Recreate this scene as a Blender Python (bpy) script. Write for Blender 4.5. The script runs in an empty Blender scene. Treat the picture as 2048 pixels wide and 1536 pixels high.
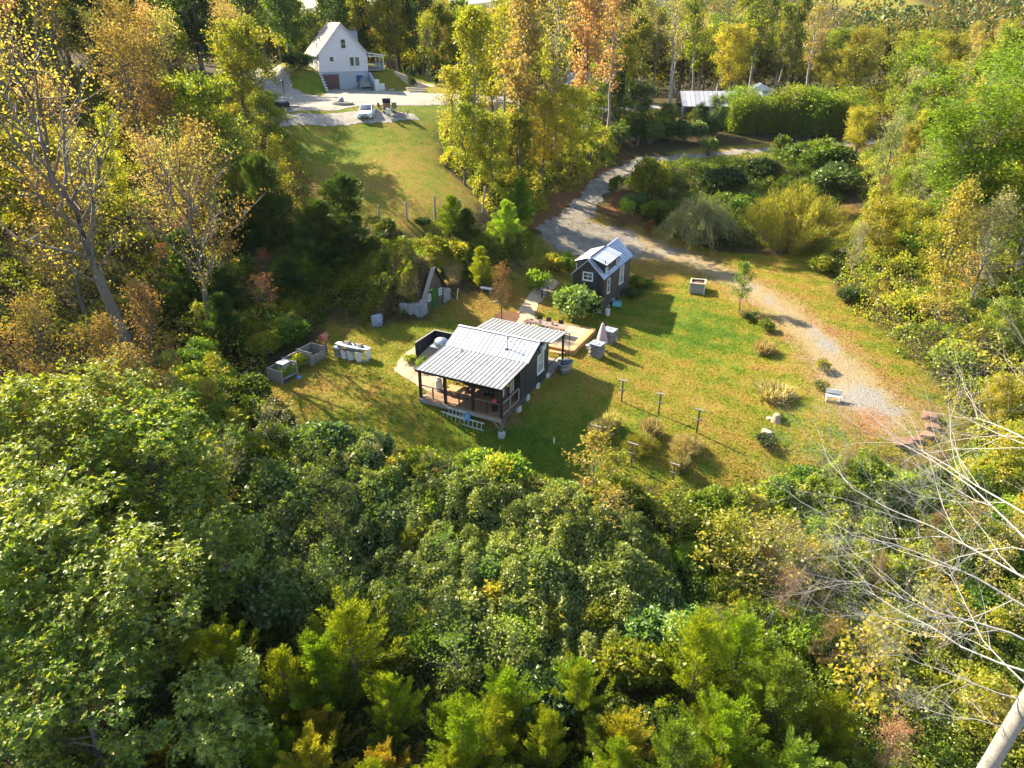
import bpy, bmesh, math, random
import numpy as np
from mathutils import Vector, Matrix, noise
R = math.radians
sc = bpy.context.scene
col = sc.collection
# ---------------------------------------------------------------- camera, sky, sun, exposure
ZC = 30.0                                   # camera height in world metres
F_PX, PITCH = 1400.0, R(27.4)               # focal length in pixels of a 2048 wide frame, downward pitch
SN, CS = math.sin(PITCH), math.cos(PITCH)
cam = bpy.data.cameras.new('camera'); camo = bpy.data.objects.new('camera', cam); col.objects.link(camo)
cam.sensor_width = 36; cam.lens = 36 * F_PX / 2048
camo.location = (0, 0, ZC); camo.rotation_euler = (R(90) - PITCH, 0, 0)
cam.clip_start = .5; cam.clip_end = 6000
sc.camera = camo
SUN_EL, SUN_AZ = R(35.5), R(-52)              # azimuth from +Y towards +X
w = bpy.data.worlds.new('World'); sc.world = w; w.use_nodes = True
nt = w.node_tree; nt.nodes.clear()
sky = nt.nodes.new('ShaderNodeTexSky'); sky.sky_type = 'NISHITA'; sky.sun_disc = False
sky.sun_elevation = SUN_EL; sky.sun_rotation = SUN_AZ; sky.altitude = 300; sky.air_density = 1.0; sky.dust_density = 1.2
bg = nt.nodes.new('ShaderNodeBackground'); bg.inputs[1].default_value = .105
out = nt.nodes.new('ShaderNodeOutputWorld')
nt.links.new(sky.outputs[0], bg.inputs[0]); nt.links.new(bg.outputs[0], out.inputs[0])
sd = bpy.data.lights.new('sun', 'SUN'); sun = bpy.data.objects.new('sun', sd); col.objects.link(sun)
sd.energy = 5.0; sd.angle = R(.5); sd.color = (1, .89, .68)
sdir = Vector((math.sin(SUN_AZ) * math.cos(SUN_EL), math.cos(SUN_AZ) * math.cos(SUN_EL), math.sin(SUN_EL)))
sun.rotation_euler = sdir.to_track_quat('Z', 'Y').to_euler()
vs = sc.view_settings
vs.view_transform = 'Standard'; vs.look = 'None'; vs.gamma = 1; vs.exposure = 1.98
try: vs.use_curve_mapping = False
except Exception: pass
sc.render.engine = 'CYCLES'
cy = sc.cycles
cy.max_bounces = 5; cy.diffuse_bounces = 3; cy.glossy_bounces = 2; cy.transmission_bounces = 3; cy.transparent_max_bounces = 6
cy.use_adaptive_sampling = True; cy.adaptive_threshold = .012
cy.use_denoising = True; cy.denoiser = 'OPENIMAGEDENOISE'; cy.denoising_input_passes = 'RGB_ALBEDO_NORMAL'; cy.denoising_prefilter = 'ACCURATE'; cy.caustics_reflective = False; cy.caustics_refractive = False

# ---------------------------------------------------------------- terrain
def ray(px, py):
    v = (768 - py) / F_PX
    return np.array([(px - 1024) / F_PX, CS + SN * v, -(SN - CS * v)])
CP = []
for px, py, H in [
 (1006,878,-23.65),(842,800,-22.35),(1046,822,-22.8),(1098,755,-22.45),(1130,745,-22.45),(1140,712,-22.35),(1193,665,-22.2),(1206,628,-22.3),
 (1100,620,-21.9),(1070,580,-21.6),(1120,560,-21.3),(1180,490,-20.4),(1130,500,-20.4),(1290,540,-21.5),(1250,578,-22.1),(1350,600,-21.9),(1300,700,-22.8),
 (1400,760,-23.0),(1500,700,-22.4),(1395,865,-23.6),(1243,800,-23.2),(1345,960,-24.3),(1262,925,-24.1),(1350,520,-21),(1480,570,-21.1),(1395,575,-21.5),(1400,480,-20.6),
 (1560,620,-21.4),(1640,690,-21.9),(1740,800,-22.6),(1860,840,-22.9),(1820,895,-23.2),(1600,880,-23.6),(1550,800,-23.1),
 (750,890,-23.9),(600,790,-22.6),(560,740,-22.2),(700,710,-22.0),(800,740,-22.0),(850,860,-23.5),(950,930,-24.2),(1100,930,-24.2),
 (650,640,-21.4),(755,650,-21.0),(865,628,-20.7),(960,640,-21.5),(1010,640,-21.7),(950,590,-21.1),
 (900,480,-17.9),(800,490,-18.0),(1000,500,-18.9),(1050,520,-20.2),(820,440,-16.2),(760,435,-16.2),(930,430,-16.2),(900,380,-14.8),
 (750,350,-13.6),(800,300,-12.2),(650,280,-11.6),(880,250,-10.9),(725,237,-9.8),(820,230,-9.8),(600,240,-9.7),(670,180,-8.6),(690,178,-8.6),(740,178,-8.6),
 (800,200,-9.0),(910,195,-9.1),(600,165,-7.7),(560,150,-7.6),(560,210,-9),(850,150,-7.8),(980,170,-8.6),
 (1100,400,-18.2),(1200,370,-17.4),(1250,330,-16.6),(1080,440,-18.9),(1170,440,-19.2),(1400,312,-16.2),(1650,290,-16),(1700,285,-15.8),
 (1340,212,-13),(1150,205,-11.8),(1500,215,-13.2),(1400,450,-19.8),(1550,450,-19.6),(1700,470,-19.4),(1700,600,-20.6),(1900,700,-21.5),
 (2000,500,-18.5),(2040,350,-15.5),(1850,350,-16)]:
    d = ray(px, py); z = H / d[2]; CP.append((d[0] * z, d[1] * z, H))
CP += [(-25,50,-21.3),(-35,55,-18.8),(-50,55,-16.5),(-40,75,-13.5),(-60,80,-10),(-38,98,-9.2),(-60,110,-6.5),(-30,40,-22.5),(-50,40,-20),(-20,35,-24.2),(-35,25,-25),(-70,60,-14),
 (-20,66,-15.8),(-19,58,-18.6),(0,30,-26.3),(12,30,-26.2),(25,32,-25),(38,38,-23.5),(-15,28,-26.8),(0,22,-28),(-20,18,-28),(20,18,-28),(0,0,-30),(-40,0,-28),(40,0,-28),
 (45,25,-25),(60,40,-22),(60,70,-17),(80,90,-13),(60,110,-14),(0,140,-12),(-40,140,-8),(40,140,-13),(80,140,-12),(-80,140,-5),(120,140,-8),(0,180,-16),(-60,180,-12),(60,180,-15),
 (120,180,-10),(-90,100,-2),(110,60,-12)]
CP = np.array(CP)
def _phi(r2): return .5 * r2 * np.log(r2 + 1e-9)
_n = len(CP); _S = 40.0; _P = CP[:, :2] / _S
_K = _phi(((_P[:, None] - _P[None]) ** 2).sum(2)) + np.eye(_n) * .004
_A = np.zeros((_n + 3, _n + 3)); _A[:_n, :_n] = _K; _A[:_n, _n] = 1; _A[:_n, _n + 1:] = _P; _A[_n:, :_n] = _A[:_n, _n:].T
_W = np.linalg.solve(_A, np.concatenate([CP[:, 2], [0, 0, 0]]))
def sstep(a, b, x):
    t = np.clip((x - a) / (b - a), 0, 1); return t * t * (3 - 2 * t)
def far_h(X, Y):
    h = -15 + 0 * X
    h = h + 42 * np.exp(-((X - 255) / 130) ** 2 - ((Y - 470) / 130) ** 2)
    h = h + 18 * np.exp(-((X - 150) / 55) ** 2 - ((Y - 330) / 70) ** 2)
    h = h + 90 * sstep(900, 2300, Y) * (.62 + .2 * np.sin(X / 260. + 1) + .12 * np.sin(X / 97.))
    h = h + 40 * sstep(500, 800, Y) * sstep(0, 500, X)
    h = h + 3 * np.sin(X / 60.) * np.cos(Y / 75.)
    return h
def hfun(X, Y):
    """terrain height (world z) at arrays X, Y"""
    X = np.asarray(X, float); Y = np.asarray(Y, float); shp = X.shape
    x = X.ravel(); y = Y.ravel(); o = np.zeros_like(x)
    xc = np.clip(x, -110, 130) / _S; yc = np.clip(y, -25, 190) / _S
    for s in range(0, len(x), 40000):
        q = slice(s, s + 40000)
        d2 = (xc[q, None] - _P[None, :, 0]) ** 2 + (yc[q, None] - _P[None, :, 1]) ** 2
        o[q] = _phi(d2) @ _W[:_n] + _W[_n] + _W[_n + 1] * xc[q] + _W[_n + 2] * yc[q]
    t = sstep(150, 260, y)
    return (o * (1 - t) + far_h(x, y) * t + ZC + local_bumps(x, y)).reshape(shp)
HO = (-26.7, 106.5); HYAW = R(24)             # front left corner of the upper house
CO = (-6.3, 53.7)                            # foot of the root cellar door
def local_bumps(x, y):
    b = np.zeros_like(x)
    ux, uy = math.cos(YAW_), math.sin(YAW_)
    a = (x - CO[0]) * ux + (y - CO[1]) * uy; c = -(x - CO[0]) * uy + (y - CO[1]) * ux
    amp = np.clip(3.55 - 1.05 * np.abs(c), .9, 3.5) * sstep(-2.55, -2.2, c) * sstep(5.2, 2.2, c) * sstep(-.1, -.55, a) * sstep(-9, -2.5, a)
    amp = np.where((a < -2.3), np.maximum(amp, 1.8 * sstep(-5.5, -2.6, c) * sstep(3, 0, c) * sstep(-9, -3.2, a)), amp)
    b += amp
    ux, uy = math.cos(HYAW), math.sin(HYAW)
    a = (x - HO[0]) * ux + (y - HO[1]) * uy; c = -(x - HO[0]) * uy + (y - HO[1]) * ux
    b += np.where(a < 0, 2.0 * sstep(-5.5, -.3, c) * sstep(-6, -2.5, a) * sstep(.0, -.35, a), 0) * sstep(26, 14, c)
    b += np.where(a > 6.5, 1.9 * sstep(-3.5, .2, c) * sstep(16, 9, a) * sstep(6.75, 7.1, a), 0) * sstep(26, 14, c)
    return b
YAW_ = R(-26.85)
def h1(x, y): return float(hfun(np.array([x]), np.array([y]))[0])
_T = np.concatenate([np.linspace(14, 140, 1500), np.linspace(140.5, 900, 800)])
def G(px, py, lift=0.0):
    """the point of the ground seen at a place of the photograph (2048 x 1536)"""
    d = ray(px, py); X, Y, Z = d[0] * _T, d[1] * _T, ZC + d[2] * _T
    g = hfun(X, Y) + lift - Z
    i = np.argmax(g > 0)
    if g[i] <= 0: i = len(_T) - 1
    a = max(i - 1, 0); t = g[a] / (g[a] - g[i] + 1e-9) if i > a else 0
    T = _T[a] + (_T[i] - _T[a]) * t
    return Vector((d[0] * T, d[1] * T, ZC + d[2] * T - lift))
def poly(pts): return np.array([G(*p)[:2] for p in pts])
def inside(P, X, Y):
    r = np.zeros(X.shape, bool); n = len(P)
    for i in range(n):
        x1, y1 = P[i]; x2, y2 = P[(i + 1) % n]
        c = ((y1 > Y) != (y2 > Y)) & (X < (x2 - x1) * (Y - y1) / (y2 - y1 + 1e-12) + x1)
        r ^= c
    return r
def segdist(P, X, Y, closed=True):
    d = np.full(X.shape, 1e9); n = len(P)
    for i in range(n if closed else n - 1):
        a = P[i]; b = P[(i + 1) % n]; ab = b - a
        t = np.clip(((X - a[0]) * ab[0] + (Y - a[1]) * ab[1]) / (ab @ ab + 1e-9), 0, 1)
        d = np.minimum(d, np.hypot(X - a[0] - t * ab[0], Y - a[1] - t * ab[1]))
    return d
def sdf(P, X, Y):
    d = segdist(P, X, Y); return np.where(inside(P, X, Y), d, -d)        # positive inside
def road_sdf(P, W, X, Y):
    """positive inside a road of centre points P and half widths W"""
    best = np.full(X.shape, -1e9)
    for i in range(len(P) - 1):
        a = P[i]; b = P[i + 1]; ab = b - a
        t = np.clip(((X - a[0]) * ab[0] + (Y - a[1]) * ab[1]) / (ab @ ab + 1e-9), 0, 1)
        d = np.hypot(X - a[0] - t * ab[0], Y - a[1] - t * ab[1])
        best = np.maximum(best, W[i] + (W[i + 1] - W[i]) * t - d)
    return best
_rs = np.random.RandomState(7)
_LAT = _rs.rand(256, 256)
def vnoise(X, Y, s):
    """smooth value noise, about 0..1, feature size s"""
    x = X / s + 100; y = Y / s + 100; xi = np.floor(x).astype(int); yi = np.floor(y).astype(int)
    fx = x - xi; fy = y - yi; fx = fx * fx * (3 - 2 * fx); fy = fy * fy * (3 - 2 * fy)
    g = lambda a, b: _LAT[a % 256, b % 256]
    return (g(xi, yi) * (1 - fx) + g(xi + 1, yi) * fx) * (1 - fy) + (g(xi, yi + 1) * (1 - fx) + g(xi + 1, yi + 1) * fx) * fy
def fnoise(X, Y, s): return .5 * vnoise(X, Y, s) + .3 * vnoise(X + 31, Y - 17, s / 2.1) + .2 * vnoise(X - 9, Y + 77, s / 4.3)

# ---------------------------------------------------------------- helpers
def link(o, parent=None):
    col.objects.link(o)
    if parent is not None: o.parent = parent
    return o
def tag(o, label=None, cat=None, group=None, kind=None):
    if label: o['label'] = label
    if cat: o['category'] = cat
    if group: o['group'] = group
    if kind: o['kind'] = kind
    return o
def thing(name, label, cat, loc=(0, 0, 0), rz=0, group=None, scale=1, rx=0, ry=0):
    o = bpy.data.objects.new(name, None); o.empty_display_size = .3
    o.location = loc; o.rotation_euler = (rx, ry, rz)
    o.scale = (scale,) * 3 if not hasattr(scale, '__len__') else scale
    link(o); return tag(o, label, cat, group)
def copy_tree(root, loc, rz=None, label=None, group=None, scale=None):
    """copy a thing, its parts and their sub-parts (mesh data shared)"""
    def rec(o, parent):
        c = o.copy(); col.objects.link(c); c.parent = parent
        for ch in kids.get(o.name, []): rec(ch, c)
        return c
    kids = {}
    def gather(o):
        kids[o.name] = list(o.children)
        for ch in o.children: gather(ch)
    gather(root)
    r = rec(root, None); r.location = loc
    if rz is not None: r.rotation_euler = (r.rotation_euler[0], r.rotation_euler[1], rz)
    if scale is not None: r.scale = (scale,) * 3 if not hasattr(scale, '__len__') else scale
    if label: r['label'] = label
    if group: r['group'] = group
    return r
class MB:
    """collects boxes, beams, tubes and polygons; build() links them as one mesh object"""
    def __init__(s): s.v = []; s.f = []; s.sm = []
    def add(s, vs, fs, smooth=False):
        b = len(s.v); s.v += [tuple(p) for p in vs]; s.f += [tuple(b + i for i in f) for f in fs]; s.sm += [smooth] * len(fs); return s
    def box(s, c, d, rz=0, M=None):
        x, y, z = d[0] / 2, d[1] / 2, d[2] / 2
        P = [Vector((a * x, b * y, e * z)) for e in (-1, 1) for a, b in ((-1, -1), (1, -1), (1, 1), (-1, 1))]
        m = M if M is not None else Matrix.Rotation(rz, 3, 'Z')
        return s.add([m @ p + Vector(c) for p in P], [(3, 2, 1, 0), (4, 5, 6, 7), (0, 1, 5, 4), (1, 2, 6, 5), (2, 3, 7, 6), (3, 0, 4, 7)])
    def beam(s, a, b, w, h=None, up=(0, 0, 1)):
        a = Vector(a); b = Vector(b); h = h or w; d = (b - a); L = d.length; d.normalize()
        u = Vector(up); sx = d.cross(u)
        if sx.length < 1e-3: sx = d.cross(Vector((0, 1, 0)))
        sx.normalize(); uu = sx.cross(d)
        P = [p + sx * (i * w / 2) + uu * (j * h / 2) for p in (a, b) for i, j in ((-1, -1), (1, -1), (1, 1), (-1, 1))]
        return s.add(P, [(0, 1, 2, 3), (7, 6, 5, 4), (0, 4, 5, 1), (1, 5, 6, 2), (2, 6, 7, 3), (3, 7, 4, 0)])
    def tube(s, pts, rad, n=8, caps=True, smooth=True):
        pts = [Vector(p) for p in pts]
        if not hasattr(rad, '__len__'): rad = [rad] * len(pts)
        vs = []
        for i, p in enumerate(pts):
            d = (pts[min(i + 1, len(pts) - 1)] - pts[max(i - 1, 0)])
            if d.length < 1e-6: d = Vector((0, 0, 1))
            d.normalize(); a = d.cross(Vector((0, 0, 1)))
            if a.length < .05: a = d.cross(Vector((1, 0, 0)))
            a.normalize(); b = d.cross(a)
            vs += [p + (a * math.cos(2 * math.pi * k / n) + b * math.sin(2 * math.pi * k / n)) * rad[i] for k in range(n)]
        fs = [(i * n + k, i * n + (k + 1) % n, (i + 1) * n + (k + 1) % n, (i + 1) * n + k) for i in range(len(pts) - 1) for k in range(n)]
        s.add(vs, fs, smooth)
        if caps: s.add(vs[:n], [tuple(range(n))]); s.add(vs[-n:], [tuple(reversed(range(n)))])
        return s
    def lathe(s, c, prof, n=16, smooth=True, sx=1, sy=1):
        vs = []
        for r, z in prof: vs += [(c[0] + r * sx * math.cos(2 * math.pi * k / n), c[1] + r * sy * math.sin(2 * math.pi * k / n), c[2] + z) for k in range(n)]
        fs = [(i * n + k, i * n + (k + 1) % n, (i + 1) * n + (k + 1) % n, (i + 1) * n + k) for i in range(len(prof) - 1) for k in range(n)]
        s.add(vs, fs, smooth)
        if prof[0][0] > 1e-3: s.add(vs[:n], [tuple(reversed(range(n)))])
        if prof[-1][0] > 1e-3: s.add(vs[-n:], [tuple(range(n))])
        return s
    def quad(s, *p): return s.add(p, [tuple(range(len(p)))])
    def prism(s, P, a, b, axis=1):
        """extrude the 2-D polygon P between a and b along an axis (1 = y: P is x,z; 0 = x: P is y,z; 2 = z: P is x,y)"""
        n = len(P); vs = []
        for t in (a, b):
            for p in P: vs.append((p[0], t, p[1]) if axis == 1 else ((t, p[0], p[1]) if axis == 0 else (p[0], p[1], t)))
        return s.add(vs, [tuple(range(n)), tuple(reversed(range(n, 2 * n)))] + [((i + 1) % n, i, n + i, n + (i + 1) % n) for i in range(n)])
    def mesh(s, name, m):
        me = bpy.data.meshes.new(name); me.from_pydata(s.v, [], s.f)
        me.polygons.foreach_set('use_smooth', s.sm); me.materials.append(m); me.validate(); me.update()
        bm = bmesh.new(); bm.from_mesh(me); bmesh.ops.recalc_face_normals(bm, faces=bm.faces); bm.to_mesh(me); bm.free()
        return me
    def build(s, name, m, parent=None, bevel=0, loc=None, rot=None):
        o = bpy.data.objects.new(name, s.mesh(name, m)); link(o, parent)
        if loc is not None: o.location = loc
        if rot is not None: o.rotation_euler = rot
        if bevel: b = o.modifiers.new('bevel', 'BEVEL'); b.width = bevel; b.segments = 2; b.limit_method = 'ANGLE'
        return o
def inst(name, me, parent, loc=(0, 0, 0), rot=(0, 0, 0), scale=(1, 1, 1)):
    o = bpy.data.objects.new(name, me); link(o, parent); o.location = loc; o.rotation_euler = rot; o.scale = scale; return o

# ---------------------------------------------------------------- materials
class NT:
    def __init__(s, name):
        s.m = bpy.data.materials.new(name); s.m.use_nodes = True; s.t = s.m.node_tree; s.t.nodes.clear()
        s.out = s.t.nodes.new('ShaderNodeOutputMaterial')
    def n(s, ty, **k):
        x = s.t.nodes.new('ShaderNode' + ty)
        for a, b in k.items(): setattr(x, a, b)
        return x
    def l(s, a, b): s.t.links.new(a, b)
    def noise(s, scale, detail=3, rough=.55, vec=None, dist=0):
        x = s.n('TexNoise'); x.inputs['Scale'].default_value = scale; x.inputs['Detail'].default_value = detail
        x.inputs['Roughness'].default_value = rough; x.inputs['Distortion'].default_value = dist
        if vec is not None: s.l(vec, x.inputs['Vector'])
        return x.outputs['Fac']
    def ramp(s, fac, stops, interp='LINEAR'):
        x = s.n('ValToRGB'); r = x.color_ramp; r.interpolation = interp
        while len(r.elements) < len(stops): r.elements.new(.5)
        for e, (p, c) in zip(r.elements, stops):
            e.position = p; e.color = (*c, 1) if hasattr(c, '__len__') else (c, c, c, 1)
        s.l(fac, x.inputs[0]); return x.outputs[0]
    def mix(s, fac, a, b, blend='MIX'):
        x = s.n('Mix', data_type='RGBA', blend_type=blend)
        for sock, v in ((x.inputs[0], fac), (x.inputs[6], a), (x.inputs[7], b)):
            if hasattr(v, 'is_linked'): s.l(v, sock)
            elif hasattr(v, '__len__'): sock.default_value = (*v, 1)
            else: sock.default_value = v
        return x.outputs[2]
    def math(s, op, a, b=0.0, clamp=False):
        x = s.n('Math', operation=op); x.use_clamp = clamp
        for sock, v in ((x.inputs[0], a), (x.inputs[1], b)):
            if hasattr(v, 'is_linked'): s.l(v, sock)
            else: sock.default_value = v
        return x.outputs[0]
    def attr(s, name): x = s.n('Attribute'); x.attribute_name = name; return x.outputs['Fac']
    def bump(s, h, strength=.4, dist=.02):
        x = s.n('Bump'); x.inputs['Strength'].default_value = strength; x.inputs['Distance'].default_value = dist; s.l(h, x.inputs['Height']); return x.outputs[0]
    def pbr(s, colr, rough=.7, metal=0, bump=None, spec=.4):
        b = s.n('BsdfPrincipled')
        for k, v in (('Base Color', colr), ('Roughness', rough), ('Metallic', metal), ('Specular IOR Level', spec)):
            if hasattr(v, 'is_linked'): s.l(v, b.inputs[k])
            else: b.inputs[k].default_value = (*v, 1) if hasattr(v, '__len__') else v
        if bump is not None: s.l(bump, b.inputs['Normal'])
        s.l(b.outputs[0], s.out.inputs[0]); return b
def plain(name, c, rough=.65, metal=0, var=.18, ov=.15, scale=3.0, bump=.15, bscale=40, c2=None, stretch=None, spec=.4):
    """a surface with mottling, fine grain and a little relief"""
    t = NT(name); tc = t.n('TexCoord'); v = tc.outputs['Object']
    if stretch: mp = t.n('Mapping'); mp.inputs['Scale'].default_value = stretch; t.l(v, mp.inputs[0]); v = mp.outputs[0]
    oi = t.n('ObjectInfo')
    a = t.noise(scale, 5, .6, v); b = t.noise(bscale, 3, .6, v)
    c2 = c2 or tuple(x * (1 - var * 2) for x in c)
    k = t.ramp(a, [(.3, tuple(x * (1 - var) for x in c)), (.55, c), (.75, c2)])
    k = t.mix(.35, k, t.ramp(b, [(.3, .55), (.7, 1.0)]), 'MULTIPLY')
    hv = t.n('HueSaturation'); t.l(k, hv.inputs['Color'])
    t.l(t.math('ADD', t.math('MULTIPLY', oi.outputs['Random'], 2 * ov), 1 - ov), hv.inputs['Value'])
    t.pbr(hv.outputs[0], rough, metal, t.bump(b, bump, .01), spec); return t.m
def leaf_mat(name, stops, transl=.42, gloss=.025, hue=.025, val=.22, vein=True):
    """stops: colours along the per-leaf random value"""
    t = NT(name); rnd = t.attr('rnd'); oi = t.n('ObjectInfo')
    k = t.ramp(rnd, stops)
    hv = t.n('HueSaturation'); t.l(k, hv.inputs['Color'])
    r1 = oi.outputs['Random']
    t.l(t.math('ADD', t.math('MULTIPLY', r1, hue * 2), .5 - hue), hv.inputs['Hue'])
    r2 = t.math('FRACT', t.math('MULTIPLY', r1, 17.31))
    t.l(t.math('ADD', t.math('MULTIPLY', r2, val * 2), 1 - val), hv.inputs['Value'])
    c = hv.outputs[0]
    d = t.n('BsdfDiffuse'); t.l(c, d.inputs[0])
    tr = t.n('BsdfTranslucent')
    ct = t.mix(1, c, (1.6, 1.6, .7), 'MULTIPLY'); t.l(ct, tr.inputs[0])
    m1 = t.n('MixShader'); m1.inputs[0].default_value = transl; t.l(d.outputs[0], m1.inputs[1]); t.l(tr.outputs[0], m1.inputs[2])
    g = t.n('BsdfGlossy'); g.inputs['Roughness'].default_value = .45; g.inputs[0].default_value = (1, .97, .85, 1)
    m2 = t.n('MixShader'); m2.inputs[0].default_value = gloss; t.l(m1.outputs[0], m2.inputs[1]); t.l(g.outputs[0], m2.inputs[2])
    t.l(m2.outputs[0], t.out.inputs[0]); return t.m
def pos_xy(t):
    g = t.n('NewGeometry'); return g.outputs['Position']
def lawn_color(t, P):
    """mown autumn grass: green with straw and rusty patches"""
    n1 = t.noise(.11, 4, .6, P); n2 = t.noise(.9, 4, .65, P); n3 = t.noise(7, 3, .7, P)
    s = t.math('ADD', t.math('MULTIPLY', n1, .5), t.math('MULTIPLY', n2, .5))
    s = t.math('ADD', t.math('MULTIPLY', s, .82), t.math('MULTIPLY', n3, .18))
    s = t.math('ADD', s, t.math('MULTIPLY', t.math('SUBTRACT', t.attr('dry'), .5), .34))
    k = t.ramp(s, [(.28, (.055, .125, .010)), (.40, (.12, .175, .014)), (.48, (.21, .205, .02)), (.58, (.30, .205, .04)), (.74, (.29, .145, .045))])
    f = t.noise(26, 2, .7, P)
    return t.mix(.8, k, t.ramp(t.math('ADD', t.math('MULTIPLY', f, .5), t.math('MULTIPLY', t.noise(9, 2, .6, P), .5)), [(.38, .3), (.6, 1.2)]), 'MULTIPLY'), f, n3
def ground_mat():
    t = NT('ground_mat'); P = pos_xy(t)
    lc, f, n3 = lawn_color(t, P)
    # woodland floor: leaf litter, moss, soil
    w1 = t.noise(.8, 5, .7, P); w2 = t.noise(9, 3, .7, P)
    wc = t.ramp(w1, [(.3, (.035, .03, .012)), (.5, (.075, .05, .022)), (.62, (.06, .065, .015)), (.75, (.13, .08, .035))])
    wc = t.mix(.6, wc, t.ramp(w2, [(.3, .3), (.65, 1.3)]), 'MULTIPLY')
    soil = t.ramp(t.noise(5, 5, .7, P), [(.3, (.19, .085, .035)), (.55, (.32, .16, .075)), (.75, (.42, .27, .15))])
    soil = t.mix(.5, soil, t.ramp(t.noise(30, 2, .7, P), [(.3, .5), (.65, 1.1)]), 'MULTIPLY')
    litter = t.ramp(t.noise(6, 4, .75, P), [(.3, (.07, .03, .012)), (.5, (.17, .08, .03)), (.7, (.26, .14, .05))])
    edge = t.math('MULTIPLY', t.math('SUBTRACT', t.noise(.9, 4, .7, P), .5), .9)
    fine = t.math('MULTIPLY', t.math('SUBTRACT', n3, .5), .9)
    def msk(name, w=.18):
        a = t.math('ADD', t.attr(name), t.math('ADD', edge, fine)); mr = t.n('MapRange'); t.l(a, mr.inputs[0])
        mr.inputs[1].default_value = .5 - w; mr.inputs[2].default_value = .5 + w; return mr.outputs[0]
    c = t.mix(msk('lawn'), wc, lc)
    worn = t.ramp(t.noise(10, 4, .8, P), [(.3, (.14, .10, .05)), (.5, (.29, .22, .12)), (.7, (.37, .31, .21))])
    c = t.mix(msk('worn', .3), c, worn)
    grav = t.ramp(t.noise(22, 4, .85, P), [(.35, (.09, .085, .07)), (.5, (.24, .22, .19)), (.65, (.40, .38, .34))])
    c = t.mix(msk('gravel', .22), c, grav)
    c = t.mix(msk('litter'), c, litter)
    c = t.mix(msk('soil'), c, soil)
    b = t.bump(t.math('ADD', t.math('MULTIPLY', f, .5), t.math('MULTIPLY', n3, .9)), .9, .14)
    t.pbr(c, .95, 0, b, .12); return t.m
def gravel_mat(name, c1, c2, c3, leafc=(.2, .1, .04), leaf=.62):
    t = NT(name); P = pos_xy(t)
    a = t.noise(1.1, 5, .65, P); b = t.noise(14, 4, .8, P); e = t.noise(45, 2, .6, P)
    k = t.ramp(a, [(.3, c1), (.5, c2), (.72, c3)])
    k = t.mix(.75, k, t.ramp(b, [(.3, .45), (.6, 1.15)]), 'MULTIPLY')
    k = t.mix(t.ramp(t.noise(3.2, 5, .8, P), [(leaf, 0), (leaf + .08, 1)]), k, leafc)
    t.pbr(k, .95, 0, t.bump(t.math('ADD', b, e), .6, .05), .1); return t.m
M = {}
M['ground'] = ground_mat()
M['gravel'] = gravel_mat('grey_gravel', (.15, .13, .10), (.235, .205, .16), (.32, .285, .23))
M['drive'] = gravel_mat('pale_concrete_gravel', (.24, .215, .175), (.34, .305, .25), (.42, .38, .31), leaf=.7)
M['path'] = gravel_mat('tan_pea_gravel', (.34, .25, .16), (.45, .34, .22), (.52, .41, .28), leaf=.75)
M['mulch'] = gravel_mat('dark_mulch', (.09, .045, .025), (.15, .075, .04), (.2, .11, .06), leaf=.8)
M['dark_board'] = plain('charred_dark_board', (.026, .030, .037), .55, var=.3, ov=.4, scale=2.5, bump=.3, stretch=(6, 6, .6), bscale=20)
M['brown_board'] = plain('weathered_brown_board', (.085, .066, .05), .7, var=.3, ov=.35, scale=2.5, stretch=(6, 6, .7), bscale=18, c2=(.06, .045, .035))
M['black_wood'] = plain('black_stained_post', (.018, .018, .022), .5, var=.3)
M['black_metal'] = plain('black_metal', (.02, .02, .022), .4, .6)
M['deck'] = plain('brown_deck_board', (.30, .17, .085), .65, var=.22, scale=3, stretch=(1, 8, 8), bscale=14, c2=(.2, .115, .065))
M['new_wood'] = plain('orange_new_timber', (.46, .26, .11), .65, var=.2, scale=2.5, stretch=(1, 6, 6), bscale=14)
M['grey_wood'] = plain('silvered_grey_wood', (.27, .24, .21), .75, var=.3, scale=3, stretch=(4, 4, 1), bscale=20, c2=(.16, .14, .12))
M['post_wood'] = plain('brown_treated_post', (.16, .115, .08), .75, var=.25, scale=4)
M['roof_metal'] = plain('galvalume_roof', (.55, .55, .55), .45, .15, var=.12, scale=.8, bump=.05, bscale=9, c2=(.40, .37, .33))
M['roof_aged_dim'] = plain('weathered_dimmed_roof_metal', (.35, .35, .35), .45, .15, var=.3, scale=.9, bump=.06, bscale=9, c2=(.30, .25, .2))  # stains on the front porch roof; dimmer light as colour on the back one
M['roof_blue'] = plain('blue_grey_metal_roof', (.42, .45, .52), .35, .6, var=.08, scale=.8, bump=.04)
M['roof_white'] = plain('pale_metal_roof', (.66, .67, .69), .4, .35, var=.08, scale=.8, bump=.04)
M['roof_rust'] = plain('rusty_tin_roof', (.55, .54, .53), .5, .3, var=.15, scale=.55, bump=.05, c2=(.42, .19, .10))
M['white'] = plain('white_paint', (.66, .66, .64), .5, var=.06, ov=.04, scale=5, bump=.04)
M['offwhite'] = plain('dusty_white', (.62, .6, .55), .6, var=.1)
M['siding'] = plain('pale_lilac_siding', (.62, .60, .63), .6, var=.03, ov=.02, scale=2, bump=.03)
M['basement'] = plain('blue_grey_basement_block', (.32, .35, .38), .8, var=.15)
M['shingle'] = plain('tan_shingle', (.36, .29, .22), .9, var=.2, scale=9, bump=.4, bscale=30)
M['shingle_dark'] = plain('dark_brown_shingle', (.16, .12, .10), .9, var=.2, scale=9, bump=.4)
M['glass'] = plain('window_glass', (.035, .045, .055), .06, var=.3, scale=1.5, bump=.0, spec=.9)
M['glass_curtain'] = plain('glass_with_blind', (.32, .36, .30), .12, var=.25, scale=1.5, bump=.0, spec=.9)
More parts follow.
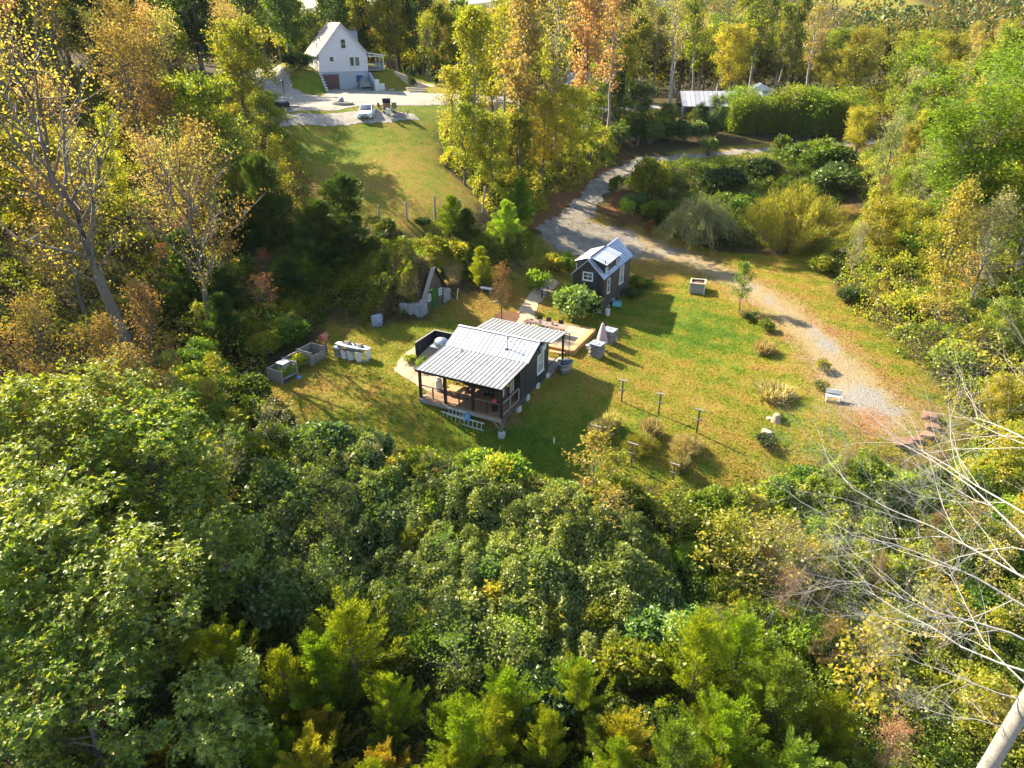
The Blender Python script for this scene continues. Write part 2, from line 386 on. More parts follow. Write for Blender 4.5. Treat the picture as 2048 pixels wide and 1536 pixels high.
M['green_door'] = plain('green_paint', (.015, .12, .022), .45, var=.15)
M['red_brown'] = plain('dark_red_garage_paint', (.10, .045, .045), .55, var=.15)
M['galv'] = plain('galvanised_steel', (.50, .53, .55), .35, .75, var=.18, scale=5)
M['alu'] = plain('aluminium', (.62, .63, .64), .4, .5, var=.1)
M['blue_plastic'] = plain('blue_plastic', (.09, .3, .52), .4, var=.1)
M['teal_plastic'] = plain('teal_plastic', (.12, .42, .42), .45, var=.1)
M['water'] = plain('dark_still_water', (.03, .09, .15), .05, var=.2, bump=0, spec=.9)
M['concrete'] = plain('concrete', (.40, .37, .32), .85, var=.15, scale=4)
M['mossy_plaster'] = plain('flaking_plaster_stone', (.27, .28, .28), .85, var=.3, scale=2.2, c2=(.2, .19, .14), bump=.5, bscale=12)
M['red_rock'] = plain('rusty_brown_rock', (.22, .12, .075), .9, var=.3, scale=2, c2=(.33, .2, .13), bump=.6, bscale=9)
M['grey_rock'] = plain('grey_brown_rock', (.30, .26, .23), .9, var=.35, scale=3, c2=(.12, .10, .09), bump=.6, bscale=12)
M['pale_rock'] = plain('pale_tan_rock', (.42, .36, .28), .9, var=.25, scale=3, bump=.6, bscale=10)
M['slate'] = plain('blue_grey_slate', (.24, .28, .34), .6, var=.25, scale=4)
M['pink_canvas'] = plain('faded_pink_canvas', (.48, .33, .34), .85, var=.12, scale=3)
M['terracotta'] = plain('terracotta', (.38, .13, .07), .7, var=.2)
M['red_wood'] = plain('red_stained_wood', (.33, .09, .05), .6, var=.2)
M['table_wood'] = plain('pinkish_weathered_tabletop', (.36, .22, .17), .6, var=.25, scale=3, stretch=(1, 7, 7))
M['brown_wicker'] = plain('brown_wicker', (.26, .16, .09), .75, var=.2)
M['chair_dark'] = plain('dark_bronze_metal', (.055, .045, .04), .5, .4)
M['cushion'] = plain('cream_cushion', (.55, .49, .40), .85, var=.1)
M['car_white'] = plain('white_car_paint', (.80, .81, .82), .22, var=.02, bump=0, spec=.6)
M['car_trim'] = plain('grey_car_trim', (.16, .17, .18), .4, var=.1, bump=0)
M['tyre'] = plain('black_rubber', (.02, .02, .02), .8, var=.1)
M['tarp'] = plain('grey_green_car_cover', (.26, .29, .26), .75, var=.2, scale=1.5, bump=.3, bscale=5)
M['black'] = plain('matt_black', (.012, .012, .013), .6, var=.2)
M['red'] = plain('red_fabric', (.5, .05, .04), .8)
M['yellow'] = plain('yellow_fabric', (.75, .5, .03), .8)
M['navy'] = plain('navy_fabric', (.04, .06, .18), .8)
M['propane'] = plain('off_white_tank_paint', (.68, .66, .60), .4, var=.08)
M['bark'] = plain('brown_grey_bark', (.14, .115, .09), .9, var=.35, scale=3, stretch=(5, 5, 1), bump=.7, bscale=9, c2=(.08, .065, .05))
M['bark_pale'] = plain('pale_grey_bark', (.33, .29, .245), .9, var=.35, scale=2.2, stretch=(3, 3, 1.5), bump=.9, bscale=14, c2=(.26, .23, .2))
M['bark_dark'] = plain('dark_bark', (.06, .05, .04), .9, var=.3, scale=3, bump=.6, bscale=9)
M['cut_log'] = plain('cut_log_wood', (.40, .28, .18), .85, var=.3, scale=4)
# ================================================================ ground, roads, paths
LAWN = poly([(520,800),(556,752),(600,735),(640,690),(650,640),(720,655),(790,650),(860,640),(880,600),(930,585),(985,585),(1010,560),(1045,535),(1040,510),(1060,485),(1100,450),(1190,420),(1240,455),(1290,445),(1330,462),
             (1440,505),(1560,512),(1640,455),(1690,410),(1725,425),(1650,515),(1665,585),(1735,635),(1795,690),(1865,760),(1920,830),(1925,880),(1860,935),(1720,905),(1560,965),(1400,990),(1250,975),(1080,955),(900,935),(760,905),(690,870),(600,850)])
LAWN2 = poly([(560,440),(575,380),(575,300),(560,262),(500,262),(500,205),(530,130),(600,118),(760,122),(900,125),(1010,150),(960,180),(935,200),(905,215),(880,260),(880,330),(960,400),(945,455),(850,470),(760,465),(660,440)])
LAWN3 = poly([(1190,218),(1230,208),(1360,208),(1360,245),(1260,240)])
LAWN4 = poly([(1330,305),(1560,285),(1720,278),(1720,300),(1560,312),(1400,330)])
FIELDS = []
for px, py, rx, ry in ((1690, 30, 15, 70), (1960, 40, 17, 50)):
    d = ray(px, py); yy = 345.; X0 = d[0] / d[1] * yy; FIELDS.append((X0, yy, rx, ry))
ROAD_P = poly([(1775,838),(1735,800),(1690,745),(1640,690),(1560,615),(1480,565),(1390,522),(1300,496),(1215,485),(1150,478),(1130,455),(1160,418),(1190,382),(1235,345),(1290,322),(1400,312),(1550,299),(1700,288),(1800,280)])
ROAD_W = np.array([1.6,2.0,2.0,1.6,1.5,1.5,1.6,2.4,3.9,3.9,2.3,1.7,1.5,1.4,1.3,1.2,1.2,1.2,1.2])
DRIVE = poly([(500,118),(540,140),(585,178),(640,193),(655,186),(668,168),(728,172),(742,182),(860,188),(940,192),(1060,198),(1340,206),(1340,216),(1100,208),(930,207),(800,211),(660,222),(560,228),(500,232)])
PAD = poly([(500,262),(540,236),(640,229),(770,221),(826,228),(834,240),(770,247),(640,252),(560,256)])
LANEP = poly([(760,128),(800,150),(850,172)]); LANEW = np.array([.8, .9, 1.3])
PATH_P = poly([(1040,655),(1050,630),(1062,605),(1082,582),(1100,566)]); PATH_W = np.array([1.5,.75,.65,.65,.7])
PATIO = poly([(786,742),(800,715),(835,690),(905,668),(935,690),(900,740),(870,800),(835,775)])
MULCH = poly([(972,640),(1005,622),(1040,628),(1030,650),(985,655)])
def lines(lo, hi, d0, a, b, grow=1.13, mid=None):
    L = list(np.arange(a, b + 1e-6, d0)); s = d0; x = a
    while x > lo: s = min(s * grow, 60); x -= s; L.insert(0, x)
    s = d0; x = L[-1]
    while x < hi: s = min(s * grow, 60); x += s; L.append(x)
    return np.array(L)
gx = lines(-1800, 2600, .4, -30, 38); gy = lines(-60, 2600, .4, 29, 112)
GX, GY = np.meshgrid(gx, gy); GZ = hfun(GX, GY)
near = (np.abs(GX) < 60) & (GY < 130)
GZ = GZ + np.where(near, (fnoise(GX, GY, 2.2) - .5) * .10, 0)
def grid_mesh(name, X, Y, Z, m, attrs={}, keep=None):
    ny, nx = X.shape; idx = np.arange(nx * ny).reshape(ny, nx)
    f = np.stack([idx[:-1, :-1], idx[:-1, 1:], idx[1:, 1:], idx[1:, :-1]], -1).reshape(-1, 4)
    if keep is not None: f = f[keep[:-1, :-1].ravel()]
    used = np.unique(f); remap = np.full(nx * ny, -1); remap[used] = np.arange(len(used)); f = remap[f]
    V = np.stack([X.ravel(), Y.ravel(), Z.ravel()], -1)[used]
    me = bpy.data.meshes.new(name); me.vertices.add(len(V)); me.vertices.foreach_set('co', V.astype(np.float32).ravel())
    me.loops.add(f.size); me.loops.foreach_set('vertex_index', f.ravel().astype(np.int32))
    me.polygons.add(len(f)); me.polygons.foreach_set('loop_start', np.arange(0, f.size, 4, dtype=np.int32))
    me.update(calc_edges=True); me.polygons.foreach_set('use_smooth', np.ones(len(f), bool))
    for k, v in attrs.items():
        a = me.attributes.new(k, 'FLOAT', 'POINT'); a.data.foreach_set('value', v.ravel()[used].astype(np.float32))
    me.materials.append(m); o = bpy.data.objects.new(name, me); link(o); return o
lawn = np.maximum.reduce([sdf(P, GX, GY) for P in (LAWN, LAWN2, LAWN3, LAWN4)])
for X0, Y0, rx, ry in FIELDS: lawn = np.maximum(lawn, (1 - np.hypot((GX - X0) / rx, (GY - Y0) / ry)) * 12)
rd = road_sdf(ROAD_P, ROAD_W, GX, GY)
soilP = poly([(1690,822),(1745,815),(1790,835),(1780,880),(1720,895),(1690,860)])
soil = np.maximum.reduce([sdf(soilP, GX, GY) * .5, road_sdf(poly([(1550,600),(1640,650),(1700,700),(1800,770),(1850,830)]), np.array([.2,.5,.6,.7,.5]), GX, GY) * .5 - .2,
                          road_sdf(poly([(930,800),(1010,830),(1020,800)]), np.array([.8,1.2,1.]), GX, GY) * .5])
litter = np.maximum.reduce([road_sdf(poly([(1075,455),(1110,400),(1160,370),(1230,335)]), np.array([1.2,2.2,2.2,1.5]), GX, GY) * .6,
                            road_sdf(poly([(1230,420),(1270,440),(1235,390)]), np.array([1.8,1.2,1.2]), GX, GY) * .6,
                            road_sdf(poly([(570,420),(600,380),(590,330)]), np.array([2.5,2,1.]), GX, GY) * .35,
                            sdf(poly([(1690,400),(1730,420),(1690,450),(1650,460)]), GX, GY) * .4])
# dryness: straw-coloured in the sun-baked strips beside the lane, greener round the cabin and in the upper lawn
def dryness(X, Y):
    r_ = road_sdf(ROAD_P, ROAD_W, X, Y)
    q = .5 + .28 * np.exp(-np.clip(-r_, 0, 50) / 1.6) + np.where(inside(LAWN2, X, Y), -.10 + .22 * sstep(80, 66, Y), 0)
    for px, py, rx, ry, k in ((1030, 880, 9, 5, -.30), (1400, 640, 7, 5, -.22), (1350, 800, 6, 5, .12), (950, 610, 7, 4, .22), (1600, 800, 4, 4, -.15), (700, 800, 5, 3, .12)):
        g = G(px, py); q = q + k * np.exp(-(((X - g[0]) / rx) ** 2 + ((Y - g[1]) / ry) ** 2))
    return q + np.sin((X * .55 + Y * .83) * 2 * math.pi / 2.3) * np.where(inside(LAWN, X, Y) & (X > 5), .12, .0)
dry = dryness(GX, GY)
grv = np.full(GX.shape, -9.)
for px, py, rx, ry, k in ((1725, 795, 1.7, 1.8, .95), (1762, 822, 2.0, 1.0, .8), (1655, 690, 1.0, 1.8, .75), (1630, 665, .7, 1.4, .62), (1540, 600, .7, 1.6, .55), (1500, 575, .8, 1.3, .5), (1335, 503, 2.6, 1.2, .62)):
    g = G(px, py); grv = np.maximum(grv, k * np.exp(-(((GX - g[0]) / rx) ** 2 + ((GY - g[1]) / ry) ** 2)) * 1.1)
ground = grid_mesh('ground', GX, GY, GZ, M['ground'], {'lawn': np.clip(.5 + lawn / 3.2, 0, 1), 'dry': dry, 'soil': np.clip(.42 + soil / 2, 0, 1), 'litter': np.clip(.42 + litter / 2, 0, 1), 'worn': np.clip(.47 + rd / 4.2, 0, 1) * inside(LAWN, GX, GY), 'gravel': np.clip(grv, 0, 1)})
tag(ground, kind='structure')
def patch(name, fn, P, pad, res, m, lift, rough=.5, nscale=1.0):
    x0, y0 = P.min(0) - pad; x1, y1 = P.max(0) + pad
    X, Y = np.meshgrid(np.arange(x0, x1, res), np.arange(y0, y1, res))
    s = fn(X, Y) + (fnoise(X, Y, nscale) - .5) * rough * 2
    Z = hfun(X, Y) + (fnoise(X, Y, 2.2) - .5) * .10 * ((np.abs(X) < 60) & (Y < 130)) + lift
    o = grid_mesh(name, X, Y, Z, m, {}, s > 0); tag(o, kind='structure'); return o
# the lane is half grown over, so its gravel shows in patches towards its near end
def lane(X, Y):
    s = road_sdf(ROAD_P, ROAD_W, X, Y)
    g = G(1480, 565); far = sstep(g[1] - 3, g[1] + 4, Y)
    bare = np.maximum.reduce([3.0 * np.exp(-(((X - G(px, py)[0]) / rx) ** 2 + ((Y - G(px, py)[1]) / ry) ** 2)) for px, py, rx, ry in ((1740, 800, 2.6, 2.4), (1655, 690, 1.1, 2.2), (1540, 600, .8, 1.6))])
    g2 = G(1285, 500); return np.where(far > .0, s - .25 - 3 * (1 - far) - 4 * sstep(g2[0] - 1.5, g2[0] + 2.5, X) * (Y < g2[1] + 4), -9)
patch('gravel_lane', lane, ROAD_P, 5, .16, M['gravel'], .035, .8, 1.1)
patch('driveway', lambda X, Y: sdf(DRIVE, X, Y), DRIVE, 1, .3, M['drive'], .03, .3, 2)
patch('parking_pad', lambda X, Y: sdf(PAD, X, Y), PAD, 1, .25, M['drive'], .035, .25)
patch('garden_path', lambda X, Y: road_sdf(LANEP, LANEW, X, Y), LANEP, 3, .25, M['path'], .04, .2)
patch('gravel_path', lambda X, Y: road_sdf(PATH_P, PATH_W, X, Y), PATH_P, 2, .12, M['path'], .04, .12)
patch('gravel_patio', lambda X, Y: sdf(PATIO, X, Y), PATIO, 1, .12, M['path'], .045, .08)
patch('mulch_bed', lambda X, Y: sdf(MULCH, X, Y), MULCH, 1, .12, M['mulch'], .06, .3)
YAW = R(-26.85); U = Vector((math.cos(YAW), math.sin(YAW), 0)); Wd = Vector((-math.sin(YAW), math.cos(YAW), 0))

def boards(n, x0, x1, fn, name, m, parent, gap=.012, group=False):
    """n upright boards from x0 to x1; fn(xa, xb) gives the MB of one board"""
    for i in range(n):
        a = x0 + (x1 - x0) * i / n + gap / 2; b = x0 + (x1 - x0) * (i + 1) / n - gap / 2
        fn(a, b).build(name, m, parent)
def rib_panel_mesh(name, wd, length, m, rib=.035, drop=0):
    """one roof sheet lying from y = 0 to y = length with a raised seam at its left edge"""
    b = MB(); b.box((wd / 2 + .012, length / 2, 0), (wd - .026, length, .018)); b.box((.03, length / 2, .009 + rib / 2), (.028, length, rib))
    return b.mesh(name, m)
def metal_roof(parent, x0, x1, p0, p1, n, m, name='roof_panel'):
    """n sheets between the low edge p0 = (y, z) and the high edge p1"""
    L = math.hypot(p1[0] - p0[0], p1[1] - p0[1]); ang = math.atan2(p1[1] - p0[1], p1[0] - p0[0]); wd = (x1 - x0) / n
    me = rib_panel_mesh(name, wd, L, m)
    f = 1 if p1[0] > p0[0] else -1; a_ = math.atan2(p1[1] - p0[1], abs(p1[0] - p0[0]))
    for i in range(n): inst(name, me, parent, (x0 + (i + (f < 0)) * wd, p0[0], p0[1]), (a_, 0, 0 if f > 0 else math.pi))
    ny, nz = math.sin(a_) * .022 * f, -math.cos(a_) * .022; e = .01 * f
    MB().beam(((x0 + x1) / 2, p0[0] + ny + e, p0[1] + nz), ((x0 + x1) / 2, p1[0] + ny - e, p1[1] + nz), x1 - x0 - .01, .02).build('roof_underlay', M['black_metal'], parent)
def window(parent, c, wd, ht, nrm, frame=M['white'], pane=M['glass'], cols=2, rows=2, fw=.07, sill=True):
    """framed window centred at c on a wall facing nrm (a local unit vector in x / y); pane and frame are sub-parts"""
    nrm = Vector(nrm); t = Vector((-nrm.y, nrm.x, 0)); c = Vector(c)
    Mx = Matrix(((t.x, nrm.x, 0), (t.y, nrm.y, 0), (0, 0, 1)))
    a = MB()
    for s in (-1, 1):
        a.box(c + t * s * (wd / 2) + nrm * .03, (fw, .07, ht + fw), M=Mx)
        a.box(c + Vector((0, 0, s * (ht / 2))) + nrm * .032, (wd - fw, .07, fw), M=Mx)
    if sill: a.box(c + Vector((0, 0, -ht / 2 - fw * .6)) + nrm * .06, (wd + fw * 1.8, .1, .03), M=Mx)
    o = a.build('window', frame, parent)
    b = MB()
    for i in range(1, cols): b.box(c + t * (wd * (i / cols - .5)) + nrm * .03, (.035, .045, ht - fw), M=Mx)
    for j in range(1, rows): b.box(c + Vector((0, 0, ht * (j / rows - .5))) + nrm * .031, (wd - fw, .043, .035), M=Mx)
    if b.v: b.build('muntin', frame, o)
    MB().box(c + nrm * .006, (wd - fw * .6, .01, ht - fw * .6), M=Mx).build('pane', pane, o)
    return o

# ================================================================ the cabin with the two porches
S1 = .95; O1 = Vector((-6.49, 42.97, -23.35)) * S1; O1 = Vector((O1[0], O1[1], O1[2] + ZC))
L = 6.17; yJ, hJ = 3.62, 2.34; yR, hR = 5.43, 3.14; yB, hB = 7.13, 2.37; yP, hP = 9.6, 2.21; hE = 2.14; yS = 2.66
cab = thing('porch_cabin', 'small dark board cabin with ribbed grey metal roof and railed porch on posts', 'cabin', O1, YAW)
def L1(x, y, z=0): return O1 + U * x + Wd * y + Vector((0, 0, z))
# floor and walls
MB().box((L / 2, (yJ + yB) / 2, -.12), (L - .04, yB - yJ - .02, .2)).build('floor_frame', M['brown_board'], cab)
prof = [(yJ, 0), (yB, 0), (yB, hB - .06), (yR, hR - .06), (yJ, hJ - .06)]
wl = MB()
wl.prism([(yJ + .1, -.05), (yB - .1, -.05), (yB - .1, hB - .1), (yR, hR - .13), (yJ + .1, hJ - .12)], .06, .14, axis=0)
wl.prism([(yJ + .1, -.05), (yB - .1, -.05), (yB - .1, hB - .1), (yR, hR - .13), (yJ + .1, hJ - .12)], L - .14, L - .06, axis=0)
wl.box((L / 2, yJ + .1, 1.1), (L - .3, .08, 2.2)); wl.box((L / 2, yB - .1, 1.1), (L - .3, .08, 2.3))
wl.build('wall', M['dark_board'], cab)
def zt(y): return hJ + (hR - hJ) * (y - yJ) / (yR - yJ) if y < yR else hR + (hB - hR) * (y - yR) / (yB - yR)
def sidebd(xf):
    def fn(a, b):
        return MB().prism([(a, -.12), (b, -.12), (b, zt(b) - .07), (a, zt(a) - .07)], xf - .02, xf + .015 + .008 * random.random(), axis=0)
    return fn
random.seed(11)
boards(12, yJ, yB, sidebd(L - .03), 'board', M['dark_board'], cab)
boards(12, yJ, yB, sidebd(.03), 'board', M['dark_board'], cab)
boards(20, 0, L, lambda a, b: MB().box(((a + b) / 2, yJ + .03, 1.13), (b - a, .03 + .01 * random.random(), 2.3)), 'board', M['brown_board'], cab)
boards(20, 0, L, lambda a, b: MB().box(((a + b) / 2, yB - .03, 1.13), (b - a, .03 + .01 * random.random(), 2.3)), 'board', M['brown_board'], cab)
# the windbreak wall beside the porch
boards(4, yS, yJ, lambda a, b: MB().prism([(a, -.5), (b, -.5), (b, hE + (hJ - hE) * b / yJ - .06), (a, hE + (hJ - hE) * a / yJ - .06)], L - .06, L - .02, axis=0), 'board', M['dark_board'], cab)
# roofs
metal_roof(cab, -.06, L + .06, (-.12, hE - .005), (yJ + .02, hJ), 21, M['roof_aged_dim'])
metal_roof(cab, -.04, L + .08, (yJ - .08, hJ + .03), (yR, hR), 19, M['roof_metal'])
metal_roof(cab, .3, L + .25, (yP + .15, hP), (yB - .05, hB + .02), 19, M['roof_aged_dim'])  # back roof: greyer metal paints in the weaker light at its angle
bk = MB(); LL = math.hypot(yB - yR, hR - hB)
bk.prism([(yR, hR - .02), (yB, hB - .02), (yB, hB + .01), (yR, hR + .01)], -.04, L + .08, axis=0); bk.build('rear_roof_slope', M['roof_metal'], cab)
MB().beam((-.05, yR, hR + .045), (L + .09, yR, hR + .045), .2, .03).build('ridge_cap', M['roof_metal'], cab)
MB().beam((L + .1, yJ - .08, hJ + .02), (L + .1, yR, hR), .05, .09).build('rake_trim', M['offwhite'], cab)
MB().beam((L + .1, yR, hR), (L + .1, yB, hB), .05, .09).build('rake_trim', M['black_metal'], cab)
MB().beam((-.08, -.14, hE - .07), (L + .08, -.14, hE - .07), .06, .13).build('gutter', M['black_metal'], cab)
MB().beam((.3, yP + .2, hP - .05), (L + .55, yP + .2, hP - .05), .09, .08).build('gutter', M['alu'], cab)
MB().beam((0, .1, hE - .14), (L, .1, hE - .14), .1, .14).build('porch_beam', M['black_wood'], cab)
for x in (.05, L - .05): MB().beam((x, .1, hE - .12), (x, yJ, hJ - .12), .06, .12).build('rafter', M['black_wood'], cab)
MB().beam((.4, yP - .05, hP - .12), (L + .15, yP - .05, hP - .12), .1, .14).build('porch_beam', M['black_wood'], cab)
# front deck
nb = 44
dk = MB()
for i in range(nb):
    a = .06 + (L - .12) * i / nb; dk.box((a + (L / nb) / 2, yJ / 2, -.015 + .004 * random.random()), ((L / nb) - .012, yJ, .03))
tag(dk.build('deck_board', M['deck'], cab), kind='stuff')
MB().beam((-.0, -.02, -.17), (L, -.02, -.17), .05, .26).build('rim_joist', M['grey_wood'], cab)
for x in (.0, L): MB().beam((x, 0, -.17), (x, yJ, -.17), .05, .26).build('rim_joist', M['brown_board'], cab)
MB().beam((0, 1.8, -.2), (L, 1.8, -.2), .06, .22).build('floor_beam', M['brown_board'], cab)
for i, x in enumerate((.09, 2.0, 4.05, L - .07)):
    MB().box((x, .12, hE / 2 - .05), (.16, .16, hE - .12)).build('post', M['black_wood'], cab)
px_ = (.09, 2.0, 4.05, L - .07)
for i in range(3):
    a, b = px_[i] + .08, px_[i + 1] - .08
    for z, hgt in ((.93, .05), (.1, .05)): MB().beam((a, .12, z), (b, .12, z), .08, hgt).build('rail', M['post_wood'], cab)
    MB().box(((a + b) / 2, .12, .5), (.07, .07, .8)).build('baluster', M['black_wood'], cab)
for z in (.93, .1): MB().beam((L - .07, .2, z), (L - .07, yS - .05, z), .08, .05).build('rail', M['grey_wood'], cab)
for y in (1.35, yS - .06): MB().box((L - .07, y, .5), (.07, .07, .84)).build('baluster', M['grey_wood'], cab)
for z in (.93,): MB().beam((.09, 1.6, z), (.09, yJ - .1, z), .08, .05).build('rail', M['black_wood'], cab)
# posts and round footings under the deck
for x, y in ((L - .07, .12), (L - .07, 2.5), (3.3, .3), (L - .1, yJ + .2), (L - .1, 5.4), (L - .1, yB - .1), (.2, .3), (L - .1, yP - .1), (.6, yP - .1)):
    p = L1(x, y); gz = h1(p.x, p.y) - O1.z
    if gz < -.35: MB().box((x, y, (gz - .3) / 2), (.14, .14, -gz - .3)).build('pier', M['post_wood'], cab)
    MB().lathe((x, y, gz - .15), [(.24, 0), (.24, .42), (.19, .47), (.02, .47)], 12).build('footing', M['concrete'], cab)
for a, b in (((L - .07, .75, -.3), (L - .07, .14, -1.0)), ((L - .75, .12, -.3), (L - .1, .12, -1.0)), ((L - .07, 1.9, -.28), (L - .07, 2.45, -.55)), ((L - .7, 2.5, -.25), (L - .1, 2.5, -.55))):
    MB().beam(a, b, .06).build('brace', M['grey_wood'], cab)
# back porch floor
bp = MB()
for i in range(16):
    a = yB + .05 + (yP - yB) * i / 16; bp.box((L / 2 + .1, a + .075, -.03 + .004 * random.random()), (L - .1, .14, .03))
tag(bp.build('deck_board', M['grey_wood'], cab), kind='stuff')
MB().beam((.1, yP, -.13), (L + .2, yP, -.13), .05, .2).build('rim_joist', M['grey_wood'], cab)
MB().beam((L + .1, yB, -.13), (L + .1, yP, -.13), .05, .2).build('rim_joist', M['grey_wood'], cab)
for x in (.5, L + .08): MB().box((x, yP - .08, hP / 2 - .1), (.13, .13, hP)).build('post', M['black_wood'], cab)
MB().beam((L + .02, yB, .62), (L + .02, yP, .62), .05, .05).build('rail', M['black_wood'], cab)
w1_ = window(cab, (L - .015, 5.75, 1.45), .95, 1.35, (1, 0, 0), pane=M['glass_curtain'], cols=1, rows=2)
MB().box((L + .1, 5.95, 2.52), (.2, .62, .38)).box((L + .21, 5.95, 2.5), (.03, .5, .2)).build('wall_heater_box', M['alu'], cab, bevel=.02)
MB().box((2.4, yJ - .0, 1.0), (.9, .05, 2.0)).build('door', M['green_door'], cab)
window(cab, (4.4, yJ - .01, 1.35), .8, 1.0, (0, -1, 0), sill=False)
# flue, its stays and the saddle box on the roof
fx, fy = 4.35, 4.35; fz = zt(fy)
fl = MB().tube([(fx, fy, fz - .05), (fx, fy, fz + .92)], .055, 10).build('flue_pipe', M['galv'], cab)
MB().lathe((fx, fy, fz + .9), [(.09, 0), (.09, .06), (.02, .12)], 10).build('flue_cap', M['galv'], fl)
MB().box((fx, fy - .05, fz + .04), (.24, .24, .04)).build('flashing', M['black_metal'], fl)
for dx in (.9, 1.25):
    MB().tube([(fx, fy, fz + .8), (fx + dx, fy + .12, zt(fy + .12) + (.62 if dx > 1 else .05))], .014, 5).build('stay', M['black_metal'], cab)
MB().tube([(fx + 1.25, fy + .1, zt(fy) + .04), (fx + 1.25, fy + .1, zt(fy) + .62)], .014, 5).build('stay', M['black_metal'], cab)
MB().tube([(fx, fy, fz + .62), (fx + 1.25, fy + .1, zt(fy) + .56)], .012, 5).build('stay', M['black_metal'], cab)
MB().lathe((1.35, yJ - .3, hJ), [(.13, 0), (.12, .05), (.05, .1), (.05, .22), (.07, .24), (.01, .26)], 10).build('roof_vent', M['offwhite'], cab)
# rain chain of small cups at the back corner
rc = thing('rain_chain', 'black rain chain of little cups hanging from the gutter above the tub', 'rain chain', L1(L + .45, yP + .2, 0), YAW)
for i in range(14):
    MB().lathe((0, 0, hP - .18 - i * .14), [(.02, -.045), (.05, .03), (.05, .035)], 8).build('cup', M['black_metal'], rc)
MB().tube([(0, 0, hP - .08), (0, 0, hP - 2.1)], .008, 4).build('chain', M['black_metal'], rc)

# ---- things on and round the cabin
fen = thing('privacy_fence', 'tall dark board privacy fence turning a corner beside the cabin', 'fence', L1(-2.95, 4.15, 0), YAW)
FB = h1(*L1(-2.9, 4.2)[:2]) - O1.z
for i in range(15):
    a = .0 + 2.55 * i / 15; p = L1(-2.95, 4.15 + a); gz = h1(p.x, p.y) - O1.z - .05
    MB().box((0, a + .085, (1.72 + gz) / 2), (.03 + .01 * random.random(), .16, 1.72 - gz)).build('board', M['dark_board'], fen)
for i in range(17):
    a = .03 + 2.9 * i / 17; p = L1(-2.95 + a, 6.7); gz = h1(p.x, p.y) - O1.z - .05
    MB().box((a + .085, 2.58, (1.72 + gz) / 2), (.16, .03 + .01 * random.random(), 1.72 - gz)).build('board', M['dark_board'], fen)
MB().beam((0, -.03, 1.75), (0, 2.62, 1.75), .12, .045).build('top_rail', M['grey_wood'], fen)
MB().beam((.07, 2.58, 1.75), (2.95, 2.58, 1.75), .12, .045).build('top_rail', M['grey_wood'], fen)
for p in ((.06, -.02), (.07, 2.5), (1.5, 2.5)): MB().box((p[0], p[1], .4), (.1, .1, 2.6)).build('post', M['black_wood'], fen)
gr = thing('covered_grill', 'domed grey outdoor oven behind the dark privacy fence', 'oven', L1(-1.35, 5.15, -.45 + .45), YAW)
gz = h1(*gr.location[:2]) - gr.location.z
MB().box((0, 0, gz + .4), (1.3, .85, .8)).build('stand', M['grey_rock'], gr)
MB().box((0, 0, gz + .83), (1.5, 1.0, .06)).build('counter', M['slate'], gr)
MB().lathe((0, 0, gz + .86), [(.62, 0), (.62, .22), (.54, .42), (.36, .57), (.15, .64), (.01, .65)], 20, sy=.75).build('dome', M['galv'], gr)
pt = thing('propane_tank', 'white propane cylinder standing on gravel beside the porch', 'gas bottle', G(878, 782), .3)
MB().lathe((0, 0, 0), [(.17, 0), (.17, .05), (.20, .08), (.235, .14), (.24, .2), (.24, .75), (.23, .82), (.19, .9), (.1, .95), (.03, .97)], 18).build('tank', M['propane'], pt)
MB().lathe((0, 0, .93), [(.15, 0), (.15, .16)], 14).build('collar', M['propane'], pt)
MB().tube([(0, 0, .95), (0, 0, 1.08)], .03, 8).build('valve', M['galv'], pt)
# tub
tp = G(1131, 742)
tub = thing('stock_tank', 'oval galvanised stock tank full of water below the rain chain', 'water tank', (tp.x, tp.y, h1(tp.x, tp.y)), YAW + R(80))
MB().lathe((0, 0, 0), [(.62, 0), (.64, .03), (.65, .3), (.66, .32), (.65, .34), (.67, .68), (.70, .70), (.66, .72), (.64, .70), (.62, .55), (.60, .1)], 28, sy=.62).build('shell', M['galv'], tub)
MB().lathe((0, 0, .6), [(.62, 0), (.01, .002)], 28, sy=.61).build('water', M['water'], tub)
MB().beam((-.02, -.4, .71), (.02, .4, .71), .16, .03).build('lid_board', M['black_wood'], tub)
MB().tube([(-.8, -.3, .3), (-.95, -.1, .32), (-.98, .2, .33), (-.9, .35, .3)], .02, 6).build('hose', M['black_metal'], tub)
# ladders against the porch front
def ladder(name, label, ln, wd, n, m, loc, rz, tilt, roll=0):
    t = thing(name, label, 'ladder', loc, rz, rx=tilt, ry=roll)
    for s in (0, wd): MB().box((ln / 2, 0, s), (ln, .035, .08)).build('side_rail', m, t)
    for i in range(n): MB().box((.2 + (ln - .4) * i / (n - 1), 0, wd / 2), (.045, .03, wd - .05)).build('rung', m, t)
    return t
ladder('extension_ladder', 'long aluminium extension ladder hung sideways on the porch front', 3.25, .48, 10, M['alu'], L1(1.75, -.22, -.98), YAW, R(-9), R(1.5))
lt = ladder('step_ladder', 'shorter aluminium ladder with blue top hanging above the long ladder', 1.5, .5, 5, M['alu'], L1(2.15, -.14, -.6), YAW, R(-4), R(2))
MB().box((1.62, -.02, .22), (.36, .09, .5)).build('top_cap', M['blue_plastic'], lt)
MB().lathe((1.62, -.075, .24), [(.09, 0), (.01, .01)], 14).build('round_badge', M['white'], lt)
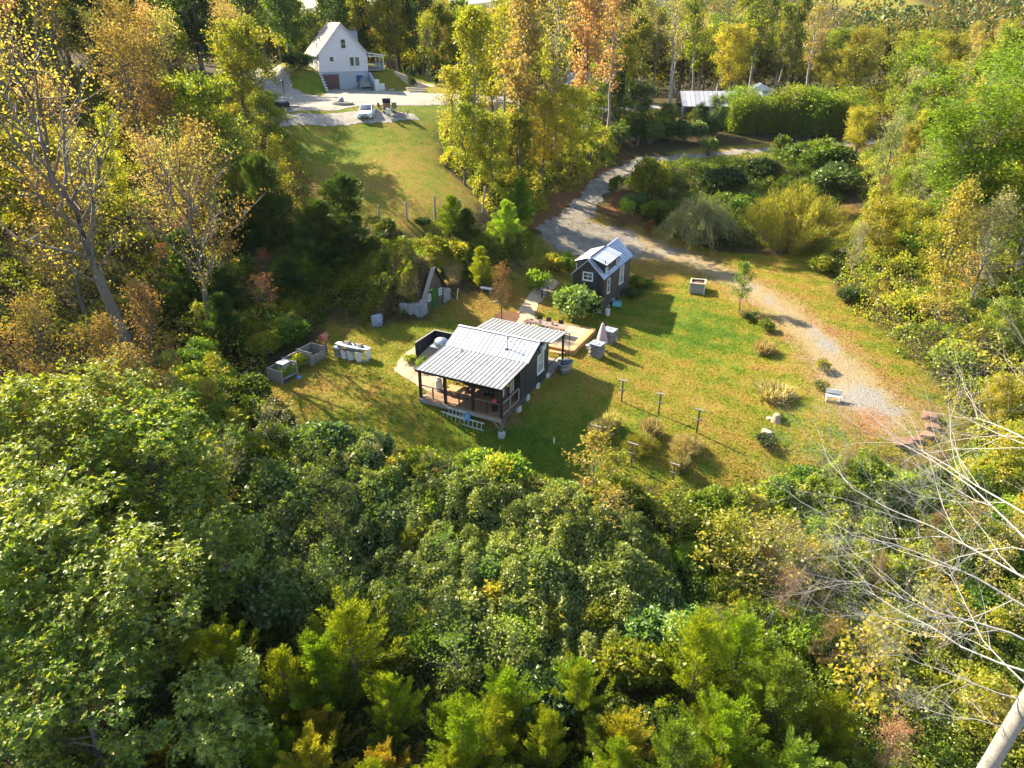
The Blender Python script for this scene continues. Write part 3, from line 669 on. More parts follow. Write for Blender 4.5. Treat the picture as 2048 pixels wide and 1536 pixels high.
# porch furniture
def chair(name, label, cat, loc, rz, m, seat_m=None, h=.45, w=.52, group=None, arms=True, bt=.48):
    t = thing(name, label, cat, loc, rz, group)
    MB().box((0, 0, h), (w, .5, .05)).build('seat', seat_m or m, t)
    MB().beam((0, .24, h + .03), (0, .33, h + bt), w - .04, .04, up=(0, 1, 0)).build('backrest', m, t)
    for x in (-1, 1):
        for y in (-1, 1): MB().beam((x * (w / 2 - .03), y * .22, 0), (x * (w / 2 - .03), y * .21, h - .02), .04).build('leg', m, t)
        if arms:
            MB().beam((x * w / 2, -.24, h + .2), (x * w / 2, .28, h + .22), .06, .03).build('armrest', m, t)
            MB().beam((x * w / 2, -.22, h), (x * w / 2, -.22, h + .2), .03).build('arm_post', m, t)
    return t
tb = thing('porch_table', 'low wooden table in the middle of the front porch', 'table', L1(1.95, 1.5), YAW)
for i in range(5): MB().box((0, -.32 + i * .16, .44), (1.3, .15, .035)).build('plank', M['new_wood'], tb)
for x in (-.55, .55):
    for y in (-.3, .3): MB().box((x, y, .21), (.07, .07, .42)).build('leg', M['post_wood'], tb)
chair('armchair', 'brown wooden armchair behind the low porch table', 'chair', L1(1.5, 2.6), YAW, M['deck'], M['cushion'])
chair('armchair', 'brown wooden armchair at the right end of the porch table', 'chair', L1(3.1, 1.5), YAW + R(-75), M['red_brown'], M['brown_wicker'])
sb = thing('porch_bench', 'long wooden bench under the porch roof against the cabin wall', 'bench', L1(2.5, 3.2), YAW)
MB().box((0, 0, .42), (1.9, .5, .06)).build('seat', M['deck'], sb)
MB().box((0, .24, .75), (1.9, .05, .5)).build('backrest', M['deck'], sb)
for x in (-.85, .85): MB().box((x, 0, .2), (.08, .45, .4)).build('leg', M['deck'], sb)
fp = thing('camp_stove', 'black two burner camp stove on the porch floor', 'stove', L1(4.1, 2.2), YAW + .2)
MB().box((0, 0, .3), (.6, .4, .12)).build('body', M['black_metal'], fp)
for x in (-.15, .15): MB().lathe((x, 0, .36), [(.09, 0), (.09, .02), (.02, .03)], 12).build('burner', M['galv'], fp)
for x in (-.25, .25): MB().box((x, 0, .12), (.04, .35, .24)).build('leg', M['black_metal'], fp)
st = thing('rubbish_bin', 'black bin with coloured cloths by the porch corner post', 'bin', L1(5.3, .75), YAW)
MB().lathe((0, 0, 0), [(.2, 0), (.25, .6), (.27, .62), (.24, .63)], 14).build('bucket', M['black'], st)
MB().lathe((-.05, 0, .6), [(.17, 0), (.2, .1), (.12, .22), (.02, .25)], 9).build('red_cloth', M['red'], st)
hl = thing('hanging_laundry', 'striped towels and clothes hanging inside the porch by the side rail', 'laundry', L1(L - .3, .6, 0), YAW)
MB().tube([(0, -.2, 1.85), (0, 2.0, 1.92)], .012, 5).build('line', M['black_metal'], hl)
for i, (y, ww, hh, m) in enumerate(((.0, .16, .7, 'navy'), (.2, .12, .8, 'white'), (.36, .12, .75, 'slate'), (.55, .14, .85, 'red_brown'), (.75, .22, .35, 'yellow'), (1.1, .14, 1.0, 'brown_wicker'), (1.27, .1, 1.05, 'cushion'), (1.4, .12, .95, 'brown_wicker'), (1.55, .12, 1.0, 'offwhite'), (1.75, .2, 1.1, 'black'))):
    b = MB(); n = 5
    vs = [((.03 * math.sin(k * 2.1 + i)), y + ww * k / n, 1.88 - hh * e) for e in (0, 1) for k in range(n + 1)]
    b.add(vs, [(k, k + 1, n + 2 + k, n + 1 + k) for k in range(n)]); o = b.build('cloth', M[m], hl)
    sm = o.modifiers.new('solid', 'SOLIDIFY'); sm.thickness = .012
sh = thing('windsock', 'round yellow hanging ornament under the porch eave', 'ornament', L1(L - .45, .9, 1.3), YAW)
MB().lathe((0, 0, 0), [(.02, -.14), (.13, -.08), (.16, 0), (.13, .08), (.02, .14)], 10).build('ball', M['yellow'], sh)
MB().tube([(0, 0, .12), (0, 0, .6)], .008, 4).build('cord', M['black_metal'], sh)
p = G(1108, 886); MB().tube([(0, 0, -.1), (0, 0, .38)], .055, 12).build('cleanout_pipe', M['white'], None, loc=p)
tag(bpy.data.objects['cleanout_pipe'], 'short white pipe sticking out of the shaded grass', 'pipe')
p = G(829, 818); gl = thing('garden_light', 'small dark stake light in the grass before the porch', 'garden light', p)
MB().tube([(0, 0, -.1), (0, 0, .35)], .015, 6).build('stake', M['black_metal'], gl)
MB().lathe((0, 0, .33), [(.05, 0), (.05, .1), (.08, .11), (.02, .16)], 10).build('lamp_head', M['galv'], gl)

# ================================================================ dining deck
pk = {k: G(*v) for k, v in dict(a=(1146, 712)).items()}
PO = pk['a']; zt_ = h1(PO.x, PO.y)
plat = thing('dining_platform', 'low raised platform of orange timber around the long outdoor table', 'deck', (PO.x, PO.y, zt_), YAW)
PW, PD, PH = 5.2, 4.7, .42      # runs towards -x (left) and +y (back)
MB().box((-PW / 2, PD / 2, PH - .06), (PW - .2, PD - .2, .04)).build('gravel_fill', M['path'], plat)
for a, b in (((-PW, 0, 0), (0, 0, 0)), ((0, 0, 0), (0, PD, 0)), ((0, PD, 0), (-PW, PD, 0))):
    d = (Vector(b) - Vector(a)).normalized() * .05
    for k in range(2):
        MB().beam(Vector(a) + Vector((0, 0, PH - .09 - k * .21)) + d, Vector(b) + Vector((0, 0, PH - .09 - k * .21)) - d, .09, .2).build('timber', M['new_wood'], plat)
for k in range(3): MB().beam((-.1 - k * .15, .1, PH + .0 + .004), (-.1 - k * .15, PD - .1, PH + .004), .14, .035).build('edge_board', M['new_wood'], plat)
MB().beam((-PW, .1, PH + .002), (-.55, .1, PH + .002), .14, .035).build('edge_board', M['new_wood'], plat)
MB().box((-PW / 2 - .3, -.26, PH - .2 - .03), (PW - .6, .36, .05)).build('step', M['new_wood'], plat)
MB().box((-PW / 2 - .3, -.42, PH / 2 - .15), (PW - .6, .05, PH - .2)).build('step_riser', M['new_wood'], plat)
def LP(x, y, z=0): return Vector((PO.x, PO.y, zt_)) + U * x + Wd * y + Vector((0, 0, z))
t0 = G(1091, 655, PH); lt_ = thing('dining_table', 'long pinkish plank table set out on the timber platform', 'table', t0, YAW)
for i in range(5): MB().box((0, -.36 + i * .18, .74), (3.5, .172, .045)).build('plank', M['table_wood'], lt_)
for x in (-1.45, 0, 1.45):
    for y in (-.3, .3): MB().box((x, y, .36), (.09, .09, .72)).build('leg', M['post_wood'], lt_)
    MB().box((x, 0, .66), (.08, .7, .09)).build('crosspiece', M['post_wood'], lt_)
def LT(x, y, z=0): return Vector(t0) + U * x + Wd * y + Vector((0, 0, z))
ch0 = None
seat_spots = [(-1.2, -.75, 180, 'front'), (-.45, -.75, 175, 'front'), (.35, -.78, 184, 'front'), (1.05, -.75, 178, 'front'), (-1.0, .85, 3, 'back'), (-.25, .9, -6, 'back'), (.9, .8, 4, 'back')]
names = ['first chair from the left on the near side of the long table', 'second chair from the left on the near side of the long table', 'third chair from the left on the near side of the long table',
         'last chair on the near side of the long table by its right end', 'dark chair on the far side of the long table nearest the gravel path', 'middle dark chair on the far side of the long table', 'dark chair on the far side of the long table nearest the round bush']
for (x, y, a, s), lab in zip(seat_spots, names):
    if ch0 is None: ch0 = chair('dining_chair', lab, 'chair', LT(x, y), YAW + R(a), M['chair_dark'], M['cushion'], group='chairs round the long outdoor table')
    else: copy_tree(ch0, LT(x, y), YAW + R(a), lab, scale=.88)
for i, (x, y, m, r, hh, lab) in enumerate(((-.55, .1, 'slate', .09, .2, 'dark jar near the middle of the long table'), (.55, .05, 'grey_rock', .1, .22, 'grey pot on the long table towards its right end'), (.0, .15, 'offwhite', .07, .1, 'small white bowl in the middle of the long table'),
                                            (.95, .0, 'black', .12, .05, 'flat black dish at the right end of the long table'), (-1.3, .2, 'black', .12, .05, 'flat black dish at the left end of the long table'), (-.1, -.15, 'offwhite', .12, .03, 'white plate on the long table'))):
    o = MB().lathe((0, 0, 0), [(r * .7, 0), (r, hh * .5), (r * .9, hh), (r * .8, hh * .95), (r * .6, hh * .3)], 12).build(['table_jar', 'flower_pot', 'bowl', 'dish', 'dish', 'plate'][i], M[m]); o.location = LT(x, y, .765)
    tag(o, lab, ['jar', 'pot', 'bowl', 'dish', 'dish', 'plate'][i])
# two dry-stone pillars, bench slab, folded umbrella
def rock_mesh(name, s, m, seed, flat=.7, n=2):
    bm = bmesh.new(); bmesh.ops.create_icosphere(bm, subdivisions=n, radius=1); rr = random.Random(seed); o = Vector((rr.random() * 50, rr.random() * 50, 0))
    for v in bm.verts:
        k = 1 + .38 * noise.noise(v.co * 1.1 + o) + .14 * noise.noise(v.co * 3 + o)
        v.co = Vector((v.co.x * s[0] * k, v.co.y * s[1] * k, v.co.z * s[2] * k * flat))
        for ax in range(3):      # chisel a few flats
            q = s[ax] * (.82 if ax < 2 else .62); v.co[ax] = max(-q, min(q, v.co[ax]))
    me = bpy.data.meshes.new(name); bm.to_mesh(me); bm.free(); me.materials.append(m); return me
stone_me = [rock_mesh('stone', (.17, .13, .09), M['grey_rock'], k, 1, 1) for k in range(6)]
def pillar(px, py, label):
    p = G(px, py); t = thing('stone_pillar', label, 'pillar', p, YAW + R(-8), 'dry-stone pillars at the platform corner')
    rr = random.Random(px); lv = 7; H = 1.0
    for l in range(lv):
        for k in range(12):
            q = k / 12 * 4; side = int(q); f = q - side - .5 + .12 * (l % 2)
            x, y = [(f * .78, -.34), (.36, f * .68), (-f * .78, .34), (-.36, -f * .68)][side]
            inst('stone', rr.choice(stone_me), t, (x, y, .06 + l * H / lv), (rr.uniform(-.2, .2), rr.uniform(-.2, .2), side * R(90) + rr.uniform(-.2, .2)), (rr.uniform(.8, 1.15),) * 3)
    MB().box((0, 0, H / 2), (.62, .58, H - .06)).build('core', M['grey_rock'], t)
    MB().box((0, 0, H + .06), (1.02, .92, .06)).build('capstone', M['slate'], t, bevel=.01)
    for k in range(9): inst('pebble', rr.choice(stone_me), t, (rr.uniform(-.36, .25), rr.uniform(-.3, .3), H + .1), (0, 0, rr.random() * 6), (.6, .6, .35))
    return t
pillar(1193, 712, 'dry-stone pillar with slate cap in front of the folded umbrella')
pillar(1218, 684, 'dry-stone pillar with slate cap behind the folded umbrella')
p = G(1194, 702); bs = thing('stone_bench', 'pale slab bench beside the nearer stone pillar', 'bench', (p.x - .35, p.y + .35, p.z), YAW + R(70))
MB().box((0, 0, .48), (1.3, .34, .06)).build('seat', M['concrete'], bs)
for x in (-.45, .45): MB().box((x, 0, .22), (.12, .3, .46)).build('leg', M['concrete'], bs)
p = G(1203, 700); um = thing('garden_umbrella', 'folded faded pink garden umbrella between the two stone pillars', 'umbrella', p)
MB().tube([(0, 0, 0), (0, 0, 2.2)], .03, 8).build('pole', M['white'], um)
b = MB(); n = 16
prof_ = [(.40, .62), (.36, .9), (.29, 1.3), (.2, 1.75), (.12, 2.1), (.05, 2.25), (.01, 2.27)]
vs = [((r * (1 + .17 * (k % 2 * 2 - 1))) * math.cos(k * 2 * math.pi / n), (r * (1 + .17 * (k % 2 * 2 - 1))) * math.sin(k * 2 * math.pi / n), z) for r, z in prof_ for k in range(n)]
b.add(vs, [(i * n + k, i * n + (k + 1) % n, (i + 1) * n + (k + 1) % n, (i + 1) * n + k) for i in range(len(prof_) - 1) for k in range(n)], True).build('canopy', M['pink_canvas'], um)
MB().lathe((0, 0, 0), [(.3, 0), (.3, .08), (.06, .14), (.05, .3)], 14).build('base', M['concrete'], um)

# ================================================================ tiny house behind the platform
O2 = Vector((5.88 * 1.08, 52.13 * 1.08, ZC - 20.15 * 1.08)); W2, L2, R2, E2 = 3.06, 7.43, 4.17, 2.71
th = thing('tiny_house', 'dark two storey tiny house with grey metal gable roof and shed dormers', 'tiny house', O2, YAW)
def LH(x, y, z=0): return O2 + U * x + Wd * y + Vector((0, 0, z))
hw = W2 / 2; iw = hw - .16; bz = -.12; eh = E2 + .16 * (R2 - E2) / hw
core = MB(); pf = [(-iw, bz), (iw, bz), (iw, eh - .08), (0, R2 - .1), (-iw, eh - .08)]
core.prism(pf, .18, L2 - .18, axis=1); core.build('wall', M['dark_board'], th)
sp = (R2 - E2) / hw
def ztop(x): return R2 - .06 - abs(x) * sp
def gb(a, b, y0):
    if a < 0 < b: P = [(a, bz), (b, bz), (b, ztop(b)), (0, ztop(0)), (a, ztop(a))]
    else: P = [(a, bz), (b, bz), (b, ztop(b)), (a, ztop(a))]
    return MB().prism(P, y0, y0 + .03 + .01 * random.random(), axis=1)
boards(12, -iw, iw, lambda a, b: gb(a, b, .13), 'board', M['dark_board'], th)
boards(12, -iw, iw, lambda a, b: gb(a, b, L2 - .17), 'board', M['dark_board'], th)
boards(26, .16, L2 - .16, lambda a, b: MB().box((iw + .012, (a + b) / 2, (eh + bz) / 2 - .06), (.03 + .01 * random.random(), b - a, eh - bz - .1)), 'board', M['brown_board'], th)
boards(26, .16, L2 - .16, lambda a, b: MB().box((-iw - .012, (a + b) / 2, (eh + bz) / 2 - .06), (.03 + .01 * random.random(), b - a, eh - bz - .1)), 'board', M['dark_board'], th)
LS = math.hypot(hw, R2 - E2); ang = math.atan2(R2 - E2, hw)
def slope_roof(side, y0, y1, n, m, x_lo, z_lo, Lg, an, name='roof_panel'):
    wd = (y1 - y0) / n; me = rib_panel_mesh(name, wd, Lg, m)
    for i in range(n):
        if side > 0: o = inst(name, me, th, (x_lo, y0 + i * wd, z_lo), (an, 0, R(90)))
        else: o = inst(name, me, th, (-x_lo, y0 + (i + 1) * wd, z_lo), (an, 0, R(-90)))
slope_roof(1, 0, L2, 16, M['roof_blue'], hw, E2, LS, ang); slope_roof(-1, 0, L2, 16, M['roof_blue'], hw, E2, LS, ang)
MB().beam((0, -.02, R2 + .05), (0, L2 + .02, R2 + .05), .2, .04).build('ridge_cap', M['roof_blue'], th)
for s in (-1, 1):
    MB().beam((s * .02, -.03, R2 - .03), (s * hw, -.03, E2 - .03), .05, .13, up=(0, 1, 0)).build('barge_board', M['roof_blue'], th)
# shed dormers either side of the ridge
D0, D1 = .55, 4.3; dx = 1.38; dz = R2 - .42
for s in (-1, 1):
    P = [(s * .05, R2 - .1), (s * (dx - .12), dz - .06), (s * (dx - .12), ztop(dx - .12) + .0)]
    MB().prism(P, D0 + .1, D0 + .16, axis=1).build('dormer_cheek', M['dark_board'], th)
    MB().prism(P, D1 - .16, D1 - .1, axis=1).build('dormer_cheek', M['dark_board'], th)
    MB().box((s * (dx - .13), (D0 + D1) / 2, (dz + ztop(dx)) / 2 - .02), (.05, D1 - D0 - .22, dz - ztop(dx) - .02)).build('dormer_wall', M['brown_board'], th)
    La = math.hypot(dx + .08, R2 - dz + .02)
    slope_roof(s, D0 - .1, D1 + .02, 9, M['roof_white'], dx + .08, dz, La, math.atan2(R2 + .08 - dz, dx + .08))
    for yy in (D0 + .45, D1 - .6): window(th, (s * (dx - .1), yy, (dz + ztop(dx)) / 2 - .04), .5, .34, (s, 0, 0), cols=2, rows=1, fw=.05, sill=False)
MB().beam((0, D0 - .1, R2 + .13), (0, D1, R2 + .13), .1, .03).build('dormer_ridge', M['black_metal'], th)
window(th, (-.02, .125, 2.72), .82, .66, (0, -1, 0)); window(th, (-.32, .125, 1.28), .72, .72, (0, -1, 0))
window(th, (iw + .03, 1.35, 1.75), .55, 1.25, (1, 0, 0), cols=1, rows=2, pane=M['glass'], fw=.07)
window(th, (iw + .03, 4.75, 1.7), 1.0, 1.5, (1, 0, 0), cols=1, rows=2, pane=M['glass_curtain'], fw=.08)
sk = MB().box((0, 0, 0), (.55, .75, .05)).build('skylight', M['white'], th); sk.location = (1.12, 4.75, R2 - 1.12 * sp + .08); sk.rotation_euler = (0, ang, 0)
MB().box((0, 0, .03), (.42, .6, .02)).build('pane', M['glass'], sk)
MB().tube([(hw - .3, .75, E2 - .2), (hw - .3, .75, R2 - .12)], .045, 8).build('stove_pipe', M['black_metal'], th)
MB().tube([(iw + .06, .2, E2 - .25), (iw + .06, .2, -.6)], .035, 6).build('downpipe', M['black_metal'], th)
MB().box((0, .6, -.2), (W2 - .5, .1, .16)).box((0, L2 / 2, -.2), (W2 - .9, L2 - .6, .14)).build('trailer_frame', M['black_metal'], th)
MB().tube([(.9, -.0, -.25), (-.2, -1.1, -.3)], .05, 6).build('tow_bar', M['black_metal'], th)
for x, y in ((-1.1, .5), (1.1, .5), (1.1, 2.2), (1.1, 4.9), (1.1, 6.9), (-1.1, 6.9)):
    p = LH(x, y); gz = h1(p.x, p.y) - O2.z
    if gz < -.14: MB().box((x, y, (gz - .14) / 2 - .06), (.32, .32, max(.1, -gz - .12))).build('block_pier', M['offwhite'], th)
for y in (3.1, 3.9): MB().tube([(1.22, y, -.42), (1.42, y, -.42)], .36, 16).build('wheel', M['tyre'], th)
# side deck with galvanised panels and planter boxes
p = LH(-hw - 1.35, 1.9); sdk = thing('side_deck', 'low timber deck with galvanised skirting on the left of the tiny house', 'deck', LH(-hw, .25), YAW)
dW, dL = 2.75, 5.0
for i in range(18): MB().box((-dW / 2, .14 + i * .275, -.14), (dW, .262, .035)).build('plank', M['new_wood'], sdk)
gzs = -.75
for i in range(3):
    xa = -dW + i * dW / 3; MB().box((xa + dW / 6, .02, gzs / 2 - .12), (dW / 3 - .1, .03, -gzs - .1)).build('skirting_panel', M['galv'], sdk)
for i in range(4): MB().box((-dW + i * dW / 3, .0, gzs / 2 + (.42 if i < 1 else .0) - .1), (.1, .1, -gzs + (.9 if i < 1 else .1))).build('post', M['red_brown'], sdk)
MB().beam((-dW, .0, .78), (0, .0, .78), .12, .05).build('rail', M['grey_wood'], sdk); MB().beam((-dW, .02, .35), (0, .02, .35), .05, .05).build('rail', M['post_wood'], sdk)
MB().beam((-dW, .0, .78), (-dW, 1.2, .78), .12, .05).build('rail', M['grey_wood'], sdk)
MB().box((-dW, 1.2, .3), (.1, .1, 1.0)).build('post', M['grey_wood'], sdk)
MB().box((-dW, dL / 2 + .4, -.3), (.05, dL - .8, .3)).build('rim_joist', M['post_wood'], sdk)
def planter(name, label, loc, rz, wx, wy, hh, m, soil=True, group=None, panels=False, open_=False):
    t = thing(name, label, 'planter', loc, rz, group)
    n = 3
    for s in (-1, 1):
        for k in range(n):
            MB().box((0, s * wy / 2, hh * (k + .5) / n), (wx, .035, hh / n - .012)).build('board', m, t)
            MB().box((s * wx / 2, 0, hh * (k + .5) / n), (.035, wy - .04, hh / n - .012)).build('board', m, t)
        for q in (-1, 1): MB().box((s * wx / 2, q * wy / 2, hh / 2), (.08, .08, hh)).build('corner_post', m, t)
        MB().box((0, s * wy / 2, hh + .02), (wx + .1, .1, .035)).build('top_rail', M['grey_wood'], t)
        MB().box((s * wx / 2, 0, hh + .02), (.1, wy - .1, .035)).build('top_rail', M['grey_wood'], t)
    if soil: MB().box((0, 0, hh * .8), (wx - .05, wy - .05, .03)).build('soil', M['mulch'], t)
    return t
planter('planter_box', 'wooden planter box on the deck against the tiny house wall', LH(-hw - .75, 1.2, -.12), YAW, 1.2, .55, .45, M['new_wood'])
planter('planter_box', 'galvanised planter box further back on the tiny house deck', LH(-hw - .55, 3.6, -.12), YAW, .9, .5, .5, M['galv'])
# stuff kept in the shade under the tiny house
for i, (x, y, r, hh, m, nm, lab) in enumerate(((hw + .3, .35, .22, .55, 'offwhite', 'bucket', 'tall white bucket in the shade at the tiny house corner'), (hw + .25, 2.6, .2, .35, 'cushion', 'bucket', 'cream bucket lying low beside the tiny house wheels'),
                                               (hw + .1, 5.2, .16, .4, 'blue_plastic', 'bucket', 'blue bucket beside the far piers of the tiny house'))):
    p = LH(x, y); o = MB().lathe((0, 0, 0), [(r * .85, 0), (r, hh), (r * 1.05, hh + .02), (r * .9, hh)], 14).build(nm, M[m]); o.location = (p.x, p.y, h1(p.x, p.y)); tag(o, lab, 'bucket')
p = G(1233, 612); wb = thing('teal_crate', 'teal plastic storage crate in the shade of the tiny house', 'crate', p, YAW + .4)
MB().box((0, 0, .18), (.75, .5, .36)).build('body', M['teal_plastic'], wb, bevel=.03); MB().box((0, 0, .38), (.8, .55, .05)).build('lid', M['teal_plastic'], wb, bevel=.01)
p = G(1222, 612); fc = thing('sawhorse', 'pale blue sawhorse in the shade under the tiny house', 'sawhorse', p, YAW + 1.0)
MB().beam((-.4, 0, .62), (.4, 0, .62), .08, .1).build('top_beam', M['slate'], fc)
for x in (-.32, .32):
    for s in (-1, 1): MB().beam((x, 0, .6), (x, s * .25, 0), .05).build('leg', M['slate'], fc)
p = G(1203, 632); sp_ = thing('screen_panel', 'weathered brown timber screen post beside the round bush', 'screen', p, YAW + R(90))
MB().box((0, 0, .75), (.1, .1, 1.55)).build('post', M['post_wood'], sp_); MB().box((.12, 0, 1.5), (.4, .16, .05)).build('cap', M['grey_wood'], sp_)
# ================================================================ root cellar in the bank
cz = h1(CO[0] + .6, CO[1]); CP0 = Vector((CO[0], CO[1], cz))
rcl = thing('root_cellar', 'earth covered cellar with steep dark plank gable and green door', 'root cellar', CP0, YAW)
hwc, eh_, pk_ = 1.38, 1.75, 3.95          # facade lies along local y, facing +x
def fac(a, b):
    z = lambda q: pk_ - .12 - abs(q) * (pk_ - eh_) / 1.62
    P = [(a, -.3), (b, -.3), (b, z(b))] + ([(0, z(0))] if a < 0 < b else []) + [(a, z(a))]
    return MB().prism(P, -.03, .02 + .015 * random.random(), axis=0)
boards(15, -hwc, hwc, fac, 'board', M['brown_board'], rcl)
MB().prism([(-hwc, -.3), (hwc, -.3), (hwc, 1.9), (0, 3.7), (-hwc, 1.9)], -.25, -.05, axis=0).build('wall', M['black_wood'], rcl)
for s in (-1, 1):
    MB().beam((-.0, s * .03, pk_), (-.0, s * 1.78, eh_ - .2), .3, .07, up=(0, 0, 1)).build('roof', M['grey_wood'] if s < 0 else M['black_wood'], rcl)
    MB().beam((.2, s * .03, pk_ + .02), (.2, s * 1.82, eh_ - .22), .13, .14, up=(0, 0, 1)).build('barge_board', M['grey_wood'] if s < 0 else M['black_wood'], rcl)
dr = MB().box((.05, 0, .98), (.05, .82, 1.96)).build('door', M['green_door'], rcl)
for k in range(4): MB().box((.08, -.3 + k * .2, .98), (.02, .185, 1.9)).build('plank', M['green_door'], dr)
MB().box((.1, -.3, 1.0), (.06, .03, .14)).build('handle', M['black_metal'], dr)
MB().box((.04, 0, 2.05), (.06, .98, .1)).build('lintel', M['black_wood'], rcl)
for s in (-1, 1): window(rcl, (.03, s * .93, 1.35), .42, .62, (1, 0, 0), cols=2, rows=2, fw=.06, sill=False)
MB().box((.12, -.75, 2.05), (.12, .5, .05)).build('name_board', M['yellow'], rcl)
wall_me = [rock_mesh('stone', (.17, .13, .12), M[m_], 40 + k, 1, 1) for k, m_ in enumerate(('mossy_plaster', 'mossy_plaster', 'grey_rock', 'mossy_plaster', 'pale_rock', 'slate'))]
def rubble(name, label, a, b, h0, h1_, seed, th_=.38):
    """rough plastered stone wall from a to b in the cellar's local frame"""
    a = Vector((*a, 0)); b = Vector((*b, 0)); d = (b - a); n = max(6, int(d.length / .12)); nz = 14; nn = Vector((-d.y, d.x, 0)).normalized()
    t = thing(name, label, 'stone wall', CP0, YAW); vs = []; rr = random.Random(seed)
    loop = [(i / n, 1) for i in range(n + 1)] + [(1 - i / n, -1) for i in range(n + 1)]
    m = len(loop)
    for k in range(nz + 1):
        for (u, s) in loop:
            p = a + d * u; hh = h0 + (h1_ - h0) * u; z = -.4 + (hh + .4) * k / nz
            q = noise.noise(Vector((p.x * 2.2 + seed, p.y * 2.2, z * 2.5))) * .13 + noise.noise(Vector((p.x * 6, p.y * 6 + seed, z * 6))) * .05
            p = p + nn * s * (th_ / 2 + q - .03 * (k == nz)); vs.append((p.x, p.y, z + (q if k == nz else 0)))
    fs = [(k * m + i, k * m + (i + 1) % m, (k + 1) * m + (i + 1) % m, (k + 1) * m + i) for k in range(nz) for i in range(m)]
    fs.append(tuple(range(nz * m, nz * m + m)))
    MB().add(vs, fs).build('wall_body', M['mossy_plaster'], t)
    ns = int(d.length / .2)
    for i in range(ns):
        for k in range(7):
            u = (i + .5 + .3 * (k % 2)) / ns; hh = h0 + (h1_ - h0) * u; z = .1 + k * .21
            if z > hh or u > 1: continue
            for s in (-1, 1):
                p = a + d * u + nn * s * (th_ / 2 - .04); inst('stone', rr.choice(wall_me), t, (p.x, p.y, z), (rr.uniform(-.3, .3), rr.uniform(-.3, .3), math.atan2(d.y, d.x) + rr.uniform(-.3, .3)), (rr.uniform(.55, .95),) * 3)
    return t
rubble('stone_wing_wall', 'flaking whitewashed stone wall left of the cellar door', (.0, -1.5), (.05, -2.6), 1.6, 1.3, 3)
rubble('stone_wing_wall', 'whitewashed stone return wall running back from the left cellar corner', (.02, -2.6), (-1.9, -2.7), 1.3, 1.1, 8)
rubble('stone_wing_wall', 'flaking whitewashed stone wall right of the cellar door', (-.02, 1.45), (-.1, 2.7), 1.6, 1.1, 14)
p = CP0 + U * .5 + Wd * 2.6; o = MB().beam((0, 0, -.1), (.15, .25, .95), .04).build('white_stake', M['white']); o.location = (p.x, p.y, h1(p.x, p.y)); tag(o, 'thin white stake leaning on the right cellar wall', 'stake')
p = G(755, 648); bb = bpy.data.objects.new('boulder', rock_mesh('boulder', (.5, .45, .75), M['slate'], 4, 1, 3)); link(bb); bb.location = p + Vector((0, 0, .25)); tag(bb, 'egg shaped blue grey boulder alone on the lawn left of the cellar', 'boulder')
p = G(973, 586); o = MB().box((0, 0, .45), (1.1, .4, .06)).build('plank_bench', M['offwhite'], None, loc=p, rot=(0, 0, YAW)); tag(o, 'pale plank bench near the bare twigs right of the cellar', 'bench')
b = MB(); [b.box((x, 0, .2), (.08, .35, .44)) for x in (-.4, .4)]; b.build('leg', M['grey_wood'], o)
p = G(990, 603); o = MB().box((0, 0, .03), (.5, .5, .06)).build('paving_slab', M['grey_rock'], None, loc=p, rot=(0, 0, .3)); tag(o, 'dark square slab lying in the dry lawn by the bare tree', 'slab')

for o_ in [o for o in bpy.data.objects if o.parent is None and (o.name.startswith('root_cellar') or o.name.startswith('stone_wing_wall'))]: o_.scale = (.88,) * 3

# ================================================================ compost bays, bird box, potting bench
A0 = G(596, 734); A1 = G(566, 770); B1 = G(530, 757); Cc = G(652, 714)
dlong = (Cc - A1); dlong.z = 0; LLn = dlong.length; dlong.normalize(); dw_ = Vector((-dlong.y, dlong.x, 0))
cbz = h1(*A1[:2]); ang_c = math.atan2(dlong.y, dlong.x)
def LC(x, y): q = A1 + dlong * x + dw_ * y; return Vector((q.x, q.y, h1(q.x, q.y)))
CW = 1.35; nb_ = 3; bl = LLn / nb_
for i in range(nb_):
    t = thing('compost_bay', ['grey slatted compost bay nearest the thicket holding a tall grey box', 'overgrown middle bay of the grey compost row', 'compost bay with galvanised front panel next to the bird box'][i], 'compost bin', LC(i * bl, 0), ang_c, 'row of wooden compost bays')
    for (x0, y0, x1, y1, hh, gap) in ((0, 0, 0, CW, 1.0, 0), (0, CW, bl, CW, .95, 1), (bl - .06, 0, bl - .06, CW, 1.0, 0)):
        n = 6
        for k in range(n):
            u0, u1 = k / n, (k + .82) / n
            MB().beam((x0 + (x1 - x0) * (u0 + u1) / 2, y0 + (y1 - y0) * (u0 + u1) / 2, -.2), (x0 + (x1 - x0) * (u0 + u1) / 2, y0 + (y1 - y0) * (u0 + u1) / 2, hh), .035, math.hypot(x1 - x0, y1 - y0) * (u1 - u0), up=(x1 - x0, y1 - y0, 0)).build('slat', M['grey_wood'], t)
        MB().beam((x0, y0, hh), (x1, y1, hh), .09, .07).build('top_rail', M['grey_wood'], t)
    for x, y in ((0, 0), (0, CW), (bl - .06, 0)): MB().box((x, y, .4), (.1, .1, 1.3)).build('post', M['grey_wood'], t)
    if i == 2: MB().box((bl / 2, 0, .33), (bl - .15, .03, .66)).build('front_panel', M['galv'], t); MB().beam((0, 0, .7), (bl - .1, 0, .7), .07, .06).build('front_rail', M['grey_wood'], t)
    if i == 0: MB().box((bl / 2, 0, .4), (bl - .15, .04, .14)).build('front_rail', M['grey_wood'], t); MB().box((bl / 2, -.01, .08), (bl - .15, .04, .3)).build('front_panel', M['brown_board'], t)
q = LC(.85, .65); o = thing('weathered_crate', 'tall grey slatted crate inside the nearest compost bay', 'crate', q, ang_c)
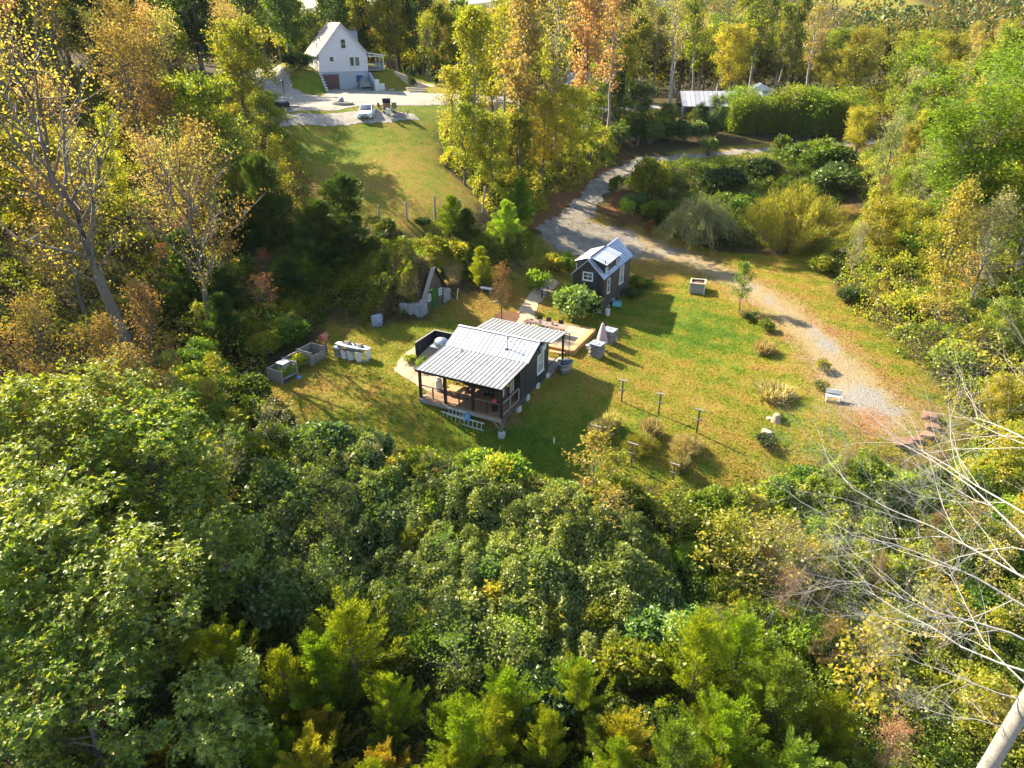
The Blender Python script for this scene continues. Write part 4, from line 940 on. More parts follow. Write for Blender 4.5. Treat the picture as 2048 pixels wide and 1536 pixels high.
for k in range(4):
    for s in (-1, 1): MB().box((s * .3, -.22 + k * .15, .55), (.03, .12, 1.1)).build('slat', M['grey_wood'], o); MB().box((-.22 + k * .15, s * .3, .55), (.12, .03, 1.1)).build('slat', M['grey_wood'], o)
MB().box((0, 0, 1.12), (.7, .66, .05)).build('lid', M['offwhite'], o)
q = LC(.6, .12); o = MB().lathe((0, 0, 0), [(.1, 0), (.16, .3), (.17, .32), (.13, .3)], 12).build('bucket', M['blue_plastic'], None, loc=LC(1.15, -.15)); tag(o, 'blue bucket tipped beside the nearest compost bay', 'bucket'); o.rotation_euler = (1.3, 0, 1)
q = LC(LLn + .25, .1); bh = thing('bird_box', 'red roofed bird box on a post beside the compost row', 'bird house', q, ang_c)
MB().box((0, 0, .6), (.09, .09, 1.3)).build('post', M['post_wood'], bh)
MB().box((-.1, .05, 1.4), (.5, .34, .34)).build('box', M['red_wood'], bh); MB().prism([(-.25, 1.56), (.35, 1.56), (.05, 1.78)], -.42, .22, axis=0).build('roof', M['terracotta'], bh)
MB().lathe((0, 0, 0), [(.001, 0), (.045, .0)], 10).build('hole', M['black'], bh, loc=(.152, .05, 1.42), rot=(0, R(90), 0))
q = G(703, 722); q = q - U * .1 + Wd * .45; pb = thing('potting_bench', 'long pale topped potting bench with seedling trays beside the compost bays', 'bench', (q.x, q.y, h1(q.x, q.y)), YAW + R(4))
b = MB(); n = 20; vs = []
for z in (.93, .98): vs += [((1.42 if math.cos(2 * math.pi * k / n) > 0 else 1.42) * max(-1, min(1, 1.25 * math.cos(2 * math.pi * k / n))), .36 * math.sin(2 * math.pi * k / n), z) for k in range(n)]
b.add(vs, [tuple(range(n, 2 * n)), tuple(reversed(range(n)))] + [(k, (k + 1) % n, n + (k + 1) % n, n + k) for k in range(n)]).build('top', M['white'], pb)
for x in (-1.2, 1.25):
    MB().box((x, .05, .46), (.06, .5, .92)).build('side_panel', M['offwhite'], pb)
MB().beam((-1.2, -.35, .06), (1.3, -.35, .06), .06, .06).build('bottom_rail', M['cushion'], pb)
MB().beam((-.7, .05, .55), (.9, .05, .55), .03, .3).build('brace', M['offwhite'], pb)
for i, (x, m, lab) in enumerate(((-1.25, 'galv', 'round galvanised bin at the left end of the potting bench'), (-.6, 'offwhite', 'short pale bin under the potting bench next to the round one'), (-.02, 'offwhite', 'middle pale bin standing under the potting bench'), (.72, 'offwhite', 'pale bin at the right end under the potting bench'))):
    p = Vector(pb.location) + U * x - Wd * .28; t = thing('storage_bin', lab, 'bin', (p.x, p.y, h1(p.x, p.y)), YAW + .1 * i, 'bins under the potting bench')
    if i == 0: MB().lathe((0, 0, 0), [(.26, 0), (.3, .72), (.31, .74)], 16).build('body', M[m], t); MB().lathe((0, 0, .74), [(.33, 0), (.33, .03), (.1, .1), (.01, .11)], 16).build('lid', M['galv'], t)
    else:
        b = MB(); z = .55 + .05 * i; b.add([(-.17, -.17, 0), (.17, -.17, 0), (.17, .17, 0), (-.17, .17, 0), (-.22, -.22, z), (.22, -.22, z), (.22, .22, z), (-.22, .22, z)], [(3, 2, 1, 0), (0, 1, 5, 4), (1, 2, 6, 5), (2, 3, 7, 6), (3, 0, 4, 7)]); b.build('body', M[m], t)
        MB().box((0, 0, z + .02), (.48, .48, .05)).build('lid', M['galv'], t)
for i, x in enumerate((-.55, .55)):
    p = Vector(pb.location) + U * x + Wd * .03 + Vector((0, 0, .98)); t = thing('wooden_box', ['small wooden box towards the left of the potting bench top', 'small wooden box towards the right of the potting bench top'][i], 'box', p, YAW)
    MB().box((0, 0, .11), (.36, .24, .22)).build('box_body', M['cushion'], t); MB().box((0, 0, .215), (.3, .18, .02)).build('soil', M['mulch'], t)
pot_me = MB().lathe((0, 0, 0), [(.05, 0), (.07, .12), (.075, .13), (.05, .12)], 10).mesh('plant_pot', M['black'])
for i in range(11):
    p = Vector(pb.location) + U * (-.9 + .185 * i) + Wd * (.14 if i % 2 else .0) + Vector((0, 0, .98))
    if abs(i - 2) < 1 or abs(i - 8) < 1: continue
    tag(inst('plant_pot', pot_me, None, p), 'small black seedling pot on the potting bench', 'pot', 'black seedling pots along the potting bench')

# ================================================================ trellis posts, planter, odds and ends on the lawn
tp0 = None
for i, (px, py, hh, lab) in enumerate(((1243, 803, 1.65, 'brown T shaped trellis post furthest up the lawn by the cabin shadow'), (1317, 829, 1.6, 'brown T shaped trellis post in the middle of the upper row'), (1393, 866, 1.75, 'brown T shaped trellis post at the right end of the upper row'),
                                        (1190, 895, 1.6, 'trellis post half hidden behind the yellow leaved sapling'), (1262, 932, 1.65, 'brown T shaped trellis post in the middle of the lower row'), (1345, 968, 1.45, 'brown T shaped trellis post in the weeds at the right of the lower row'))):
    p = G(px, py)
    if tp0 is None:
        tp0 = thing('trellis_post', lab, 'trellis post', p, YAW, 'T shaped trellis posts below the cabin')
        MB().box((0, 0, .78), (.09, .09, 1.66)).build('post', M['post_wood'], tp0)
        MB().box((0, -.02, 1.63), (.72, .09, .05)).build('crossarm', M['grey_wood'], tp0); MB().box((0, -.06, .95), (.5, .05, .06)).build('lower_crossarm', M['grey_wood'], tp0)
        for x in (-.33, .33): MB().tube([(x, -.02, 1.62), (x, -.02, 1.72)], .012, 5).build('wire_hook', M['galv'], tp0)
    else: copy_tree(tp0, p, YAW + R(random.uniform(-6, 6)), lab, scale=hh / 1.65)
p = G(1394, 583); cp = thing('cube_planter', 'square raised planter with pale wooden frame alone on the lawn', 'planter', p, YAW + R(10))
for s in (-1, 1):
    for k in range(4):
        MB().box((0, s * .62, .12 + k * .22), (1.22, .03, .2)).build('board', M['grey_wood'] if s < 0 else M['post_wood'], cp); MB().box((s * .62, 0, .12 + k * .22), (.03, 1.18, .2)).build('board', M['grey_wood'], cp)
    for q in (-1, 1): MB().box((s * .62, q * .62, .47), (.1, .1, .98)).build('corner_post', M['cushion'], cp)
    MB().box((0, s * .62, .97), (1.36, .12, .04)).build('top_rail', M['cushion'], cp); MB().box((s * .62, 0, .972), (.12, 1.1, .04)).build('top_rail', M['cushion'], cp)
MB().box((0, 0, .78), (1.18, 1.18, .04)).build('soil', M['mulch'], cp)
p = G(1665, 803); wb = thing('white_bench', 'small white bench at the edge of the gravel turning place', 'bench', p, R(-18))
MB().box((0, 0, .42), (1.0, .36, .05)).build('seat', M['white'], wb); MB().box((0, .2, .68), (1.0, .04, .28)).build('backrest', M['white'], wb)
for x in (-.42, .42): MB().box((x, 0, .2), (.05, .32, .4)).build('leg', M['white'], wb)
rocks = [(1859, 838, .62, 'red_rock', 'tallest of the rusty boulders at the far end of the curve'), (1863, 857, .5, 'red_rock', 'flat topped rusty boulder just below the tallest one'), (1853, 872, .48, 'red_rock', 'sloping rusty boulder in the middle of the boulder curve'),
         (1833, 880, .45, 'red_rock', 'rounded rusty boulder touching the long flat slab'), (1806, 888, .72, 'red_rock', 'long flat rusty slab at the near end of the boulder curve'), (1820, 899, .3, 'red_rock', 'small rusty stone in front of the long flat slab'),
         (1534, 866, .42, 'pale_rock', 'pale flat stone lying alone in the lower lawn'), (1539, 838, .26, 'pale_rock', 'pale stone leaning on the small stump in the lawn'), (1512, 738, .17, 'terracotta', 'small brick red stone alone in the middle of the lawn'),
         (768, 178, .5, 'pale_rock', 'pale rock at the foot of the white wall by the upper house'), (783, 181, .55, 'pale_rock', 'pale rock in the grass right of the white wall'), (662, 182, .35, 'grey_rock', 'grey rock at the foot of the stepped block wall')]
for i, (px, py, s, m, lab) in enumerate(rocks):
    o = bpy.data.objects.new('boulder' if s > .3 else 'stone', rock_mesh('rock', (s, s * .75, s * (.8 if 'tall' in lab else .5)), M[m], 20 + i, 1, 3)); link(o)
    q = G(px, py); o.location = q + Vector((0, 0, s * .1)); o.rotation_euler = (0, random.uniform(-.25, .25), random.uniform(-.6, .6)); tag(o, lab, 'boulder' if s > .3 else 'stone')
p = G(1552, 842); stp = thing('tree_stump', 'short rotting stump with a tuft of leaves in the lawn', 'stump', p)
MB().lathe((0, 0, -.1), [(.42, 0), (.3, .2), (.24, .55), (.2, .62), (.02, .6)], 11).build('wood', M['cut_log'], stp)
# fence posts below the upper lawn
for i, (px, py, hh, lean, lab) in enumerate(((759, 443, 1.5, 0, 'leftmost weathered fence post at the lower edge of the upper lawn'), (814, 440, 1.65, 0, 'second weathered fence post from the left at the upper lawn edge'), (871, 443, 2.35, 0, 'tallest weathered fence post in the middle of the row'),
                                              (921, 440, 1.9, 0, 'weathered fence post just behind the young pine'), (964, 425, 2.5, .14, 'leaning weathered fence post at the right end of the row'))):
    o = MB().tube([(0, 0, -.3), (lean * hh * .5, 0, hh * .5), (lean * hh, 0, hh)], [.1, .095, .085], 8, smooth=True).build('fence_post', M['grey_wood'], None, loc=G(px, py)); tag(o, lab, 'fence post', 'old fence posts below the upper lawn')

# ================================================================ the upper house
hz_ = h1(HO[0] + 2.5, HO[1] - .8)
uh = thing('upper_house', 'tall pale clapboard house with steep brown roof and basement garage', 'house', (HO[0], HO[1], hz_), HYAW)
HW, HLn, HB_, HE_, HR_ = 6.75, 9.2, 2.35, 4.75, 8.45
MB().box((HW / 2, HLn / 2, HB_ / 2 - .2), (HW - .06, HLn - .06, HB_ + .4)).build('basement_wall', M['basement'], uh)
def cl(z0, z1):
    def wid(z): return HW / 2 if z <= HE_ else HW / 2 * (HR_ - .1 - z) / (HR_ - .1 - HE_)
    a, b = wid(z0), wid(z1); c = HW / 2
    return MB().prism([(c - a, z0), (c + a, z0), (c + b, z1), (c - b, z1)], -.035, .0, axis=1)
nz = 34
for k in range(nz):
    z0 = HB_ + (HR_ - .15 - HB_) * k / nz; z1 = HB_ + (HR_ - .15 - HB_) * (k + 1) / nz
    cl(z0 + .012, z1).build('siding_board', M['siding'], uh)
MB().prism([(0, HB_), (HW, HB_), (HW, HE_), (HW / 2, HR_ - .12), (0, HE_)], .003, HLn, axis=1).build('wall', M['siding'], uh)
for k in range(14):
    z = HB_ + .09 + k * .17
    MB().box((-.02, HLn / 2, z), (.03, HLn, .145)).build('siding_board', M['white'], uh)
LSr = math.hypot(HW / 2 + .35, (HR_ - HE_) * (1 + .35 / (HW / 2)))
for s, m in ((-1, 'shingle'), (1, 'shingle')):
    c = HW / 2; ex = .35; zl = HE_ - (HR_ - HE_) * ex / c
    for k in range(12):
        f0, f1 = k / 12, (k + 1) / 12; xa, za = c + s * (c + ex) * (1 - f0), zl + (HR_ - zl) * f0; xb, zb = c + s * (c + ex) * (1 - f1), zl + (HR_ - zl) * f1
        MB().prism([(xa, za + .06), (xb, zb + .01), (xb, zb + .05), (xa, za + .11)], -.3, HLn + .3, axis=1).build('shingle_course', M[m], uh)
    MB().beam((c + s * (c + ex), -.31, zl), (c, -.31, HR_ - .02), .05, .2, up=(0, 1, 0)).build('barge_board', M['white'], uh)
    MB().beam((c + s * (c + ex), -.3, zl), (c + s * (c + ex), HLn + .3, zl), .1, .12).build('gutter', M['white'], uh)
window(uh, (3.55, -.035, 5.85), .72, 1.2, (0, -1, 0), cols=1, rows=2, fw=.1); window(uh, (1.75, -.035, 3.95), .62, .7, (0, -1, 0), cols=1, rows=1, fw=.1)
for x in (4.55, 5.3): window(uh, (x, -.035, 3.6), .66, 1.2, (0, -1, 0), cols=1, rows=1, fw=.1)
MB().beam((3.95, -.07, HB_), (3.95, -.07, 4.9), .05).build('conduit', M['white'], uh)
gd = MB().box((1.35, -.0, 1.0), (2.3, .06, 2.0)).build('garage_door', M['red_brown'], uh)
for k in range(4): MB().box((1.35, -.045, .26 + k * .49), (2.2, .03, .46)).build('panel', M['red_brown'], gd)
MB().box((1.35, -.02, 2.08), (2.55, .1, .14)).build('garage_lintel', M['slate'], uh)
MB().box((5.45, -.01, 1.4), (.95, .06, .8)).build('basement_window', M['navy'], uh); MB().box((5.45, -.03, .95), (1.1, .1, .08)).build('window_sill', M['basement'], uh)
MB().box((HW + .02, .9, 9.1 - 1.2), (.02, .02, .02)).build('vent', M['white'], uh)
# side dormer on the right slope, left wall openings
dm = MB().prism([(HW / 2 + .6, 7.6), (HW - .25, 7.4), (HW - .25, 5.1), (HW / 2 + .6, 7.0)], 3.6, 7.2, axis=1).build('dormer', M['slate'], uh)
MB().beam((HW / 2 + .3, 5.4, 7.82), (HW + .1, 5.4, 7.48), 4.0, .1, up=(0, 0, 1)).build('roof', M['shingle_dark'], dm)
for y in (1.7, 5.6): window(uh, (-.045, y, 3.75), .8, 1.1, (-1, 0, 0), cols=1, rows=2, fw=.1)
MB().box((-.04, 3.6, 3.4), (.05, .9, 1.8)).build('side_door', M['cushion'], uh)
for x, z in ((1.0, 6.35), (.35, 5.6)): MB().tube([(x, 2.0 + x, z - .3), (x, 2.0 + x, z + .35)], .06, 6).build('vent_pipe', M['black_metal'], uh)
# side porch on the right
po = MB(); MB().box((HW + 1.25, 2.9, HB_ + .05), (2.5, 4.6, .14)).build('porch_floor', M['grey_wood'], uh)
MB().prism([(HW, HE_ - .15), (HW + 2.75, HE_ - .5), (HW + 2.75, HE_ - .4), (HW, HE_ - .02)], .35, 5.4, axis=1).build('porch_roof', M['white'], uh)
for y in (.7, 2.9, 5.1): MB().box((HW + 2.5, y, HB_ + .95), (.14, .14, 1.85)).build('porch_post', M['white'], uh)
MB().box((HW + 1.3, .65, HB_ + 1.85), (2.4, .1, .16)).build('porch_beam', M['white'], uh)
for a, b in (((HW, .7), (HW + 2.5, .7)), ((HW + 2.5, .7), (HW + 2.5, 5.1))):
    r_ = MB().beam((*a, HB_ + .95), (*b, HB_ + .95), .07, .06).build('porch_rail', M['slate'], uh)
    bb_ = MB(); n = 14
    for k in range(n): q = Vector(a) + (Vector(b) - Vector(a)) * (k + .5) / n; bb_.box((q.x, q.y, HB_ + .52), (.05, .05, .82))
    bb_.build('baluster_row', M['slate'], r_)
MB().box((HW + 1.3, 2.9, 1.05), (2.3, 4.4, 2.1)).build('porch_base', M['basement'], uh)
# walls either side of the garage court
def LU(x, y, z=0):
    c, s = math.cos(HYAW), math.sin(HYAW); return Vector((HO[0] + x * c - y * s, HO[1] + x * s + y * c, hz_ + z))
rw = thing('stepped_block_wall', 'stepped whitewashed block wall left of the garage door', 'retaining wall', LU(-.1, 0), HYAW)
for k in range(7):
    zt = 2.1 - k * .3
    MB().box((0, -.35 - k * .62, zt / 2 - .1), (.34, .6, zt + .2)).build('wall_step', M['basement'], rw); MB().box((0, -.35 - k * .62, zt + .03), (.4, .64, .08)).build('coping', M['white'], rw)
rw = thing('sloping_white_wall', 'sloping pale wall right of the covered car', 'retaining wall', LU(HW + .15, 0), HYAW)
MB().prism([(0, -.2), (-3.4, -.2), (-3.4, .8), (-.2, 2.2), (0, 2.2)], -.15, .15, axis=0).build('wall_body', M['basement'], rw)
MB().box((.05, -3.7, .65), (.6, .55, 1.6)).build('end_pier', M['white'], rw); MB().box((.7, -3.9, .45), (.7, .3, .95)).build('low_wall', M['offwhite'], rw)

# ================================================================ cars
def loft(sections, m, name, parent, smooth=True):
    """sections: lists of (x, y, z) rings of equal length"""
    n = len(sections[0]); vs = [p for s in sections for p in s]
    fs = [(i * n + k, i * n + (k + 1) % n, (i + 1) * n + (k + 1) % n, (i + 1) * n + k) for i in range(len(sections) - 1) for k in range(n)]
    b = MB(); b.add(vs, fs, smooth); b.add(sections[0], [tuple(reversed(range(n)))]); b.add(sections[-1], [tuple(range(n))]); return b.build(name, m, parent)
def ring(y, w, z0, z1, r=.18, wt=None):
    wt = wt if wt is not None else w * .92
    return [(-w * .93, y, z0), (w * .93, y, z0), (w, y, z0 + r), (w, y, (z0 + z1) / 2), (wt, y, z1 - r * .4), (wt * .85, y, z1), (-wt * .85, y, z1), (-wt, y, z1 - r * .4), (-w, y, (z0 + z1) / 2), (-w, y, z0 + r)]
def car(name, label, loc, rz):
    t = thing(name, label, 'car', loc, rz)      # nose towards -y
    loft([ring(-2.2, .70, .32, .62), ring(-2.12, .80, .24, .70), ring(-1.6, .85, .22, .80), ring(-.95, .86, .2, .90), ring(0, .87, .2, .95), ring(1.2, .87, .2, .96), ring(1.9, .84, .24, .94), ring(2.2, .74, .35, .86)], M['car_white'], 'body', t)
    loft([ring(-.95, .72, .88, .93, .03, .6), ring(-.2, .74, .9, 1.36, .12, .60), ring(.1, .75, .9, 1.42, .12, .60), ring(1.0, .75, .9, 1.41, .12, .60), ring(1.5, .74, .9, 1.3, .1, .6), ring(2.0, .7, .88, .94, .03, .6)], M['glass'], 'windows', t)
    loft([ring(-.12, .62, 1.36, 1.42, .03, .56), ring(.1, .64, 1.38, 1.46, .03, .58), ring(1.0, .64, 1.38, 1.45, .03, .58), ring(1.45, .62, 1.3, 1.36, .03, .56)], M['car_white'], 'roof', t)
    for s in (-1, 1):
        MB().beam((s * .70, -.98, .92), (s * .62, -.12, 1.40), .07, .05).build('windscreen_pillar', M['car_white'], t); MB().beam((s * .73, .45, .92), (s * .62, .45, 1.4), .09, .05).build('door_pillar', M['car_white'], t)
        MB().box((s * .95, -.65, .98), (.16, .1, .12)).build('mirror', M['car_white'], t, bevel=.02)
        MB().box((s * .56, -2.13, .64), (.34, .1, .14)).build('headlight', M['alu'], t, bevel=.02)
        MB().box((s * .55, -2.19, .36), (.16, .06, .09)).build('fog_lamp', M['alu'], t)
        for y in (-1.38, 1.35):
            w_ = MB().tube([(s * .72, y, .32), (s * .88, y, .32)], .32, 18).build('wheel', M['tyre'], t); MB().tube([(s * .87, y, .32), (s * .895, y, .32)], .19, 12).build('rim', M['alu'], w_)
        MB().box((s * .55, 2.2, .7), (.3, .06, .16)).build('tail_light', M['red'], t)
    MB().box((0, -2.2, .56), (.62, .06, .13)).build('grille', M['black'], t); MB().box((0, -2.22, .34), (.9, .05, .13)).build('air_intake', M['black'], t)
    MB().box((0, -2.24, .45), (1.3, .06, .06)).build('bumper', M['car_white'], t, bevel=.02); MB().box((0, -2.27, .45), (.4, .02, .1)).build('number_plate', M['offwhite'], t)
    return t
p = G(725, 241); car('white_car', 'white car parked on the gravel pad facing the camera', p + Vector((.2, 2.0, .06)), R(3))
p = G(722, 181); cc = thing('covered_car', 'car under a grey green fabric cover in front of the garage court', 'car', p + Vector((.2, 2.1, .04)), R(16))
secs = []
for y, w_, z in ((-2.3, .7, .55), (-2.2, .88, .75), (-1.2, .98, .98), (-.6, .95, 1.25), (-.1, .9, 1.52), (1.0, .92, 1.55), (1.7, .95, 1.25), (2.2, .9, 1.0), (2.35, .75, .7)):
    n = 18; secs.append([(w_ * (1.12 if z_ < .3 else 1 - .25 * (z_ / z) ** 3) * sx_ + .03 * math.sin(9 * y + 7 * z_), y + .04 * math.sin(7 * z_ + y), z_) for sx_, z_ in [(-1, 0.03), (-.98, z * .3), (-.97, z * .6), (-.93, z * .85), (-.7, z), (-.3, z * 1.02), (.3, z * 1.02), (.7, z), (.93, z * .85), (.97, z * .6), (.98, z * .3), (1, .03)]])
loft(secs, M['tarp'], 'cover', cc)
MB().box((0, -2.3, .32), (1.5, .12, .2)).build('bumper', M['black'], cc, bevel=.03)
for s in (-1, 1):
    for y in (-1.4, 1.4): MB().tube([(s * .75, y, .3), (s * 1.0, y, .3)], .3, 14).build('wheel', M['tyre'], cc)
MB().lathe((-1.5, 1.5, 0), [(.3, 0), (.35, .6), (.25, 1.2), (.02, 1.3)], 10).build('loose_cover_fold', M['tarp'], cc)
p = G(553, 222) - Vector((0, 0, .12)); tr = thing('utility_trailer', 'dark utility trailer loaded with clutter in the tree shade', 'trailer', p, R(20))
MB().box((0, 0, .6), (3.0, 1.5, .12)).build('bed', M['black_metal'], tr)
for s in (-1, 1):
    MB().box((0, s * .75, .85), (3.0, .05, .4)).build('side', M['black_metal'], tr); MB().tube([(.2, s * .8, .35), (.2, s * .98, .35)], .33, 14).build('wheel', M['tyre'], tr)
MB().box((-.6, 0, 1.0), (1.0, 1.1, .7)).build('load', M['navy'], tr); MB().box((.8, .1, .95), (.8, .8, .5)).build('load', M['slate'], tr)
MB().beam((1.5, 0, .55), (2.6, 0, .5), .1).build('drawbar', M['black_metal'], tr)
lp = thing('lamp_post', 'thin black lamp post at the bend of the upper driveway', 'lamp post', G(571, 208))
MB().tube([(0, 0, -.1), (0, 0, 2.3)], .045, 8).build('pole', M['black_metal'], lp)
MB().lathe((0, 0, 2.3), [(.08, 0), (.14, .28), (.16, .3), (.03, .45)], 8).build('lantern', M['glass'], lp); MB().lathe((0, 0, 2.58), [(.18, 0), (.03, .18)], 8).build('lantern_cap', M['black_metal'], lp)
o = MB().tube([(0, 0, -.1), (0, 0, 1.5)], .035, 6).build('marker_post', M['black_metal'], None, loc=G(575, 246)); tag(o, 'thin dark post at the left end of the parking pad', 'post')
p = G(684, 208); rp = thing('ring_planter', 'low stone ring with a small pale figure in the driveway', 'planter', p)
MB().lathe((0, 0, 0), [(1.35, 0), (1.35, .2), (1.1, .22), (1.1, .1)], 22, sy=.7).build('ring', M['pale_rock'], rp); MB().lathe((-.1, .2, .1), [(.12, 0), (.35, .2), (.3, .5), (.1, .6)], 10).build('statue', M['slate'], rp)
# patio set by the white car
t0 = G(783, 229); pt = thing('glass_table', 'round glass garden table on the lawn by the white car', 'table', t0)
MB().lathe((0, 0, .7), [(.75, 0), (.76, .02), (.02, .025)], 20).build('top', M['glass'], pt)
for k in range(4): a = R(45 + 90 * k); MB().beam((.6 * math.cos(a), .6 * math.sin(a), 0), (.5 * math.cos(a), .5 * math.sin(a), .7), .04).build('leg', M['chair_dark'], pt)
pc = None
for (dx_, dy_, a, m, lab) in ((1.2, -.3, -80, 'brown_wicker', 'brown wicker armchair right of the glass garden table'), (.2, 1.1, 10, 'brown_wicker', 'wicker armchair behind the glass garden table'), (-1.15, .4, 95, 'brown_wicker', 'wicker armchair left of the glass garden table'), (-.1, -1.15, 180, 'offwhite', 'pale chair in front of the glass garden table')):
    q = Vector(t0) + Vector((dx_, dy_, 0)); chair('garden_chair', lab, 'chair', (q.x, q.y, h1(q.x, q.y)), R(a), M[m], M[m], h=.45, w=.6, group='chairs round the glass garden table', bt=.55)
q = G(812, 236); chair('folding_chair', 'grey metal folding chair at the edge of the parking pad', 'chair', q, R(-100), M['galv'], M['slate'], h=.42, w=.5)
q = G(774, 219); gb = thing('kettle_grill', 'black lidded barbecue behind the glass garden table', 'barbecue', q)
MB().box((0, 0, .85), (.9, .5, .25)).build('firebox', M['black'], gb, bevel=.03); MB().prism([(-.25, .98), (.25, .98), (.18, 1.22), (-.18, 1.22)], -.45, .45, axis=0).build('lid', M['black_metal'], gb)
MB().box((0, 0, .35), (.8, .45, .7)).build('cabinet', M['brown_wicker'], gb)
q = G(762, 222); chair('garden_chair', 'low wicker chair nearest the white car', 'chair', q, R(70), M['brown_wicker'], M['offwhite'], h=.4, w=.55)
# steps in the garden beyond the drive
p = G(835, 184); gs = thing('garden_steps', 'three low stone steps between the clipped bushes', 'steps', p, R(20))
for k in range(3): MB().box((0, k * .75, .06 + k * .17), (2.4, .5, .2)).build('step', M['pale_rock'], gs)

# ================================================================ barn behind the bamboo, sheds
p0 = Vector(((1346 - 1024) / F_PX * 113, 108.5, ZC - 13.5)); 
bn = thing('tin_barn', 'long open barn with rust streaked tin roof behind the bamboo hedge', 'barn', (p0.x, p0.y + 6, h1(p0.x + 6, p0.y + 7)), R(-3))
bzz = ZC - 11.55 - bn.location.z; BW, BD = 12.6, 3.4
me = rib_panel_mesh('roof_panel', BW / 18, math.hypot(BD, 1.9), M['roof_rust'])
for i in range(18): inst('roof_panel', me, bn, (i * BW / 18, 0, bzz), (math.atan2(1.9, BD), 0, 0))
for i in range(18): inst('roof_panel', me, bn, ((i + 1) * BW / 18, 2 * BD, bzz), (math.atan2(1.9, BD), 0, R(180)))
for x in (.2, 4.4, 8.7, BW - .2):
    for y in (.2, 2 * BD - .2): MB().box((x, y, bzz / 2 - .2), (.3, .3, bzz + .3)).build('post', M['slate'], bn)
MB().box((BW / 2, 2 * BD - .3, bzz / 2), (BW - .4, .12, bzz - .2)).build('rear_wall', M['brown_board'], bn)
MB().box((BW / 2, .2, bzz - .12), (BW, .1, .2)).build('beam', M['grey_wood'], bn)
q = G(1469, 184); sh2 = thing('white_shed', 'small white roofed shed just behind the tin barn', 'shed', (40.5, 130, h1(40.5, 130)), R(-10))
zz = ZC - 10.1 - sh2.location.z
MB().box((2.2, 1.5, zz / 2 - .3), (4.2, 3, zz - .6)).build('wall', M['offwhite'], sh2)
MB().prism([(-.3, zz - .5), (2.2, zz + .6), (4.7, zz - .5)], -.3, 3.3, axis=1).build('roof', M['white'], sh2)
q = G(1190, 150); 
gh = thing('grey_roofed_house', 'low grey roofed house glimpsed between the tall poplars', 'house', (16.5, 146, h1(16.5, 146)), R(-12))
MB().box((0, 0, 1.4), (11, 6, 2.8)).build('wall', M['siding'], gh); MB().prism([(-3.4, 2.8), (3.4, 2.8), (0, 4.8)], -5.8, 5.8, axis=0).build('roof', M['slate'], gh)
for x in (-3, 0, 3): window(gh, (x, -3.0, 1.6), 1.0, 1.1, (0, -1, 0))
# cut logs on the right slope
random.seed(5)
p = G(1995, 1088)
for i in range(13):
    q = p + Vector((random.uniform(-1.1, 1.1), random.uniform(-.6, .6), 0)); r_ = random.uniform(.1, .18); ln = random.uniform(.5, 1.1)
    o = MB().tube([(-ln / 2, 0, 0), (ln / 2, 0, 0)], r_, 9).build('firewood_log', M['cut_log'], None, loc=(q.x, q.y, h1(q.x, q.y) + r_ + .18 * (i % 3)), rot=(0, random.uniform(-.25, .25), random.uniform(-.7, .7)))
    tag(o, 'cut log in the heap under the bare grey branches', 'log', 'heap of cut logs on the lower right slope')
# ================================================================ vegetation
rng = np.random.RandomState(3)
def nrm(a): return a / (np.linalg.norm(a, axis=-1, keepdims=True) + 1e-9)
def leaf_mesh(name, P, T, N, S, aspect, rnd, mats, cup=.12):
    """one folded four-cornered leaf per point: P foot points, T direction of growth, N face normal, S lengths"""
    n = len(P); B = nrm(np.cross(N, T)); T = nrm(T); N = nrm(np.cross(T, B)); S = np.asarray(S)[:, None]
    A = np.asarray(aspect); A = A[:, None] if A.ndim else A
    v = np.empty((n, 4, 3), np.float32)
    v[:, 0] = P; v[:, 1] = P + T * S * .5 + B * S * A * .5 + N * S * cup
    v[:, 2] = P + T * S - N * S * cup * .3; v[:, 3] = P + T * S * .5 - B * S * A * .5 + N * S * cup
    me = bpy.data.meshes.new(name); me.vertices.add(n * 4); me.vertices.foreach_set('co', v.ravel())
    me.loops.add(n * 4); me.loops.foreach_set('vertex_index', np.arange(n * 4, dtype=np.int32))
    me.polygons.add(n); me.polygons.foreach_set('loop_start', np.arange(0, n * 4, 4, dtype=np.int32)); me.update(calc_edges=True)
    a = me.attributes.new('rnd', 'FLOAT', 'FACE'); a.data.foreach_set('value', np.clip(rnd, 0, 1).astype(np.float32))
    me.materials.append(mats); return me
SD = np.array([sdir.x, sdir.y, sdir.z])      # leaves turn a little towards the light
def rand_dirs(n, up=.5, r=rng):
    d = r.normal(size=(n, 3)); d = nrm(d); d[:, 2] += up; return nrm(d + (SD * .3 if up > .15 else 0))
def obj_of(name, me, parent=None, loc=None):
    o = bpy.data.objects.new(name, me); link(o, parent)
    if loc is not None: o.location = loc
    return o
